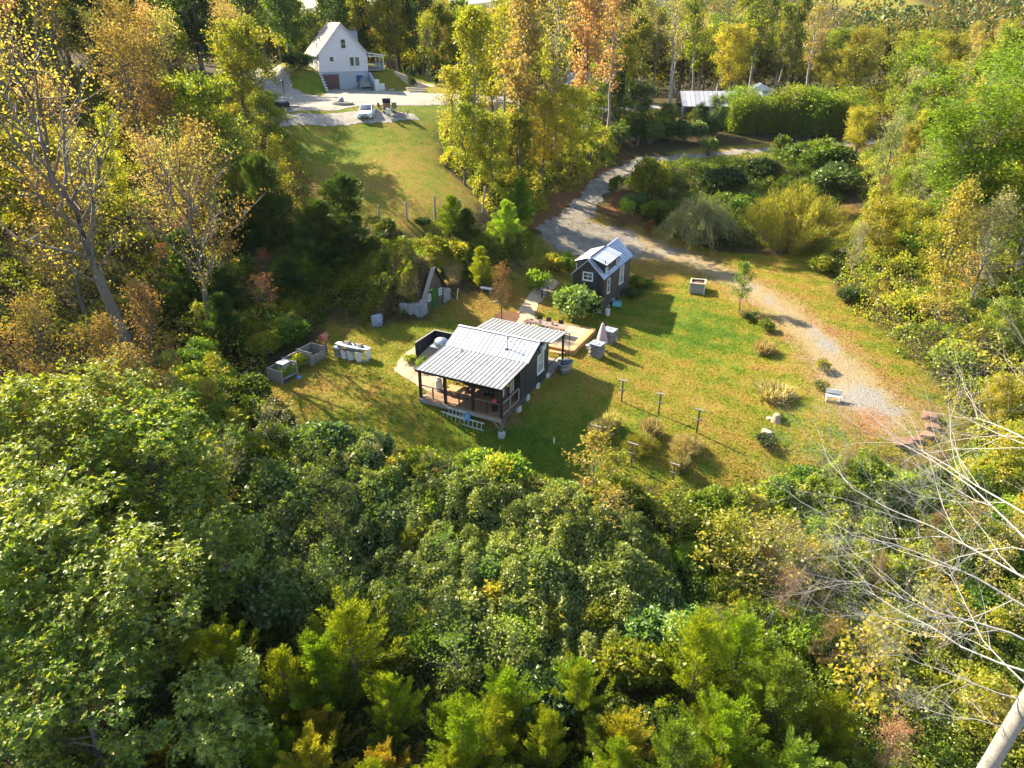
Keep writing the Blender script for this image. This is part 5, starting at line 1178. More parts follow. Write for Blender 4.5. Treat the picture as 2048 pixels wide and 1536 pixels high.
# leaf colours (albedo)
Y1, Y2, Y3 = (.30, .25, .012), (.42, .31, .015), (.17, .19, .012)
LM = {
 'yellow': leaf_mat('yellow_leaves', [(0, (.13, .16, .014)), (.35, (.26, .26, .02)), (.7, (.42, .36, .03)), (1, (.38, .25, .04))], .5),
 'gold': leaf_mat('golden_leaves', [(0, (.20, .19, .03)), (.4, (.36, .30, .05)), (.75, (.44, .31, .08)), (1, (.34, .20, .07))], .5),
 'tan': leaf_mat('tan_golden_leaves', [(0, (.15, .15, .04)), (.4, (.27, .24, .06)), (.75, (.37, .28, .10)), (1, (.35, .21, .10))], .48),
 'mixed': leaf_mat('mixed_autumn_leaves', [(0, (.04, .08, .012)), (.28, (.10, .155, .016)), (.5, (.20, .25, .022)), (.75, (.40, .36, .035)), (.93, (.44, .28, .04)), (1, (.34, .14, .05))], .48, gloss=.03),
 'olive': leaf_mat('olive_yellow_leaves', [(0, (.055, .09, .010)), (.35, (.13, .165, .012)), (.7, (.25, .25, .018)), (1, (.37, .28, .025))], .48),
 'green': leaf_mat('mid_green_leaves', [(0, (.035, .07, .010)), (.45, (.08, .135, .012)), (.8, (.17, .21, .018)), (1, (.29, .26, .025))], .45),
 'dark': leaf_mat('dark_green_leaves', [(0, (.02, .042, .012)), (.5, (.045, .08, .016)), (.85, (.085, .125, .02)), (1, (.17, .17, .025))], .35),
 'oak': leaf_mat('oak_leaves', [(0, (.06, .095, .008)), (.4, (.15, .195, .014)), (.7, (.29, .32, .022)), (.93, (.42, .40, .04)), (1, (.42, .24, .04))], .45, gloss=.05),
 'vine': leaf_mat('vine_leaves', [(0, (.045, .09, .018)), (.35, (.12, .19, .034)), (.7, (.235, .31, .06)), (.92, (.38, .41, .10)), (1, (.40, .26, .06))], .42, gloss=.05),
 'orange': leaf_mat('orange_leaves', [(0, (.22, .17, .06)), (.4, (.35, .22, .09)), (.75, (.42, .25, .13)), (1, (.40, .32, .08))], .5),
 'rust': leaf_mat('rusty_red_leaves', [(0, (.17, .08, .035)), (.4, (.31, .12, .055)), (.75, (.38, .18, .09)), (1, (.22, .19, .04))], .45),
 'cedar': leaf_mat('cedar_foliage', [(0, (.06, .10, .006)), (.35, (.14, .20, .008)), (.7, (.22, .265, .016)), (1, (.31, .31, .03))], .45, gloss=.0),
 'cedar_gold': leaf_mat('bronzed_cedar_foliage', [(0, (.12, .12, .01)), (.5, (.29, .25, .018)), (1, (.42, .28, .03))], .45, gloss=.0),
 'pine': leaf_mat('pine_needles', [(0, (.045, .08, .012)), (.5, (.11, .175, .016)), (1, (.24, .30, .03))], .4, gloss=.01),
 'bright': leaf_mat('bright_green_leaves', [(0, (.10, .16, .015)), (.5, (.21, .29, .022)), (.85, (.34, .40, .035)), (1, (.42, .38, .04))], .5),
 'bamboo': leaf_mat('bamboo_leaves', [(0, (.05, .09, .008)), (.5, (.15, .21, .012)), (1, (.30, .33, .025))], .5),
 'straw': leaf_mat('dry_straw', [(0, (.17, .14, .05)), (.5, (.34, .27, .12)), (1, (.50, .41, .22))], .35, gloss=.0),
 'wispy': leaf_mat('olive_wispy_leaves', [(0, (.11, .12, .02)), (.5, (.23, .22, .035)), (1, (.38, .33, .07))], .45, gloss=.0),
 'pale': leaf_mat('pale_dusty_leaves', [(0, (.12, .13, .05)), (.5, (.25, .24, .10)), (1, (.42, .37, .2))], .4, gloss=.01),
 'brown': leaf_mat('brown_leaves', [(0, (.10, .06, .025)), (.5, (.22, .14, .05)), (1, (.34, .24, .08))], .4, gloss=.0),
 'blue': leaf_mat('blue_green_leaves', [(0, (.03, .06, .016)), (.5, (.08, .135, .03)), (1, (.17, .23, .05))], .4, gloss=.04),
 'glossy': leaf_mat('glossy_bush_leaves', [(0, (.06, .12, .02)), (.5, (.13, .22, .035)), (1, (.26, .36, .08))], .42, gloss=.06),
}
for v in (Y1,): pass
twig_mat = plain('grey_brown_twigs', (.20, .165, .13), .85, var=.3, scale=2)
twig_pale = plain('pale_grey_twigs', (.46, .42, .37), .85, var=.2, scale=2)

def skeleton(seed, H, tr, cb, cr, nl, up=.7, prof='round', subs=5, twigs=3, wob=.04, lean=(0, 0), sub_len=.45, curve=.25, lv=(.75, 1.2)):
    """trunk, limbs and twigs of one tree -> (MB of the wood, anchor points, anchor directions, anchor limb ids)"""
    r = random.Random(seed); W = MB(); A = []; D = []; I = []
    def V(*a): return Vector(a)
    nt_ = 9; tp = []
    for i in range(nt_ + 1):
        t = i / nt_; tp.append(V(lean[0] * t * H + r.gauss(0, wob) * H * t * .4, lean[1] * t * H + r.gauss(0, wob) * H * t * .4, H * t))
    W.tube(tp, [tr * (1 - .86 * (i / nt_)) * (1.35 if i == 0 else 1) for i in range(nt_ + 1)], 7, caps=False)
    def at(t):
        q = t * nt_; i = min(int(q), nt_ - 1); return tp[i].lerp(tp[i + 1], q - i)
    def P(u):   # crown profile, u from 0 at the crown base to 1 at the top
        if prof == 'cone': return max(.06, (1 - u) ** .85)
        if prof == 'tall': return max(.1, math.sin(math.pi * min(1, u * .85 + .12)) ** .7)
        if prof == 'flat': return .35 + .65 * u
        if prof == 'plume': return max(.08, (1 - u) ** .6)
        return max(.12, math.sin(math.pi * min(1, u * .8 + .14)) ** .6)
    az = r.random() * 6
    for l in range(nl):
        u = (l + r.random()) / nl; t = cb + (1 - cb) * u; az += 2.4 + r.uniform(-.4, .4)
        p = at(min(t, .995)); ln = cr * P(u) * r.uniform(*lv); e = up + r.uniform(-.2, .2) + .3 * u
        d = V(math.cos(az) * math.cos(e), math.sin(az) * math.cos(e), math.sin(e)); pts = [p]; k = 5
        for j in range(k):
            d = (d + V(r.gauss(0, .12), r.gauss(0, .12), curve * .3 + r.gauss(0, .06))).normalized(); pts.append(pts[-1] + d * ln / k)
        rb = max(.012, tr * .38 * (1 - .6 * u) * ln / cr)
        W.tube(pts, [rb * (1 - .8 * j / k) for j in range(k + 1)], 5, caps=False)
        for s in range(subs):
            q = .25 + .75 * (s + r.random()) / subs; qi = min(int(q * k), k - 1); p2 = pts[qi].lerp(pts[qi + 1], q * k - qi)
            d0 = (pts[qi + 1] - pts[qi]).normalized(); d2 = (d0 + V(r.gauss(0, .75), r.gauss(0, .75), r.gauss(.12, .45))).normalized()
            l2 = ln * sub_len * r.uniform(.6, 1.15) * (1.15 - .5 * q); m = 3; sp = [p2]
            for j in range(m): d2 = (d2 + V(r.gauss(0, .15), r.gauss(0, .15), curve * .25)).normalized(); sp.append(sp[-1] + d2 * l2 / m)
            W.tube(sp, [rb * .45, rb * .34, rb * .22, rb * .1], 3, caps=False)
            for g in range(twigs):
                f = (g + r.random()) / twigs; i2 = min(int(f * m), m - 1); p3 = sp[i2].lerp(sp[i2 + 1], f * m - i2)
                d3 = (d2 + V(r.gauss(0, .7), r.gauss(0, .7), r.gauss(.1, .5))).normalized(); l3 = l2 * r.uniform(.3, .55)
                W.add([p3 + V(.008, 0, 0), p3 - V(.008, 0, 0), p3 + d3 * l3], [(0, 1, 2)])
                for z in (.45, 1.0): A.append(p3 + d3 * l3 * z); D.append(d3); I.append(l * 1000 + s * 37)
            A.append(sp[-1]); D.append(d2); I.append(l * 1000 + s * 37)
    return W, np.array(A), np.array(D), np.array(I)
def crown_from(name, A, D, I, n, spread, size, aspect, mat, seed, up=.4, along=0., keep=1., size_var=.3, droop=0.):
    r = np.random.RandomState(seed)
    if keep < 1: s = r.rand(len(A)) < keep; A, D, I = A[s], D[s], I[s]
    k = r.randint(0, len(A), n); P = A[k] + r.normal(size=(n, 3)) * spread * np.array([1, 1, .75])
    T = nrm(D[k] * along + nrm(r.normal(size=(n, 3))) * (1 - along) + np.array([0, 0, -droop])); N = rand_dirs(n, up, r)
    cl = ((I[k] * 0.6180339) % 1.0); rnd = .5 * cl + .5 * r.rand(n)
    return leaf_mesh(name, P, T, N, size * (1 - size_var + 2 * size_var * r.rand(n)), aspect, rnd, mat)
KIND = {}
def kind(key, wood_mat, H, sk, cr):
    W, A, D, I = skeleton(H=H, **sk)
    me = crown_from('crown', A, D, I, mat=LM['green'], **cr)
    KIND[key] = dict(wood=W.mesh('trunk', wood_mat), crown=me, H=H)
bk_, bp_ = M['bark'], M['bark_pale']
for i in range(3):
    kind('tall%d' % i, bp_, 17, dict(seed=10 + i, tr=.26, cb=.28, cr=3.4, nl=24, up=.75, prof='tall', subs=5, twigs=3), dict(n=5200, spread=.34, size=.30, aspect=.75, seed=i, up=.3))
for i in range(2):
    kind('sparse%d' % i, bp_, 17, dict(seed=20 + i, tr=.25, cb=.35, cr=3.3, nl=22, up=.85, prof='tall', subs=6, twigs=4), dict(n=1900, spread=.3, size=.26, aspect=.7, seed=i, up=.3))
for i in range(3):
    kind('round%d' % i, bk_, 11, dict(seed=30 + i, tr=.24, cb=.2, cr=4.4, nl=22, up=.5, prof='round', subs=6, twigs=4, wob=.05), dict(n=9500, spread=.38, size=.27, aspect=.65, seed=i, up=.5))
for i in range(2):
    kind('twiggy%d' % i, bk_, 12, dict(seed=40 + i, tr=.2, cb=.22, cr=4.2, nl=20, up=.75, prof='round', subs=8, twigs=5, wob=.06), dict(n=2600, spread=.3, size=.22, aspect=.6, seed=i, up=.3))
kind('giant', bk_, 19, dict(seed=44, tr=.42, cb=.3, cr=6.5, nl=24, up=.7, prof='round', subs=9, twigs=6, wob=.05), dict(n=2400, spread=.35, size=.18, aspect=.6, seed=4, up=.3))
for i in range(2):
    kind('thin%d' % i, bk_, 9, dict(seed=50 + i, tr=.11, cb=.2, cr=2.2, nl=18, up=.8, prof='tall', subs=5, twigs=3, wob=.05), dict(n=3000, spread=.28, size=.20, aspect=.65, seed=i, up=.3))
for i in range(3):   # near oaks: whorls of long leaves
    W, A, D, I = skeleton(seed=60 + i, H=8.5, tr=.2, cb=.18, cr=4.0, nl=26, up=.45, prof='round', subs=7, twigs=5, wob=.05)
    r = np.random.RandomState(i); nw = 3000; k = r.randint(0, len(A), nw); C = A[k] + r.normal(size=(nw, 3)) * .22; ax = nrm(D[k] * .6 + rand_dirs(nw, .9, r)); nl = 7
    Cq = np.repeat(C, nl, 0); Aq = np.repeat(ax, nl, 0); rd_ = nrm(r.normal(size=(nw * nl, 3))); T = nrm(np.cross(Aq, rd_) + Aq * .25); N = nrm(Aq + .35 * r.normal(size=(nw * nl, 3)))
    rnd = .55 * np.repeat(r.rand(nw), nl) + .25 * np.repeat((I[k] * .618) % 1, nl) + .2 * r.rand(nw * nl)
    KIND['oak%d' % i] = dict(wood=W.mesh('trunk', bk_), crown=leaf_mesh('crown', Cq, T, N, .17 + .09 * r.rand(nw * nl), .42, rnd, LM['oak'], .08), H=8.5)
def conifer(key, seed, H, cr, nl, m, size, aspect, up, prof, mat, wood, wide=.34):
    """upright evergreen: every limb carries one feathery plume of small sprays that narrows to its tip"""
    r = random.Random(seed); q = np.random.RandomState(seed); W = MB(); PP_, TT, RR_ = [], [], []
    W.tube([(0, 0, -.2), (0, 0, H * .5), (0, 0, H * .97)], [.016 * H, .009 * H, .002 * H], 7, caps=False); az = 0
    for l in range(nl):
        u = (l + r.random()) / nl; az += 2.4 + r.uniform(-.5, .5); t = .05 + .93 * u
        pr = (1 - u) ** .75 if prof == 'cone' else max(.12, (1 - u) ** .5)
        ln = cr * pr * r.uniform(.4, 1.4) + .25; e = up + .5 * u + r.uniform(-.25, .25)
        d = Vector((math.cos(az) * math.cos(e), math.sin(az) * math.cos(e), math.sin(e))); p = Vector((0, 0, H * t)); pts = [p]
        for j in range(4): d = (d + Vector((r.gauss(0, .08), r.gauss(0, .08), .16 if prof != 'cone' else .02))).normalized(); pts.append(pts[-1] + d * ln / 4)
        W.tube(pts, [.02, .016, .011, .007, .003], 3, caps=False)
        n = int(m * (.35 + ln / cr)); f = q.rand(n) ** .75; k = np.minimum((f * 4).astype(int), 3); A_ = np.array([tuple(x) for x in pts]); fr = (f * 4 - k)[:, None]
        base = A_[k] * (1 - fr) + A_[k + 1] * fr; dd = nrm(A_[k + 1] - A_[k]); rad = q.normal(size=(n, 3)); rad = nrm(rad - dd * (rad * dd).sum(1, keepdims=True))
        w_ = (wide * (1 - f) ** .7 + .05)[:, None]
        PP_.append(base + rad * w_ * q.rand(n, 1) ** .6); TT.append(dd + rad * .65 + np.array([0, 0, .25])); RR_.append(.15 * q.rand(n) + .25 * f + .25 * r.random() + .35 * q.rand(n))
    P = np.concatenate(PP_); T = np.concatenate(TT); n = len(P)
    KIND[key] = dict(wood=W.mesh('trunk', wood), crown=leaf_mesh('crown', P, nrm(T), rand_dirs(n, .3, q), size * (.6 + .8 * q.rand(n)), aspect, np.concatenate(RR_), mat, .05), H=H)
for i in range(3): conifer('cedar%d' % i, 70 + i, 6.5, 2.7, 60, 190, .17, .22, .55, 'plume', LM['cedar'], bk_, wide=.25)
for i in range(2): conifer('pine%d' % i, 80 + i, 5.0, 2.1, 60, 260, .22, .14, .3, 'cone', LM['pine'], bk_, wide=.32)
W, A, D, I = skeleton(seed=55, H=4.5, tr=.05, cb=.15, cr=1.5, nl=18, up=.75, prof='tall', subs=4, twigs=3, wob=.05)
KIND['sapling0'] = dict(wood=W.mesh('trunk', twig_mat), crown=crown_from('crown', A, D, I, 1000, .14, .16, .72, LM['yellow'], 55, up=.4), H=4.5)
W, A, D, I = skeleton(seed=56, H=4.5, tr=.05, cb=.2, cr=1.9, nl=20, up=.8, prof='round', subs=5, twigs=4, wob=.05)
KIND['sapling1'] = dict(wood=W.mesh('trunk', twig_mat), crown=crown_from('crown', A, D, I, 750, .14, .14, .7, LM['yellow'], 56, up=.4), H=4.5)
def bush(key, seed, rad, hgt, n, size, aspect, mat, twig=True, lumps=9, up=.5, along=.25, droop=0., shell=.55, stems=14):
    """rounded shrub: leaves gathered on overlapping lumps, stems inside"""
    r = np.random.RandomState(seed); L_ = []
    for k in range(lumps):
        a = r.rand() * 6.28; q = rad * .62 * math.sqrt(r.rand()); L_.append((q * math.cos(a), q * math.sin(a), hgt * (.35 + .4 * r.rand() * (1 - q / rad)), rad * r.uniform(.34, .55)))
    L_ = np.array(L_); k = r.randint(0, lumps, n); d = rand_dirs(n, .35, r); f = shell + (1 - shell) * r.rand(n) ** .5; f *= 1 + .18 * np.sin(d[:, 0] * 7 + k) * np.cos(d[:, 1] * 6 + k)
    P = L_[k, :3] + d * (L_[k, 3] * f)[:, None] * np.array([1, 1, hgt / rad * .62]); P[:, 2] = np.abs(P[:, 2]) + .03
    T = nrm(d * along + nrm(r.normal(size=(n, 3))) * (1 - along) + np.array([0, 0, -droop])); N = rand_dirs(n, up, r)
    rnd = .5 * ((L_[k, 3] * 97) % 1) + .5 * r.rand(n)
    W = MB(); rr = random.Random(seed)
    for s in range(stems):
        a = rr.random() * 6.28; q = rad * rr.uniform(.3, .85); e = Vector((q * math.cos(a), q * math.sin(a), hgt * rr.uniform(.5, .95))); W.tube([(0.05 * math.cos(a), .05 * math.sin(a), -.1), e * .5 + Vector((0, 0, .15 * hgt)), e], [.03, .02, .006], 4, caps=False)
    KIND[key] = dict(wood=W.mesh('stem', twig_mat), crown=leaf_mesh('crown', P, T, N, size * (.7 + .6 * r.rand(n)), aspect, rnd, mat), H=hgt, bush=True)
for i in range(3): bush('bush%d' % i, 90 + i, 1.5, 2.0, 5200, .17, .6, LM['green'])
for i in range(2): bush('small%d' % i, 95 + i, .6, .75, 1100, .10, .6, LM['green'], lumps=5, stems=6)
bush('ball', 99, .55, 1.0, 2600, .06, .6, LM['dark'], lumps=3, stems=4, shell=.9)
bush('fig', 101, 1.75, 2.5, 4200, .24, .75, LM['glossy'], lumps=16, up=.6)
def grasses(key, seed, rad, hgt, n, size, mat, lean=.45, aspect=.05):
    r = np.random.RandomState(seed); a = r.rand(n) * 6.28; q = rad * np.sqrt(r.rand(n)); P = np.stack([q * np.cos(a), q * np.sin(a), 0 * a - .02], -1)
    P[:, 2] += hgt * .45 * r.rand(n) ** 1.5
    o = np.stack([np.cos(a), np.sin(a), 0 * a], -1) * lean * r.rand(n)[:, None]; T = nrm(o + r.normal(size=(n, 3)) * .22 + np.array([0, 0, 1])); N = rand_dirs(n, 0, r)
    KIND[key] = dict(wood=None, crown=leaf_mesh('crown', P, T, N, size * (.5 + .7 * r.rand(n)), aspect, r.rand(n), mat, .02), H=hgt)
for i in range(2): grasses('tuft%d' % i, 110 + i, .45, 1.0, 900, .8, LM['straw'])
# wispy shrubs with fine ascending or weeping stems
def wispy(key, seed, rad, hgt, n, mat, weep):
    r = np.random.RandomState(seed); W = MB(); rr = random.Random(seed); A = []; D = []; I = []
    for s in range(130):
        a = rr.random() * 6.28; q = rad * math.sqrt(rr.random()); e = rr.uniform(.75, 1.05) * hgt * math.sqrt(max(.15, 1 - (q / rad) ** 2 * .8)); p = Vector((.3 * q * math.cos(a), .3 * q * math.sin(a), -.1))
        m = Vector((.75 * q * math.cos(a), .75 * q * math.sin(a), e * .7)); t = Vector((q * math.cos(a), q * math.sin(a), e)); pts = [p, m, t]
        if weep: pts.append(t + Vector((math.cos(a) * .35 * rad, math.sin(a) * .35 * rad, -e * rr.uniform(.25, .75))))
        W.tube(pts, [.03, .02, .012, .005][:len(pts)], 3, caps=False)
        for k in range(1, len(pts)):
            for f in (.25, .5, .75, 1.): A.append(pts[k - 1].lerp(pts[k], f)); D.append((pts[k] - pts[k - 1]).normalized()); I.append(s)
    KIND[key] = dict(wood=W.mesh('stem', twig_mat), crown=crown_from('crown', np.array(A), np.array(D), np.array(I), n, .16, .26, .12, mat, seed, up=.2, along=.6, droop=.35 if weep else -.1), H=hgt, bush=True)
wispy('weeping', 120, 2.6, 3.7, 21000, LM['pale'], True); wispy('feathery', 121, 3.0, 3.8, 21000, LM['wispy'], False)
# bamboo culms
def bamboo(key, seed):
    r = np.random.RandomState(seed); rr = random.Random(seed); W = MB(); A = []; D = []; I = []
    for s in range(42):
        a = rr.random() * 6.28; q = 1.3 * math.sqrt(rr.random()); h = rr.uniform(3.4, 5.0); b = Vector((q * math.cos(a), q * math.sin(a), -.1)); l = Vector((rr.gauss(0, .25), rr.gauss(-.15, .25), 0))
        pts = [b, b + Vector((0, 0, h * .6)) + l * .3, b + Vector((0, 0, h)) + l * 1.6]; W.tube(pts, [.03, .022, .006], 4, caps=False)
        for f in np.linspace(.12, 1, 10): A.append(pts[0].lerp(pts[1], min(1, f * 1.6)) if f < .62 else pts[1].lerp(pts[2], (f - .62) / .38)); D.append(l + Vector((rr.gauss(0, 1), rr.gauss(0, 1), .1))); I.append(s)
    KIND[key] = dict(wood=W.mesh('stem', M['green_door'] if 0 else twig_mat), crown=crown_from('crown', np.array(A), np.array(D), np.array(I), 8500, .38, .28, .3, LM['bamboo'], seed, up=.5, along=.3, droop=.25), H=5, bush=True)
bamboo('bamboo0', 130); bamboo('bamboo1', 131)
# layered mimosa-like crown
W, A, D, I = skeleton(seed=140, H=9.5, tr=.3, cb=.3, cr=6.2, nl=20, up=.6, prof='flat', subs=8, twigs=5, wob=.06, lean=(.08, 0), sub_len=.4)
top = A[:, 2] > 5.0; A2, D2, I2 = A[top], D[top], I[top]; r = np.random.RandomState(5); n = 26000; k = r.randint(0, len(A2), n)
P = A2[k] + r.normal(size=(n, 3)) * np.array([.55, .55, .12]); P[:, 2] += .25
KIND['mimosa'] = dict(wood=W.mesh('trunk', bp_), crown=leaf_mesh('crown', P, nrm(r.normal(size=(n, 3)) * np.array([1, 1, .3])), rand_dirs(n, 1.6, r), .17 + .1 * r.rand(n), .5, .5 * ((I2[k] * .618) % 1) + .5 * r.rand(n), LM['bright']), H=9.5)

def plant(key, px, py, h, pal, label, cat, name=None, group=None, rz=None, wide=1., loc=None, wood=None, lean=(0, 0)):
    """one tree or shrub standing on the ground at a place of the photograph"""
    k = KIND[key]; s = h / k['H']; p = loc if loc is not None else G(px, py)
    nm = name or ('bush' if k.get('bush') else 'tree')
    t = thing(nm, label, cat, p - Vector((0, 0, .08)), random.random() * 6.28 if rz is None else rz, group, (s * wide, s * wide, s), rx=lean[0], ry=lean[1])
    if k['wood']: 
        o = inst('stem' if k.get('bush') else 'trunk', k['wood'], t)
        if wood: o.material_slots[0].link = 'OBJECT'; o.material_slots[0].material = wood
    o = inst('crown' if k['wood'] else 'blades', k['crown'], t)
    if pal: o.material_slots[0].link = 'OBJECT'; o.material_slots[0].material = LM[pal]
    return t
random.seed(42)
# ---------------- individually placed trees and shrubs
T_ = [
 # poplar clump between the upper lawn and the lane
 ('tall0', 950, 330, 15, 'yellow', 'tall yellow green poplar at the left end of the clump beside the upper lawn', 1.05),
 ('tall1', 1040, 350, 20.5, 'tan', 'tall golden poplar in the middle of the clump by the lane', .95),
 ('sparse0', 1110, 330, 20, 'tan', 'tall thinning poplar with bare grey stem right of the golden one', 1.0),
 ('tall2', 1165, 300, 20.5, 'orange', 'tall orange tinged poplar with pale straight trunk beside the lane', .95),
 ('sparse1', 1010, 300, 15, 'yellow', 'thin poplar showing the pale driveway behind it', 1.0),
 ('sparse1', 1215, 280, 17, 'orange', 'sparse rusty poplar nearest the dark end of the hedge', 1.0),
 ('thin0', 905, 300, 8, 'gold', 'low brown and gold sapling leaning over the upper lawn edge', 1.3),
 ('thin1', 930, 370, 7.5, 'olive', 'olive sapling at the lawn corner above the leaning post', 1.5),
 ('round0', 985, 400, 7.5, 'olive', 'bushy olive tree above the young pines', .9),
 ('round1', 1035, 410, 8, 'olive', 'bushy yellow olive tree on the bank above the lane', .9),
 ('round2', 1085, 375, 9, 'yellow', 'rounded yellow tree overhanging the shaded lane', .85),
 ('round0', 1140, 345, 8.5, 'yellow', 'yellow tree on the inner bend of the lane', .9),
 ('thin1', 1180, 330, 8, 'olive', 'slim olive tree at the shaded bend of the lane', 1.4),
 ('thin0', 1055, 300, 12, 'yellow', 'slim yellow tree in the heart of the poplar clump', 1.2),
 ('thin1', 985, 260, 12, 'yellow', 'slim yellow tree at the upper left of the poplar clump', 1.3),
 ('round1', 1205, 255, 9, 'olive', 'leafy olive tree in front of the far driveway', .9),
 ('cedar0', 1235, 262, 8.5, 'dark', 'dark narrow cedar rising between the poplars and the hedge', .7),
 # trees along the dark hedge
 ('round2', 1275, 290, 7, 'dark', 'dark shaded tree at the left end of the hedge', 1.0),
 ('round0', 1330, 275, 4.2, 'dark', 'dark green tree in front of the barn post', 1.1),
 ('round1', 1395, 275, 4.0, 'dark', 'dark green tree under the left half of the barn roof', 1.0),
 ('round2', 1430, 278, 5.2, 'blue', 'blue green tree rising in front of the barn roof', .9),
 # upper garden
 ('twiggy0', 858, 163, 8, 'yellow', 'small open crowned yellow green tree standing on the upper lawn by the steps', .95),
 ('ball', 820, 162, 1.9, 'dark', 'round clipped bush behind the garden steps', 1.0), ('ball', 823, 178, 1.8, 'dark', 'round clipped bush in front of the garden steps', 1.0), ('ball', 873, 171, 1.5, 'dark', 'round clipped bush right of the garden steps', 1.0),
 ('bush0', 768, 128, 3.4, 'dark', 'dark shrub beside the porch of the upper house', .9), ('bush1', 905, 172, 2.2, 'olive', 'low mixed shrub at the far right of the garden bed', 1.1), ('bush2', 600, 138, 2.6, 'dark', 'dark shrub at the left wall of the upper house', 1.0),
 # young pines and growth on the bank
 ('pine0', 905, 466, 3.4, 'pine', 'young pine in front of the lower fence posts', 1.15), ('pine1', 935, 480, 2.9, 'dark', 'darker young pine right of the fence posts', 1.3), ('pine0', 1012, 492, 4.2, 'bright', 'bright green young pine on the bank left of the lane', 1.0),
 ('pine1', 1040, 450, 4.6, 'pine', 'young pine with spreading whorls at the lane edge', 1.05), ('pine0', 962, 573, 3.5, 'bright', 'bright green sapling right of the root cellar', 1.0),
 ('pine1', 700, 520, 7.2, 'dark', 'broad dark pine on the bank above the cellar', 1.25), ('pine0', 650, 545, 6.0, 'dark', 'dark pine beside the broad one on the left bank', 1.3), ('pine1', 545, 520, 8.5, 'dark', 'tall dark pine below the corner of the upper lawn', .95), ('pine0', 470, 540, 6.5, 'dark', 'dark pine deep in the shade of the left wood', 1.2),
 ('pine1', 400, 640, 7, 'dark', 'dark hemlock like tree in the shaded gully', 1.1), ('bush0', 770, 470, 1.6, 'green', 'green shrub below the leftmost fence posts', 1.0), ('bush1', 845, 452, 1.0, 'dark', 'small dark bush at the foot of the second fence post', 1.2),
 ('twiggy1', 1003, 640, 4.2, 'brown', 'small bare tree standing in the mulched bed behind the cabin', .95),
 # round the tiny house
 ('fig', 1152, 634, 3.0, 'glossy', 'round glossy leaved bush in front of the tiny house', .92), ('small0', 1075, 577, 1.9, 'bright', 'upright green shrub at the corner of the tiny house deck', .8), ('small1', 1112, 540, 1.7, 'yellow', 'yellow and pink shrub behind the tiny house deck', 1.0),
 ('small0', 1140, 540, 1.8, 'bright', 'light green shrub behind the tiny house deck nearer the wall', .8), ('bush0', 1275, 572, 1.1, 'olive', 'loose flowering shrub at the back corner of the tiny house', 1.2), ('small1', 1298, 575, .8, 'green', 'low green plants beside the tiny house shadow', 1.4), ('small0', 1262, 592, .8, 'dark', 'low dark plants in the shade behind the tiny house', 1.6),
 ('small0', 818, 728, .8, 'bright', 'light green shrub at the foot of the privacy fence', 1.0), ('small1', 855, 735, .9, 'green', 'leafy shrub between the privacy fence and the porch roof', 1.1),
 # shrubs of the middle right
 ('weeping', 1395, 485, 4.9, 'pale', 'large pale weeping shrub left of the feathery golden one', .95), ('feathery', 1575, 500, 6.0, 'wispy', 'large feathery golden green shrub on the mown slope', 1.05), ('bush0', 1300, 395, 4.6, 'olive', 'tall leafy shrub at the inner side of the lane bend', .75),
 ('small1', 1229, 385, 2.2, 'green', 'narrow green sapling on the lane verge', .6), ('bush1', 1305, 440, 2.4, 'green', 'rounded green shrub beside the lane opposite the parking place', 1.1), ('bush2', 1265, 415, 1.8, 'blue', 'low blue green shrub on the lane verge', 1.1),
 ('small0', 1252, 430, 2.0, 'bright', 'upright bright green plant on the lane verge', .6), ('bush0', 1440, 390, 3.4, 'dark', 'dark shrub between the weeping shrub and the upper track', 1.2), ('bush1', 1520, 365, 3.2, 'dark', 'dark shrub along the upper track behind the feathery shrub', 1.3), ('bush2', 1630, 345, 4.6, 'green', 'big green shrub beside the upper track', 1.3),
 ('bush0', 1660, 385, 3.4, 'blue', 'blue green shrub behind the feathery shrub', 1.2), ('small1', 1555, 312, 3.2, 'green', 'narrow young tree standing beside the upper track', .6), ('small0', 1415, 312, 2.6, 'blue', 'small tree at the left bend of the upper track', .7), ('bush2', 1490, 430, 2.6, 'green', 'green brambles between the weeping and the feathery shrub', 1.3),
 ('ball', 1299, 470, 1.7, 'brown', 'vine covered stump at the edge of the parking place', 1.0), ('bush1', 1640, 545, 1.8, 'olive', 'olive shrub where the mown slope meets the right wood', 1.2), ('bush2', 1700, 600, 1.4, 'dark', 'dark low shrub at the right edge of the lawn', 1.2),
 # lawn plants
 ('thin0', 1478, 622, 4.0, 'green', 'small grey green tree standing alone beside the gravel lane', 1.25), ('small0', 1497, 640, .8, 'dark', 'dark leafy clump just below the small lawn tree', 1.1), ('small1', 1535, 662, 1.1, 'green', 'thin shrub in the shadow of the small lawn tree', .9), ('small0', 1530, 888, .8, 'dark', 'dark leafy clump beside the pale flat stone', 1.2),
 ('tuft0', 1527, 705, .9, 'straw', 'straw coloured grass tuft in the lawn above the brick red stone', 1.4), ('tuft1', 1548, 795, .9, 'straw', 'widest straw coloured grass tuft in the lower lawn', 2.2), ('tuft0', 1490, 632, .6, 'straw', 'low straw tuft at the foot of the small lawn tree', 1.5), ('small1', 1636, 778, .9, 'olive', 'thin shrub next to the small white bench', .9), ('small0', 1640, 740, 1.0, 'wispy', 'thin straggly plant on the lane verge above the white bench', .8), ('small1', 1556, 838, .55, 'green', 'green shoots growing from the rotting stump', .8),
]
for key, px, py, h, pal, lab, wd in T_:
    cat = {'tuft': 'grass tuft', 'bush': 'bush', 'smal': 'shrub', 'ball': 'bush', 'fig': 'bush', 'weep': 'shrub', 'feat': 'shrub'}.get(key[:4], 'tree')
    nm = {'grass tuft': 'grass_tuft', 'bush': 'bush', 'shrub': 'shrub', 'tree': 'tree'}[cat]
    if 'pine' in key: nm, cat = 'pine_tree', 'pine tree'
    plant(key, px, py, h, pal, lab, cat, nm, wide=wd)
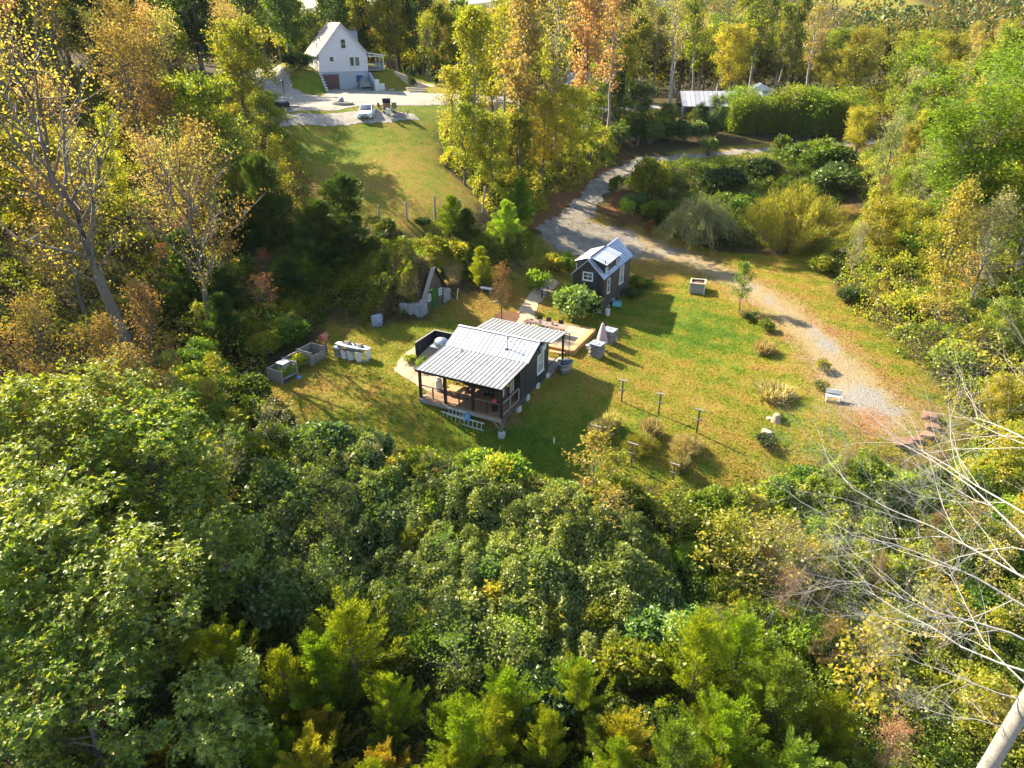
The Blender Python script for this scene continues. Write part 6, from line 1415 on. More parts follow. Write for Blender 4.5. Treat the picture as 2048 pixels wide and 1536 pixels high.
# brown stalks and weeds round the lower trellis posts
for i, (px, py, h, wd, pal, lab) in enumerate(((1222, 855, 1.5, 1.5, 'straw', 'dry weeds under the uppermost trellis post'), (1205, 870, 1.4, 1.5, 'brown', 'rusty weeds left of the uppermost trellis post'), (1300, 870, 1.6, 1.7, 'straw', 'dry straw weeds below the middle upper trellis post'), (1280, 905, 1.5, 1.6, 'wispy', 'yellowing weeds beside the middle lower trellis post'),
                                               (1290, 890, 1.2, 1.4, 'brown', 'brown stalks between the two middle trellis posts'), (1372, 905, 1.5, 1.5, 'straw', 'dry weeds below the right upper trellis post'), (1360, 940, 1.4, 1.5, 'brown', 'rusty weeds beside the right lower trellis post'), (1378, 890, 1.2, 1.2, 'wispy', 'yellow green weeds at the top of the right weed row'))):
    t = plant('feathery' if i % 2 else 'tuft0', px, py, h * (.85 if i % 2 else .7), pal if pal != 'brown' else 'pale', lab, 'weeds', 'weed_clump', group='weed rows along the trellis', wide=wd * (.75 if i % 2 else .6))

for x, y, key, h, pal, lab in ((.7, .7, 'small0', 1.0, 'bright', 'leafy growth spilling out of the middle compost bay'), (1.3, .6, 'small1', 1.2, 'olive', 'taller olive growth in the middle compost bay'), (1.9, .7, 'small1', .8, 'mixed', 'low yellowing plants in the last compost bay'), (2.3, .5, 'small0', .7, 'straw', 'dry stalks in the compost bay by the bird box')):
    plant(key, 0, 0, h, pal, lab, 'plant', 'plant', loc=LC(bl * x if x < 1.5 else bl * x, y) + Vector((0, 0, .05)))
for a, c, h in ((-.3, -1.9, .55), (-1.0, -2.1, .5), (-.4, 2.0, .5), (-1.6, -2.0, .6), (-1.0, 1.6, .6), (-.9, .2, .6)):
    q = CP0 + U * a + Wd * c; plant('tuft1', 0, 0, h, 'straw', 'dry grass tuft on top of the earth covered cellar', 'grass tuft', 'grass_tuft', group='dry tufts over the cellar', loc=Vector((q.x, q.y, h1(q.x, q.y))), wide=1.2)

# ---------------- woods: many trees per zone
def scatter(P, n, dmin, seed):
    r = np.random.RandomState(seed); lo, hi = P.min(0), P.max(0); out_ = []
    tries = 0
    while len(out_) < n and tries < n * 60:
        tries += 1; p = lo + (hi - lo) * r.rand(2)
        if not inside(P, p[0:1], p[1:2])[0]: continue
        if any((p[0] - q[0]) ** 2 + (p[1] - q[1]) ** 2 < dmin * dmin for q in out_): continue
        out_.append(p)
    return out_
def wood(zone, n, dmin, seed, mix, hr, where, group, wide=(.85, 1.15)):
    """mix: list of (weight, kinds, palette, description)"""
    r = random.Random(seed); tot = sum(m[0] for m in mix)
    for x, y in scatter(zone, n, dmin, seed):
        q = r.random() * tot
        for wgt, kinds, pal, desc in mix:
            q -= wgt
            if q <= 0: break
        h = r.uniform(*hr) * (1.15 if 'tall' in desc else 1) * (.62 if 'low' in desc else 1)
        z = h1(x, y)
        plant(r.choice(kinds), 0, 0, h, pal, desc + ' ' + where, 'tree', group=desc + ' ' + group, wide=r.uniform(*wide), loc=Vector((x, y, z)), lean=(r.gauss(0, .04), r.gauss(0, .04)))
rd3 = ['round0', 'round1', 'round2']; tl3 = ['tall0', 'tall1', 'tall2']; sp2 = ['sparse0', 'sparse1']; tw2 = ['twiggy0', 'twiggy1']; th2 = ['thin0', 'thin1']
Z_left = np.array([(-19, 66), (-27, 84), (-33, 97), (-60, 105), (-75, 85), (-70, 60), (-48, 44), (-26, 45), (-19.5, 53), (-17, 60)])
wood(Z_left, 70, 2.8, 1, [(4, tw2, 'brown', 'twiggy half bare tree'), (.9, rd3, 'olive', 'olive leaved tree'), (2.2, tw2, 'tan', 'twiggy golden tan tree'), (1, rd3, 'mixed', 'mixed yellow and green tree'), (1.5, sp2, 'yellow', 'tall sparse yellow tree'), (1.5, th2, 'yellow', 'slim yellow tree'), (1.8, tw2, 'rust', 'twiggy rust red tree'), (1.4, tw2, 'orange', 'twiggy orange tree')], (8, 13.5), 'in the wood left of the lawns', 'of the left wood')
Z_ll = np.array([(-19, 46), (-27, 44), (-48, 43), (-46, 30), (-30, 24), (-21, 34), (-17.5, 40)])
wood(Z_ll, 18, 2.8, 2, [(1.2, rd3, 'mixed', 'mixed yellow and green tree'), (2, th2, 'yellow', 'slim yellow tree'), (1.4, th2, 'tan', 'slim golden tan tree'), (1.6, tw2, 'brown', 'twiggy brown tree')], (5, 8), 'on the slope below the left wood', 'of the lower left slope')
Z_lt = np.array([(-31, 99), (-33, 128), (-75, 128), (-75, 88), (-45, 96)])
wood(Z_lt, 22, 4, 3, [(3, rd3, 'dark', 'dense dark green tree'), (2, rd3, 'green', 'mid green tree'), (1, tl3, 'olive', 'tall olive tree')], (11, 15), 'left of the upper house', 'left of the upper house')
Z_hb = np.array([(-32, 124), (2, 118), (8, 135), (0, 175), (-60, 175), (-60, 128)])
wood(Z_hb, 44, 4.2, 4, [(3, rd3, 'olive', 'olive leaved tree'), (2, rd3, 'dark', 'dark green tree'), (1.6, tl3, 'tan', 'tall golden tree'), (1.2, rd3, 'orange', 'orange tree'), (1.5, tl3, 'olive', 'tall olive tree'), (1, rd3, 'green', 'mid green tree')], (9.5, 14), 'behind the upper house', 'behind the upper house')
Z_mid = np.array([(2, 112), (26, 132), (52, 128), (58, 150), (66, 178), (0, 175)])
wood(Z_mid, 46, 4.4, 5, [(3, sp2, 'tan', 'tall sparse golden tree'), (3, tl3, 'olive', 'tall olive tree'), (2, rd3, 'olive', 'olive leaved tree'), (1.2, tl3, 'orange', 'tall orange tree'), (1.4, rd3, 'yellow', 'yellow tree')], (12, 18), 'in the far wood behind the barn', 'of the far wood')
Z_rt = np.array([(45, 112), (62, 104), (90, 120), (110, 150), (85, 175), (62, 172), (60, 132), (50, 124)])
wood(Z_rt, 34, 4.2, 6, [(3, rd3, 'olive', 'olive leaved tree'), (2, rd3, 'wispy', 'pale golden tree'), (1.4, sp2, 'gold', 'tall sparse golden tree'), (1.6, tw2, 'wispy', 'twiggy pale tree')], (6.5, 10.5), 'on the far right slope', 'of the far right slope')
Z_r1 = np.array([(38, 84), (46, 106), (62, 100), (70, 80), (66, 60), (48, 46), (36, 42), (31, 50), (32, 62), (34, 74)])
wood(Z_r1, 44, 3.1, 7, [(3, rd3, 'olive', 'low olive tree'), (2.4, rd3, 'yellow', 'low yellow tree'), (2, tw2, 'pale', 'twiggy pale tree'), (1.6, th2, 'bright', 'slim bright green tree'), (1, th2, 'gold', 'slim golden tree')], (6.5, 10), 'in the wood right of the lane', 'of the right wood')
Z_r2 = np.array([(30, 38), (31, 46), (48, 44), (46, 28), (33, 26), (29, 32)])
wood(Z_r2, 12, 2.9, 8, [(2, rd3, 'olive', 'low olive tree'), (2, rd3, 'yellow', 'low yellow tree'), (1, rd3, 'bright', 'low bright green tree')], (4.5, 7), 'beyond the boulders', 'beyond the boulders')
# bamboo hedge
hp = poly([(1470, 262), (1530, 265), (1600, 268), (1670, 268), (1715, 262)]); ii = 0
for i in range(len(hp) - 1):
    for f in (0, .33, .66):
        for dy in (0, 2.2):
            q = hp[i] + (hp[i + 1] - hp[i]) * f; plant('bamboo%d' % (ii % 2), 0, 0, random.uniform(4.2, 6.8), None, 'yellow green bamboo clump in the hedge right of the barn', 'bamboo', 'bamboo_clump', group='bamboo hedge beside the upper track', loc=Vector((q[0], q[1] + dy + random.uniform(-.9, .9), h1(q[0], q[1] + dy))), wide=random.uniform(.8, 1.2)); ii += 1
hp = poly([(1240, 290), (1300, 288), (1370, 285), (1450, 280)])
for i in range(len(hp) - 1):
    for f in (0, .33, .66):
        q = hp[i] + (hp[i + 1] - hp[i]) * f; q[1] += random.uniform(0, 2); plant(random.choice(['bush0', 'bush1', 'bush2']), 0, 0, random.uniform(2.8, 3.8), random.choice(['dark', 'blue', 'green']), 'dark shrub in the shaded hedge below the barn', 'bush', group='dark hedge shrubs below the barn', loc=Vector((q[0], q[1], h1(q[0], q[1]))), wide=.8)
# near oaks over the lower left
for i, (px, py, h, lab) in enumerate(((230, 1030, 7.6, 'big leaved oak crown at the left edge of the thicket'), (90, 1070, 7.4, 'big leaved oak crown touching the left picture edge below the slim yellow trees'), (360, 1110, 8.0, 'oak with lit green crown left of the vine thicket'), (150, 1300, 8.5, 'oak crown in the lower left with yellowing tips'), (330, 1390, 7.5, 'darker oak crown in the lower left above the young cedars'),
                                       (40, 1420, 8, 'oak crown at the left edge near the bottom corner'), (230, 1580, 7, 'oak crown cut by the bottom edge'), (470, 1230, 5.5, 'small oak between the vine thicket and the cedars'), (480, 1560, 5.0, 'small oak at the bottom left of the cedars'))):
    plant('oak%d' % (i % 3), px, py, h, ['oak', 'oak', 'mixed', 'oak'][i % 4], lab, 'oak tree', 'oak_tree', wide=1.05)
# cedars and pines along the bottom
CD = [(470, 1420, 4.6, 'cedar', 'yellow green cedar left of the twin cedars'), (590, 1460, 4.6, 'cedar', 'left one of the twin yellow green cedars'), (660, 1440, 4.8, 'cedar', 'right one of the twin yellow green cedars'), (715, 1390, 5.2, 'cedar', 'tallest pointed cedar in front of the dark thicket'), (790, 1480, 3.6, 'cedar', 'low cedar right of the tallest pointed one'),
      (640, 1600, 3.6, 'cedar_gold', 'bronze tinged cedar under the twin cedars'), (560, 1590, 3.4, 'cedar', 'low cedar at the bottom below the twin cedars'), (760, 1640, 3.6, 'cedar', 'cedar at the bottom edge left of the grassy gap'), (930, 1560, 4.2, 'cedar', 'cedar right of the grassy gap at the bottom'), (1010, 1480, 3.8, 'cedar', 'cedar below the brambles in the middle'), (1090, 1560, 3.8, 'cedar', 'soft cedar left of the golden cedar'),
      (1150, 1450, 3.6, 'cedar', 'cedar just below the vine thicket'), (1240, 1550, 3.8, 'cedar_gold', 'golden cedar near the bottom middle'), (1330, 1600, 4.4, 'pine', 'green cedar with blue tinge right of the golden cedar'), (1380, 1400, 4.8, 'cedar', 'broad cedar at the right of the vine thicket'), (1460, 1390, 4.6, 'cedar', 'broad cedar with dark hollow right of its neighbour'), (1530, 1480, 4.4, 'pine', 'deep green cedar beside the yellow poplar sapling'),
      (1430, 1560, 4.2, 'cedar', 'cedar at the bottom between the green ones'), (1560, 1620, 4.0, 'pine', 'deep green cedar at the bottom edge'), (1650, 1640, 3.0, 'pine', 'low green pine at the bottom right'), (880, 1640, 3.2, 'cedar', 'low cedar cut by the bottom edge'), (1180, 1650, 3.4, 'cedar', 'low cedar under the golden one'), (1640, 1330, 3.0, 'dark', 'small dark pine above the yellow poplar sapling')]
for i, (px, py, h, pal, lab) in enumerate(CD): plant('cedar%d' % (i % 3), px, py, h * random.uniform(.95, 1.12), pal, lab, 'cedar tree', 'cedar_tree', wide=random.uniform(1.25, 1.6))
# saplings standing out of the thicket
for key, px, py, h, pal, lab, wd in (('sapling0', 1185, 1010, 4.6, 'gold', 'yellow leaved sapling in front of the lower trellis posts', 1.2), ('sapling1', 1110, 1090, 3.6, 'yellow', 'smaller yellow sapling left of the gold one', 1.3), ('sapling1', 1215, 1090, 3.4, 'gold', 'yellow sapling in the thicket below the trellis', 1.3), ('sapling0', 925, 985, 2.6, 'bright', 'fresh green sapling at the lawn edge above the thicket', 1.0), ('sapling1', 885, 1000, 2.0, 'gold', 'small orange sapling at the lawn edge', 1.3),
                                     ('sapling0', 1700, 1440, 6.0, 'yellow', 'poplar sapling with yellow leaves and thin pale stem at the lower right', 1.0), ('sapling1', 1500, 1180, 4.2, 'gold', 'yellow sapling with bare lower twigs right of the thicket', 1.5), ('sapling0', 1430, 1150, 3.8, 'yellow', 'yellow green sapling at the right of the vine thicket', 1.5), ('sapling1', 1590, 1200, 3.6, 'gold', 'golden sapling among the brown twigs', 1.5), ('sapling0', 1340, 1090, 3.2, 'olive', 'olive sapling below the lower trellis posts', 1.5),
                                     ('twiggy0', 1560, 1260, 3.6, 'brown', 'bare brown twigs beside the golden sapling', 1.0), ('sapling1', 1850, 1300, 3.6, 'yellow', 'yellow sapling behind the bare grey branches', 1.4), ('twiggy1', 1760, 1560, 3.2, 'orange', 'thin sapling with a few orange leaves at the bottom right', 1.1), ('sapling0', 1960, 1480, 3.0, 'gold', 'golden sapling beside the pale bare trunk', 1.4)):
    plant(key, px, py, h, pal, lab, 'sapling', 'sapling', wide=wd, wood=twig_mat)
# mimosa on the right edge with bare limbs
plant('mimosa', 1885, 555, 11.5, 'bright', 'big bright green layered tree at the right edge', 'tree', wide=.95, rz=2.2)
plant('mimosa', 2030, 560, 12.0, 'bright', 'second bright green layered tree cut by the right picture edge', 'tree', wide=1.0, rz=.3)
for px, py, h, lab in ((1700, 560, 4.5, 'low pale twiggy tree overhanging the mown strip'), (1930, 640, 8.5, 'grey bare limbed tree under the bright green crown'), (1880, 520, 8.5, 'pale bare limbed tree left of the bright green crown'), (1820, 470, 7.5, 'grey twiggy tree on the right slope above the mown strip')):
    plant('twiggy%d' % (px % 2), px, py, h, 'pale', lab, 'tree', wood=bp_)
# big leaning trunk on the left
t = plant('giant', 0, 0, 20, 'gold', 'thick grey leaning trunk rising at the left edge of the wood', 'tree', loc=Vector((-27.5, 46, h1(-27.5, 46))), lean=(0, R(-7)), wood=twig_mat, wide=1.0, rz=1.0)
t = plant('giant', 0, 0, 14, 'tan', 'vine wrapped trunk right of the thick leaning one', 'tree', loc=Vector((-22.5, 48.5, h1(-22.5, 48.5))), lean=(0, R(-5)), wide=.9)

# ---------------- the bare pale tree at the lower right
def bare_tree(name, label, base, seed, H, tr, targets, mat):
    r = random.Random(seed); t = thing(name, label, 'tree', base); W = MB(); Bm = MB()
    tp = [Vector(p) for p in targets]; n = len(tp)
    W.tube(tp, [tr * (1 - .6 * i / (n - 1)) for i in range(n)], 12, caps=False); W.build('trunk', mat, t)
    def grow(p, d, ln, rad, lvl):
        k = 5 if lvl < 3 else 3; pts = [p]
        for j in range(k):
            d = (d + Vector((r.gauss(0, .16), r.gauss(0, .16), .02 + r.gauss(0, .1)))).normalized(); pts.append(pts[-1] + d * ln / k)
        Bm.tube(pts, [rad * .72 * (1 - .72 * j / k) for j in range(k + 1)], 6 if lvl < 2 else 4 if lvl < 3 else 3, caps=False)
        if lvl >= 4: return
        for c in range((7, 10, 8, 5)[lvl]):
            f = .2 + .8 * (c + r.random()) / 6; f = min(f, .98); i = min(int(f * k), k - 1); q = pts[i].lerp(pts[i + 1], f * k - i)
            sdv = Vector((r.gauss(0, 1), r.gauss(0, 1), r.gauss(0, .7))); sdv = (sdv - d * sdv.dot(d)).normalized()
            grow(q, (d + sdv * r.uniform(.5, .95)).normalized(), ln * r.uniform(.4, .62), rad * (1 - .7 * f) * .6, lvl + 1)
    return t, grow, Bm, tp
bx, by = 10.45, 9.7; base = Vector((bx, by, h1(bx, by))); top_ = ZC - 5.5 - base.z
tpts = [(0, 0, -.3), (-.1, .1, top_ * .2), (.1, 0, top_ * .4), (-.05, .05, top_ * .6), (.05, .0, top_ * .72), (.25, .1, top_ * .86), (.5, .3, top_)]
t, grow, Bm, tp = bare_tree('bare_tree', 'large bare tree with pale grey branches at the lower right edge', base, 4, 10, .25, tpts, bp_)
for k, (hh, d, ln, rd_) in enumerate(((12.3, (-1, .25, .05), 3.6, .045), (11.6, (-.9, .6, .12), 5.0, .06), (11.0, (-1, .9, .1), 5.4, .065), (10.4, (-.8, 1, .05), 6.0, .065), (9.8, (-.75, 1.2, .02), 6.6, .07), (9.3, (-.45, 1.3, .0), 7.0, .07), (8.7, (-.3, 1.4, -.02), 7.4, .065), (8.0, (-.1, 1.4, -.05), 7.5, .065), (7.2, (.0, 1.4, -.05), 8.0, .06), (13.2, (-1, .1, .2), 2.6, .035), (12.0, (-.5, 1.2, .1), 4.5, .05))):
    z = ZC - hh - base.z; i = max(j for j in range(len(tp) - 1) if tp[j].z <= z); p = tp[i].lerp(tp[i + 1], (z - tp[i].z) / (tp[i + 1].z - tp[i].z)); grow(p, Vector(d).normalized(), ln * .68, rd_ * .55, 1)
Bm.build('branches', twig_pale, t)

# ---------------- masses nobody could count: thickets and undergrowth (leaves over a lumpy surface)
def mass(name, label, P, n, hgt, size, aspect, mat, seed, lump=2.4, pad=.6, edge=2.2, up=.6, depth=.45, low=.25, warp=3.0, rough_=1.):
    r = np.random.RandomState(seed); lo, hi = P.min(0), P.max(0); XY = np.empty((0, 2))
    while len(XY) < n:
        q = lo + (hi - lo) * r.rand(n, 2); wx = (fnoise(q[:, 0] + 91, q[:, 1] + seed, 3.0) - .5) * warp; wy = (fnoise(q[:, 0] - 31, q[:, 1] - seed, 3.0) - .5) * warp; q = q[inside(P, q[:, 0] + wx, q[:, 1] + wy)]; XY = np.concatenate([XY, q])
    XY = XY[:n]; X, Y = XY[:, 0], XY[:, 1]; wx = (fnoise(X + 91, Y + seed, 3.0) - .5) * warp; wy = (fnoise(X - 31, Y - seed, 3.0) - .5) * warp; d = segdist(P, X + wx, Y + wy)
    def surf(X, Y, d): return hgt * sstep(0, edge, d + .25) * (low + (1 - low) * np.clip(1.7 * fnoise(X + seed * 13, Y, lump) - .3, 0, 1.2)) + sstep(0, 1.5, d) * (.75 * rough_ * np.abs(2 * vnoise(X + 7 * seed, Y, 1.15) - 1) + .4 * rough_ * np.abs(2 * vnoise(X, Y + 5, .5) - 1))
    S = surf(X, Y, d); e = .12; gx_ = (surf(X + e, Y, d) - S) / e; gy_ = (surf(X, Y + e, d) - S) / e
    Nn = nrm(np.stack([-gx_, -gy_, np.ones(n)], -1)); Z = hfun(X, Y) + S - depth * r.rand(n) ** 1.6 * (S > depth) - .0
    T = nrm(r.normal(size=(n, 3)) + Nn * .2); N = nrm(Nn * up + r.normal(size=(n, 3)) * .75 + SD * .35)
    rnd = .34 * np.clip(1.9 * fnoise(X - 50, Y + seed, 2.4) - .45, 0, 1) + .3 * vnoise(X + 3, Y - seed, .55) + .36 * r.rand(n)
    o = obj_of(name, leaf_mesh(name, np.stack([X, Y, Z], -1), T, N, size * (.5 + 1.0 * r.rand(n) ** 1.5), aspect, rnd, mat)); tag(o, label, None, kind='stuff'); return o
TH = poly([(560, 900), (700, 905), (880, 955), (1050, 985), (1180, 1010), (1330, 1060), (1380, 1200), (1330, 1330), (1230, 1420), (1000, 1480), (860, 1440), (700, 1330), (560, 1300), (470, 1150), (480, 980)])
mass('vine_thicket', 'mounded thicket of small blue green vine leaves below the lawn', TH, 210000, 2.2, .13, .7, LM['vine'], 21, lump=3.4, edge=3.0, rough_=1.35)
mass('undergrowth', 'yellowing undergrowth below the trellis posts and boulders', poly([(1150, 985), (1400, 1000), (1560, 985), (1700, 930), (1860, 950), (1960, 900), (2100, 950), (2100, 1150), (1900, 1250), (1600, 1300), (1380, 1250), (1300, 1080)]), 90000, 1.7, .15, .65, LM['mixed'], 22, lump=2.2)
mass('brambles', 'green brambles in front of the boulders', poly([(1560, 985), (1700, 925), (1880, 960), (2000, 930), (2060, 1030), (1850, 1080), (1650, 1090), (1500, 1060)]), 42000, 1.7, .15, .6, LM['bright'], 23, lump=2.0)
mass('undergrowth', 'olive undergrowth over the lower right slope', poly([(1380, 1200), (1700, 1180), (2150, 1050), (2200, 1700), (1500, 1800), (1330, 1400)]), 90000, 1.1, .13, .6, LM['mixed'], 24, lump=1.8)
mass('undergrowth', 'dark undergrowth between the cedars along the bottom', poly([(-120, 1150), (480, 1150), (800, 1420), (1300, 1400), (1600, 1500), (1700, 1900), (-200, 1900)]), 90000, 1.2, .15, .6, LM['green'], 25, lump=1.8)
mass('undergrowth', 'mixed undergrowth at the left lawn edge', poly([(640, 905), (560, 860), (500, 815), (480, 765), (420, 700), (200, 760), (-80, 800), (-80, 1150), (420, 1130), (560, 960)]), 110000, 2.0, .16, .6, LM['mixed'], 26, lump=2.4)
mass('undergrowth', 'shaded undergrowth on the left wood floor', np.array([(-17, 45), (-19, 52), (-17.5, 60), (-19, 68), (-27, 86), (-32, 98), (-60, 104), (-74, 84), (-70, 58), (-46, 42)]), 130000, 2.2, .24, .6, LM['mixed'], 27, lump=3.0)
mass('undergrowth', 'brown and green growth on the bank behind the cellar', poly([(560, 500), (700, 495), (860, 485), (960, 470), (1010, 440), (1065, 470), (1045, 515), (985, 570), (920, 560), (890, 545), (830, 590), (790, 615), (740, 640), (660, 630), (600, 680), (500, 735), (450, 700), (430, 560)]), 95000, 1.25, .16, .5, LM['olive'], 28, lump=1.8, edge=1.4)
mass('dry_weeds', 'dry tan weeds covering the earth mound of the cellar', poly([(790, 500), (860, 485), (905, 500), (930, 545), (900, 575), (888, 550), (858, 530), (838, 590), (820, 600), (795, 590), (775, 560)]), 26000, .7, .30, .09, LM['straw'], 29, lump=1.2, edge=.6, depth=.2, warp=.8, rough_=.5)
mass('undergrowth', 'leafy growth on the bank below the poplars', poly([(880, 250), (950, 240), (1100, 250), (1240, 270), (1235, 320), (1180, 360), (1120, 385), (1080, 430), (1040, 455), (975, 440), (950, 390), (890, 330)]), 75000, 2.0, .2, .6, LM['mixed'], 30, lump=2.2)
mass('undergrowth', 'yellow green growth along the right edge of the lane', poly([(1640, 520), (1720, 440), (1700, 330), (1760, 290), (2150, 300), (2200, 900), (1960, 960), (1925, 870), (1880, 780), (1775, 670), (1680, 600)]), 150000, 2.0, .18, .6, LM['mixed'], 31, lump=2.4)
mass('undergrowth', 'dark growth between the lane and the upper track', poly([(1290, 440), (1250, 370), (1300, 335), (1420, 335), (1560, 318), (1690, 310), (1690, 400), (1620, 440), (1540, 500), (1440, 495), (1340, 455)]), 80000, 1.7, .17, .6, LM['green'], 32, lump=2.0)
mass('undergrowth', 'scrub beyond the bamboo hedge and track', poly([(1200, 262), (1330, 255), (1450, 250), (1720, 245), (2150, 285), (2200, 190), (1850, 180), (1500, 215), (1360, 245), (1250, 240)]), 60000, 2.0, .28, .6, LM['wispy'], 33, lump=3.0)
# single shrubs and saplings poking out of the masses
def dot(zone, n, dmin, seed, opts, name, cat, where):
    r = random.Random(seed)
    for x, y in scatter(zone, n, dmin, seed):
        key, h0, h2, pal, desc, wd = r.choice(opts); z = h1(x, y)
        plant(key, 0, 0, r.uniform(h0, h2), pal, desc + ' ' + where, cat, name, group=desc + ' ' + where, wide=wd * r.uniform(.85, 1.2), loc=Vector((x, y, z)))
dot(TH, 46, 1.7, 51, [('bush0', 2.2, 3.2, 'vine', 'leafy blue green shrub', .9), ('bush1', 2.0, 3.0, 'blue', 'darker green shrub', .9), ('bush2', 2.2, 3.1, 'mixed', 'yellowing shrub', .8), ('sapling1', 2.6, 3.6, 'bright', 'fresh green sapling', 1.1), ('bush2', 2.2, 3.2, 'vine', 'rounded blue green shrub', .9), ('bush0', 2.0, 2.8, 'bright', 'bright leafy shrub', .8), ('bush1', 1.8, 2.6, 'olive', 'olive shrub', .9)], 'shrub', 'shrub', 'rising from the vine thicket')
Z_fr = poly([(1150, 1000), (1400, 1010), (1700, 960), (2000, 960), (2100, 1300), (1900, 1500), (1450, 1300), (1340, 1080)])
dot(Z_fr, 44, 1.6, 52, [('sapling0', 2.4, 3.6, 'yellow', 'yellow sapling', 1.2), ('sapling1', 2.4, 3.4, 'gold', 'golden sapling', 1.2), ('bush0', 1.6, 2.4, 'mixed', 'mixed green and yellow shrub', 1.0), ('bush1', 1.5, 2.3, 'green', 'green shrub', 1.0), ('twiggy0', 2.4, 3.4, 'brown', 'bare brown twiggy shrub', .9), ('bush2', 1.4, 2.2, 'bright', 'bright green shrub', 1.0), ('weeping', 1.4, 2.0, 'pale', 'tan straggly shrub', .9)], 'shrub', 'shrub', 'on the slope below the boulders')
Z_bt = poly([(300, 1350), (560, 1400), (850, 1480), (1300, 1450), (1650, 1500), (1750, 1750), (0, 1750), (100, 1400)])
dot(Z_bt, 26, 1.7, 53, [('cedar0', 2.6, 3.8, 'cedar', 'low yellow green cedar', 1.5), ('cedar1', 2.6, 3.8, 'cedar', 'soft yellow green cedar', 1.4), ('cedar2', 2.4, 3.4, 'cedar_gold', 'bronze tinged cedar', 1.4), ('cedar1', 2.4, 3.4, 'green', 'mid green cedar', 1.4)], 'cedar_tree', 'cedar tree', 'along the bottom of the slope')
Z_le = poly([(420, 770), (480, 800), (600, 890), (560, 1000), (450, 1080), (330, 900)])
dot(Z_le, 22, 1.7, 54, [('bush0', 2.0, 3.2, 'olive', 'olive shrub', .9), ('bush1', 2.0, 3.0, 'mixed', 'yellowing shrub', .9), ('sapling1', 2.6, 4.0, 'pale', 'pale leaved sapling', 1.2), ('bush2', 2.0, 3.0, 'green', 'green shrub', .9), ('sapling0', 2.5, 3.6, 'yellow', 'yellow sapling', 1.2)], 'shrub', 'shrub', 'at the left edge of the lawn')
Z_rw = poly([(1740, 470), (1780, 300), (2100, 320), (2150, 880), (1970, 900), (1920, 780), (1790, 640)])
dot(Z_rw, 60, 2.0, 55, [('bush0', 1.8, 3.2, 'yellow', 'yellow shrub', 1.0), ('bush1', 1.8, 3.2, 'mixed', 'mixed green and yellow shrub', 1.0), ('bush2', 1.6, 3.0, 'green', 'green shrub', 1.0), ('weeping', 1.8, 2.8, 'pale', 'pale straggly shrub', .9), ('sapling0', 3, 4.4, 'gold', 'golden sapling', 1.3), ('sapling1', 3, 4.2, 'bright', 'bright green sapling', 1.3), ('twiggy1', 2.6, 4, 'brown', 'brown twiggy shrub', 1.0)], 'shrub', 'shrub', 'in the scrub right of the lane')
Z_gl = poly([(330, 480), (560, 440), (640, 560), (600, 660), (520, 720), (400, 690), (300, 600)])
dot(Z_gl, 34, 1.9, 57, [('pine0', 2.6, 4.6, 'dark', 'dark young pine', 1.3), ('bush0', 1.6, 2.8, 'mixed', 'mixed green and yellow shrub', .9), ('sapling0', 2.6, 4.2, 'yellow', 'yellow sapling', 1.2), ('bush2', 1.4, 2.4, 'green', 'green shrub', 1.0), ('sapling1', 2.4, 3.6, 'rust', 'rust red sapling', 1.2), ('bush1', 1.4, 2.4, 'olive', 'olive shrub', 1.0)], 'shrub', 'shrub', 'in the shaded gully of the left wood')
Z_bk = poly([(480, 600), (640, 600), (800, 520), (960, 500), (1040, 490), (960, 490), (860, 505), (700, 520), (540, 520), (430, 560)])
dot(Z_bk, 36, 1.9, 56, [('bush0', 1.0, 1.9, 'olive', 'olive shrub', 1.0), ('bush1', 1.0, 1.8, 'brown', 'rusty brown shrub', 1.0), ('small0', .8, 1.4, 'bright', 'bright green tuft', 1.2), ('weeping', 1.0, 1.6, 'straw', 'tan grassy clump', .9), ('bush2', 1.0, 1.8, 'dark', 'dark shrub', 1.0), ('small1', .9, 1.5, 'yellow', 'yellow flowering clump', 1.1)], 'shrub', 'shrub', 'on the bank between the lawns')
# short grass standing over the lawns and leaves lying on it
def lawn_scatter(P, n, seed, pad=0):
    r = np.random.RandomState(seed); lo, hi = P.min(0), P.max(0); q = lo + (hi - lo) * r.rand(n * 3, 2); q = q[inside(P, q[:, 0], q[:, 1])][:n]; return q, r
ob = [(cab, -.1, L + .2, -.1, yP + .1), (th, -hw - 3, hw + .1, -.1, L2 + .2), (plat, -PW, .1, -.5, PD)]
def clear(q):
    k = np.ones(len(q), bool); c, s_ = math.cos(YAW), math.sin(YAW)
    for o, a0, a1, b0, b1 in ob:
        a = (q[:, 0] - o.location.x) * c + (q[:, 1] - o.location.y) * s_; b = -(q[:, 0] - o.location.x) * s_ + (q[:, 1] - o.location.y) * c; k &= ~((a > a0) & (a < a1) & (b > b0) & (b < b1))
    k &= (sdf(PATIO, q[:, 0], q[:, 1]) < 0) & (road_sdf(PATH_P, PATH_W, q[:, 0], q[:, 1]) < 0) & (sdf(MULCH, q[:, 0], q[:, 1]) < 0)
    return q[k]
def grass_mat():
    t = NT('lawn_blades'); P = pos_xy(t); lc, f, n3 = lawn_color(t, P); k = t.mix(1, lc, t.ramp(t.attr('rnd'), [(0, (.8, .9, .7)), (.6, (1.6, 1.6, 1.5)), (1, (2.3, 2.0, 1.6))]), 'MULTIPLY')
    d = t.n('BsdfDiffuse'); tr = t.n('BsdfTranslucent'); t.l(k, d.inputs[0]); t.l(k, tr.inputs[0]); m = t.n('MixShader'); m.inputs[0].default_value = .4; t.l(d.outputs[0], m.inputs[1]); t.l(tr.outputs[0], m.inputs[2]); t.l(m.outputs[0], t.out.inputs[0]); return t.m
GM = grass_mat()
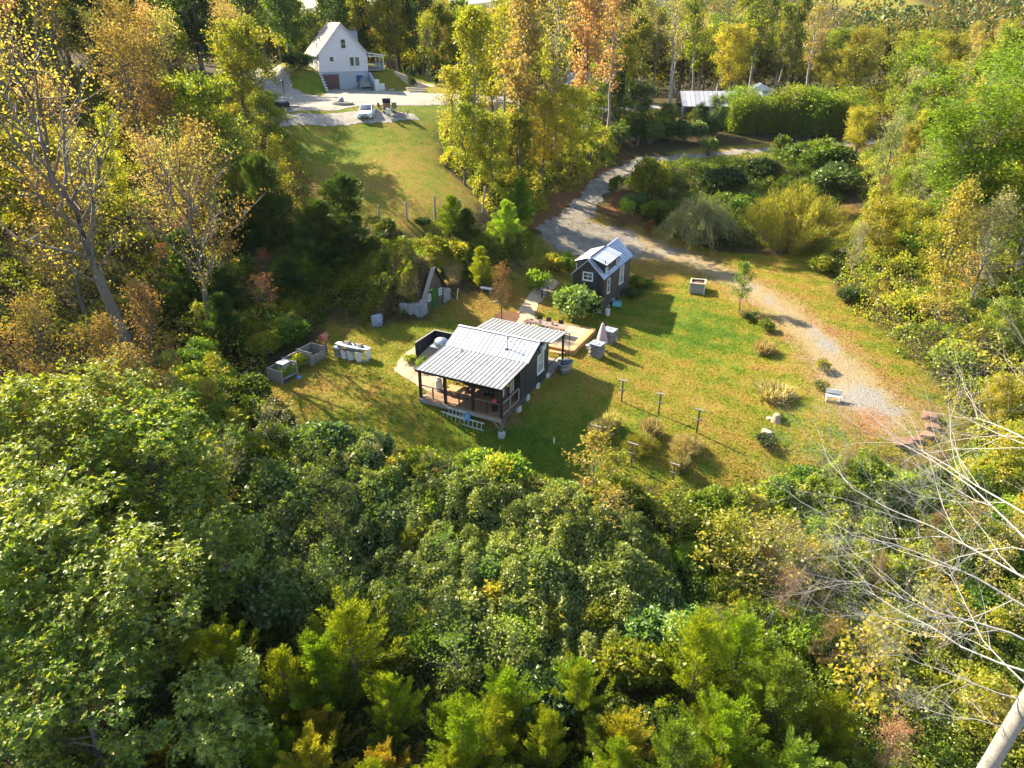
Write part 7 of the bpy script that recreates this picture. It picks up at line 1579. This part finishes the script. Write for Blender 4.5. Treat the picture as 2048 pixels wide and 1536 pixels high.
for P_, n, sz, nm in ((LAWN, 170000, .17, 'short grass of the lower lawn'), (LAWN2, 60000, .26, 'short grass of the upper lawn')):
    q, r = lawn_scatter(P_, n, 61); q = clear(q); q = q[(road_sdf(ROAD_P, ROAD_W, q[:, 0], q[:, 1]) < -.2 + .9 * r.rand(len(q)) * (q[:, 1] < G(1400, 520)[1])) & (sdf(DRIVE, q[:, 0], q[:, 1]) < 0) & (sdf(PAD, q[:, 0], q[:, 1]) < 0)]
    kp = fnoise(q[:, 0], q[:, 1], 1.3) + .25 * r.rand(len(q)) > .46; q = q[kp]; n = len(q)
    me = leaf_mesh('grass', np.stack([q[:, 0], q[:, 1], hfun(q[:, 0], q[:, 1]) + (fnoise(q[:, 0], q[:, 1], 2.2) - .5) * .10 - .01], -1), nrm(r.normal(size=(n, 3)) * .8 + np.array([0, 0, .75])), rand_dirs(n, 0, r), sz * (.5 + .8 * r.rand(n)), .22, r.rand(n), GM, .02)
    a = me.attributes.new('dry', 'FLOAT', 'FACE'); a.data.foreach_set('value', dryness(q[:, 0], q[:, 1]).astype(np.float32)); tag(obj_of('grass', me), nm, kind='stuff')
q, r = lawn_scatter(poly([(560, 780), (700, 650), (900, 600), (1040, 500), (1150, 380), (1260, 330), (1300, 480), (1560, 520), (1900, 820), (1900, 930), (1300, 990), (900, 930)]), 30000, 62); q = clear(q)
d_ = -sdf(LAWN, q[:, 0], q[:, 1]); kp = r.rand(len(q)) < .10 + .9 * np.exp(-np.abs(d_) / 2.0); q = q[kp]; n = len(q)
tag(obj_of('fallen_leaves', leaf_mesh('fallen_leaves', np.stack([q[:, 0], q[:, 1], hfun(q[:, 0], q[:, 1]) + .07], -1), nrm(r.normal(size=(n, 3)) * np.array([1, 1, .25])), rand_dirs(n, 2, r), .07 + .07 * r.rand(n), .7, r.rand(n), LM['brown'])), 'brown leaves lying on the lawn and the lane', kind='stuff')
r = np.random.RandomState(77); n = 260; fx_ = L * r.rand(n); fy_ = yJ * (1 - r.rand(n) ** .6 * .9) - .1
pts_ = np.array([tuple(L1(float(a), float(b), hE + (hJ - hE) * float(b) / yJ + .03)) for a, b in zip(fx_, fy_)])
tag(obj_of('fallen_leaves', leaf_mesh('fallen_leaves', pts_, nrm(r.normal(size=(n, 3)) * np.array([1, 1, .1])), rand_dirs(n, 3, r), .06 + .05 * r.rand(n), .6, r.rand(n), LM['brown'])), 'dry leaves blown onto the front porch roof', kind='stuff')
# pampas plumes at the thicket edge
r = np.random.RandomState(8)
for i, (px, py) in enumerate(((760, 965), (795, 975), (735, 960), (850, 985), (865, 975), (730, 900), (700, 985))):
    p = G(px, py); t = thing('pampas_plume', 'fluffy tan seed plume standing at the upper edge of the thicket', 'pampas grass', p, 0, 'tan seed plumes along the thicket edge')
    MB().tube([(0, 0, 0), (.05, .02, 2.3)], .012, 4).build('stalk', M['cushion'], t)
    n = 260; P = np.stack([.05 + r.normal(0, .07, n), r.normal(0, .07, n), 2.2 + r.rand(n) * .5], -1); obj_of('plume', leaf_mesh('plume', P, nrm(r.normal(size=(n, 3)) + np.array([0, 0, .8])), rand_dirs(n, 0, r), .12 + .05 * r.rand(n), .15, r.rand(n), LM['pale']), t)

# ---------------- far woods on the hills (one mass)
r = np.random.RandomState(11); Cs = []
while len(Cs) < 5600:
    y = 165 + (r.rand() ** 1.7) * 1500; x = r.uniform(-.95, .95) * y
    if any(((x - a) / (rx * 1.05)) ** 2 + ((y - b) / (ry * 1.05)) ** 2 < 1 for a, b, rx, ry in FIELDS): continue
    Cs.append((x, y))
Cs = np.array(Cs); cz_ = hfun(Cs[:, 0], Cs[:, 1]); near_ = Cs[:, 1] < 420
PP = []; SS = []; RR = []
for i, (x, y) in enumerate(Cs):
    n = 230 if y < 260 else 110 if y < 600 else 40; rad = r.uniform(3.8, 6.4) * (1 if y < 600 else 1.8); hh = r.uniform(8, 14)
    d = rand_dirs(n, .5, r); f = .7 + .4 * r.rand(n); P = np.array([x, y, cz_[i] + hh * .55]) + d * f[:, None] * np.array([rad, rad, hh * .5])
    PP.append(P); SS.append(np.full(n, (.65 if y < 260 else 1.1 if y < 600 else 2.8)) * (.7 + .6 * r.rand(n))); RR.append(.62 * r.rand() + .38 * r.rand(n))
P = np.concatenate(PP); S_ = np.concatenate(SS); Q = np.concatenate(RR); n = len(P)
LM['far'] = leaf_mat('far_wood_leaves', [(0, (.02, .04, .012)), (.35, (.05, .075, .015)), (.6, (.12, .12, .02)), (.8, (.20, .14, .03)), (1, (.27, .13, .04))], .3, hue=0, val=0)
o = obj_of('distant_forest', leaf_mesh('distant_forest', P, nrm(r.normal(size=(n, 3))), rand_dirs(n, .7, r), S_, .8, Q, LM['far'])); tag(o, 'autumn woods covering the far hills', kind='stuff')
# haze between here and the far hills
hv = NT('haze_mat'); pv = hv.n('VolumePrincipled'); pv.inputs['Color'].default_value = (.82, .88, 1, 1); pv.inputs['Density'].default_value = .00005; pv.inputs['Anisotropy'].default_value = 0
hv.l(pv.outputs[0], hv.out.inputs['Volume'])
HB = MB(); HB.box((400, 1300, 74), (4700, 2900, 156)); tag(HB.build('haze', hv.m), 'thin autumn haze over the valley', kind='stuff')

# ---------------- every planted copy says which one it is
from bpy_extras.object_utils import world_to_camera_view
ORD = 'first second third fourth fifth sixth seventh eighth ninth tenth eleventh twelfth thirteenth fourteenth fifteenth sixteenth seventeenth eighteenth nineteenth twentieth'.split()
bpy.context.view_layer.update(); byl = {}
for o in bpy.data.objects:
    if o.parent is None and o.get('label') and o.get('category'): byl.setdefault(o['label'], []).append(o)
def where_(o):
    top = o.location + Vector((0, 0, 2.0 if o['category'] != 'pot' else .1)); c = camo.matrix_world.inverted() @ top
    return (1024 + F_PX * c.x / -c.z, 768 - F_PX * c.y / -c.z, -c.z) if c.z < -1 else (-9999, 0, 0)
for lab, os_ in byl.items():
    if len(os_) < 2: continue
    L_ = [(where_(o), o) for o in os_]; inn = [x for x in L_ if 0 < x[0][0] < 2048 and -60 < x[0][1] < 1560]; offf = [x for x in L_ if x not in inn]
    for w_, o in offf: o['label'] = lab + (', just out of frame' if len(lab.split()) < 13 else '')
    inn.sort(key=lambda x: -x[0][2]); rows = 1 if len(inn) <= 9 else 2 if len(inn) <= 20 else 3
    names_ = [[''], ['farther ', 'nearer '], ['back row ', 'middle row ', 'front row ']][rows - 1]; n = len(inn)
    for k in range(rows):
        part = sorted(inn[k * n // rows:(k + 1) * n // rows], key=lambda x: x[0][0])
        for j, (w_, o) in enumerate(part):
            q = (names_[k] + (ORD[j] + ' from left' if j < len(ORD) else 'rightmost')) if len(part) > 1 else names_[k].strip()
            words_ = lab.split()[:16 - len(q.split())]; o['label'] = ' '.join(words_) + ', ' + q
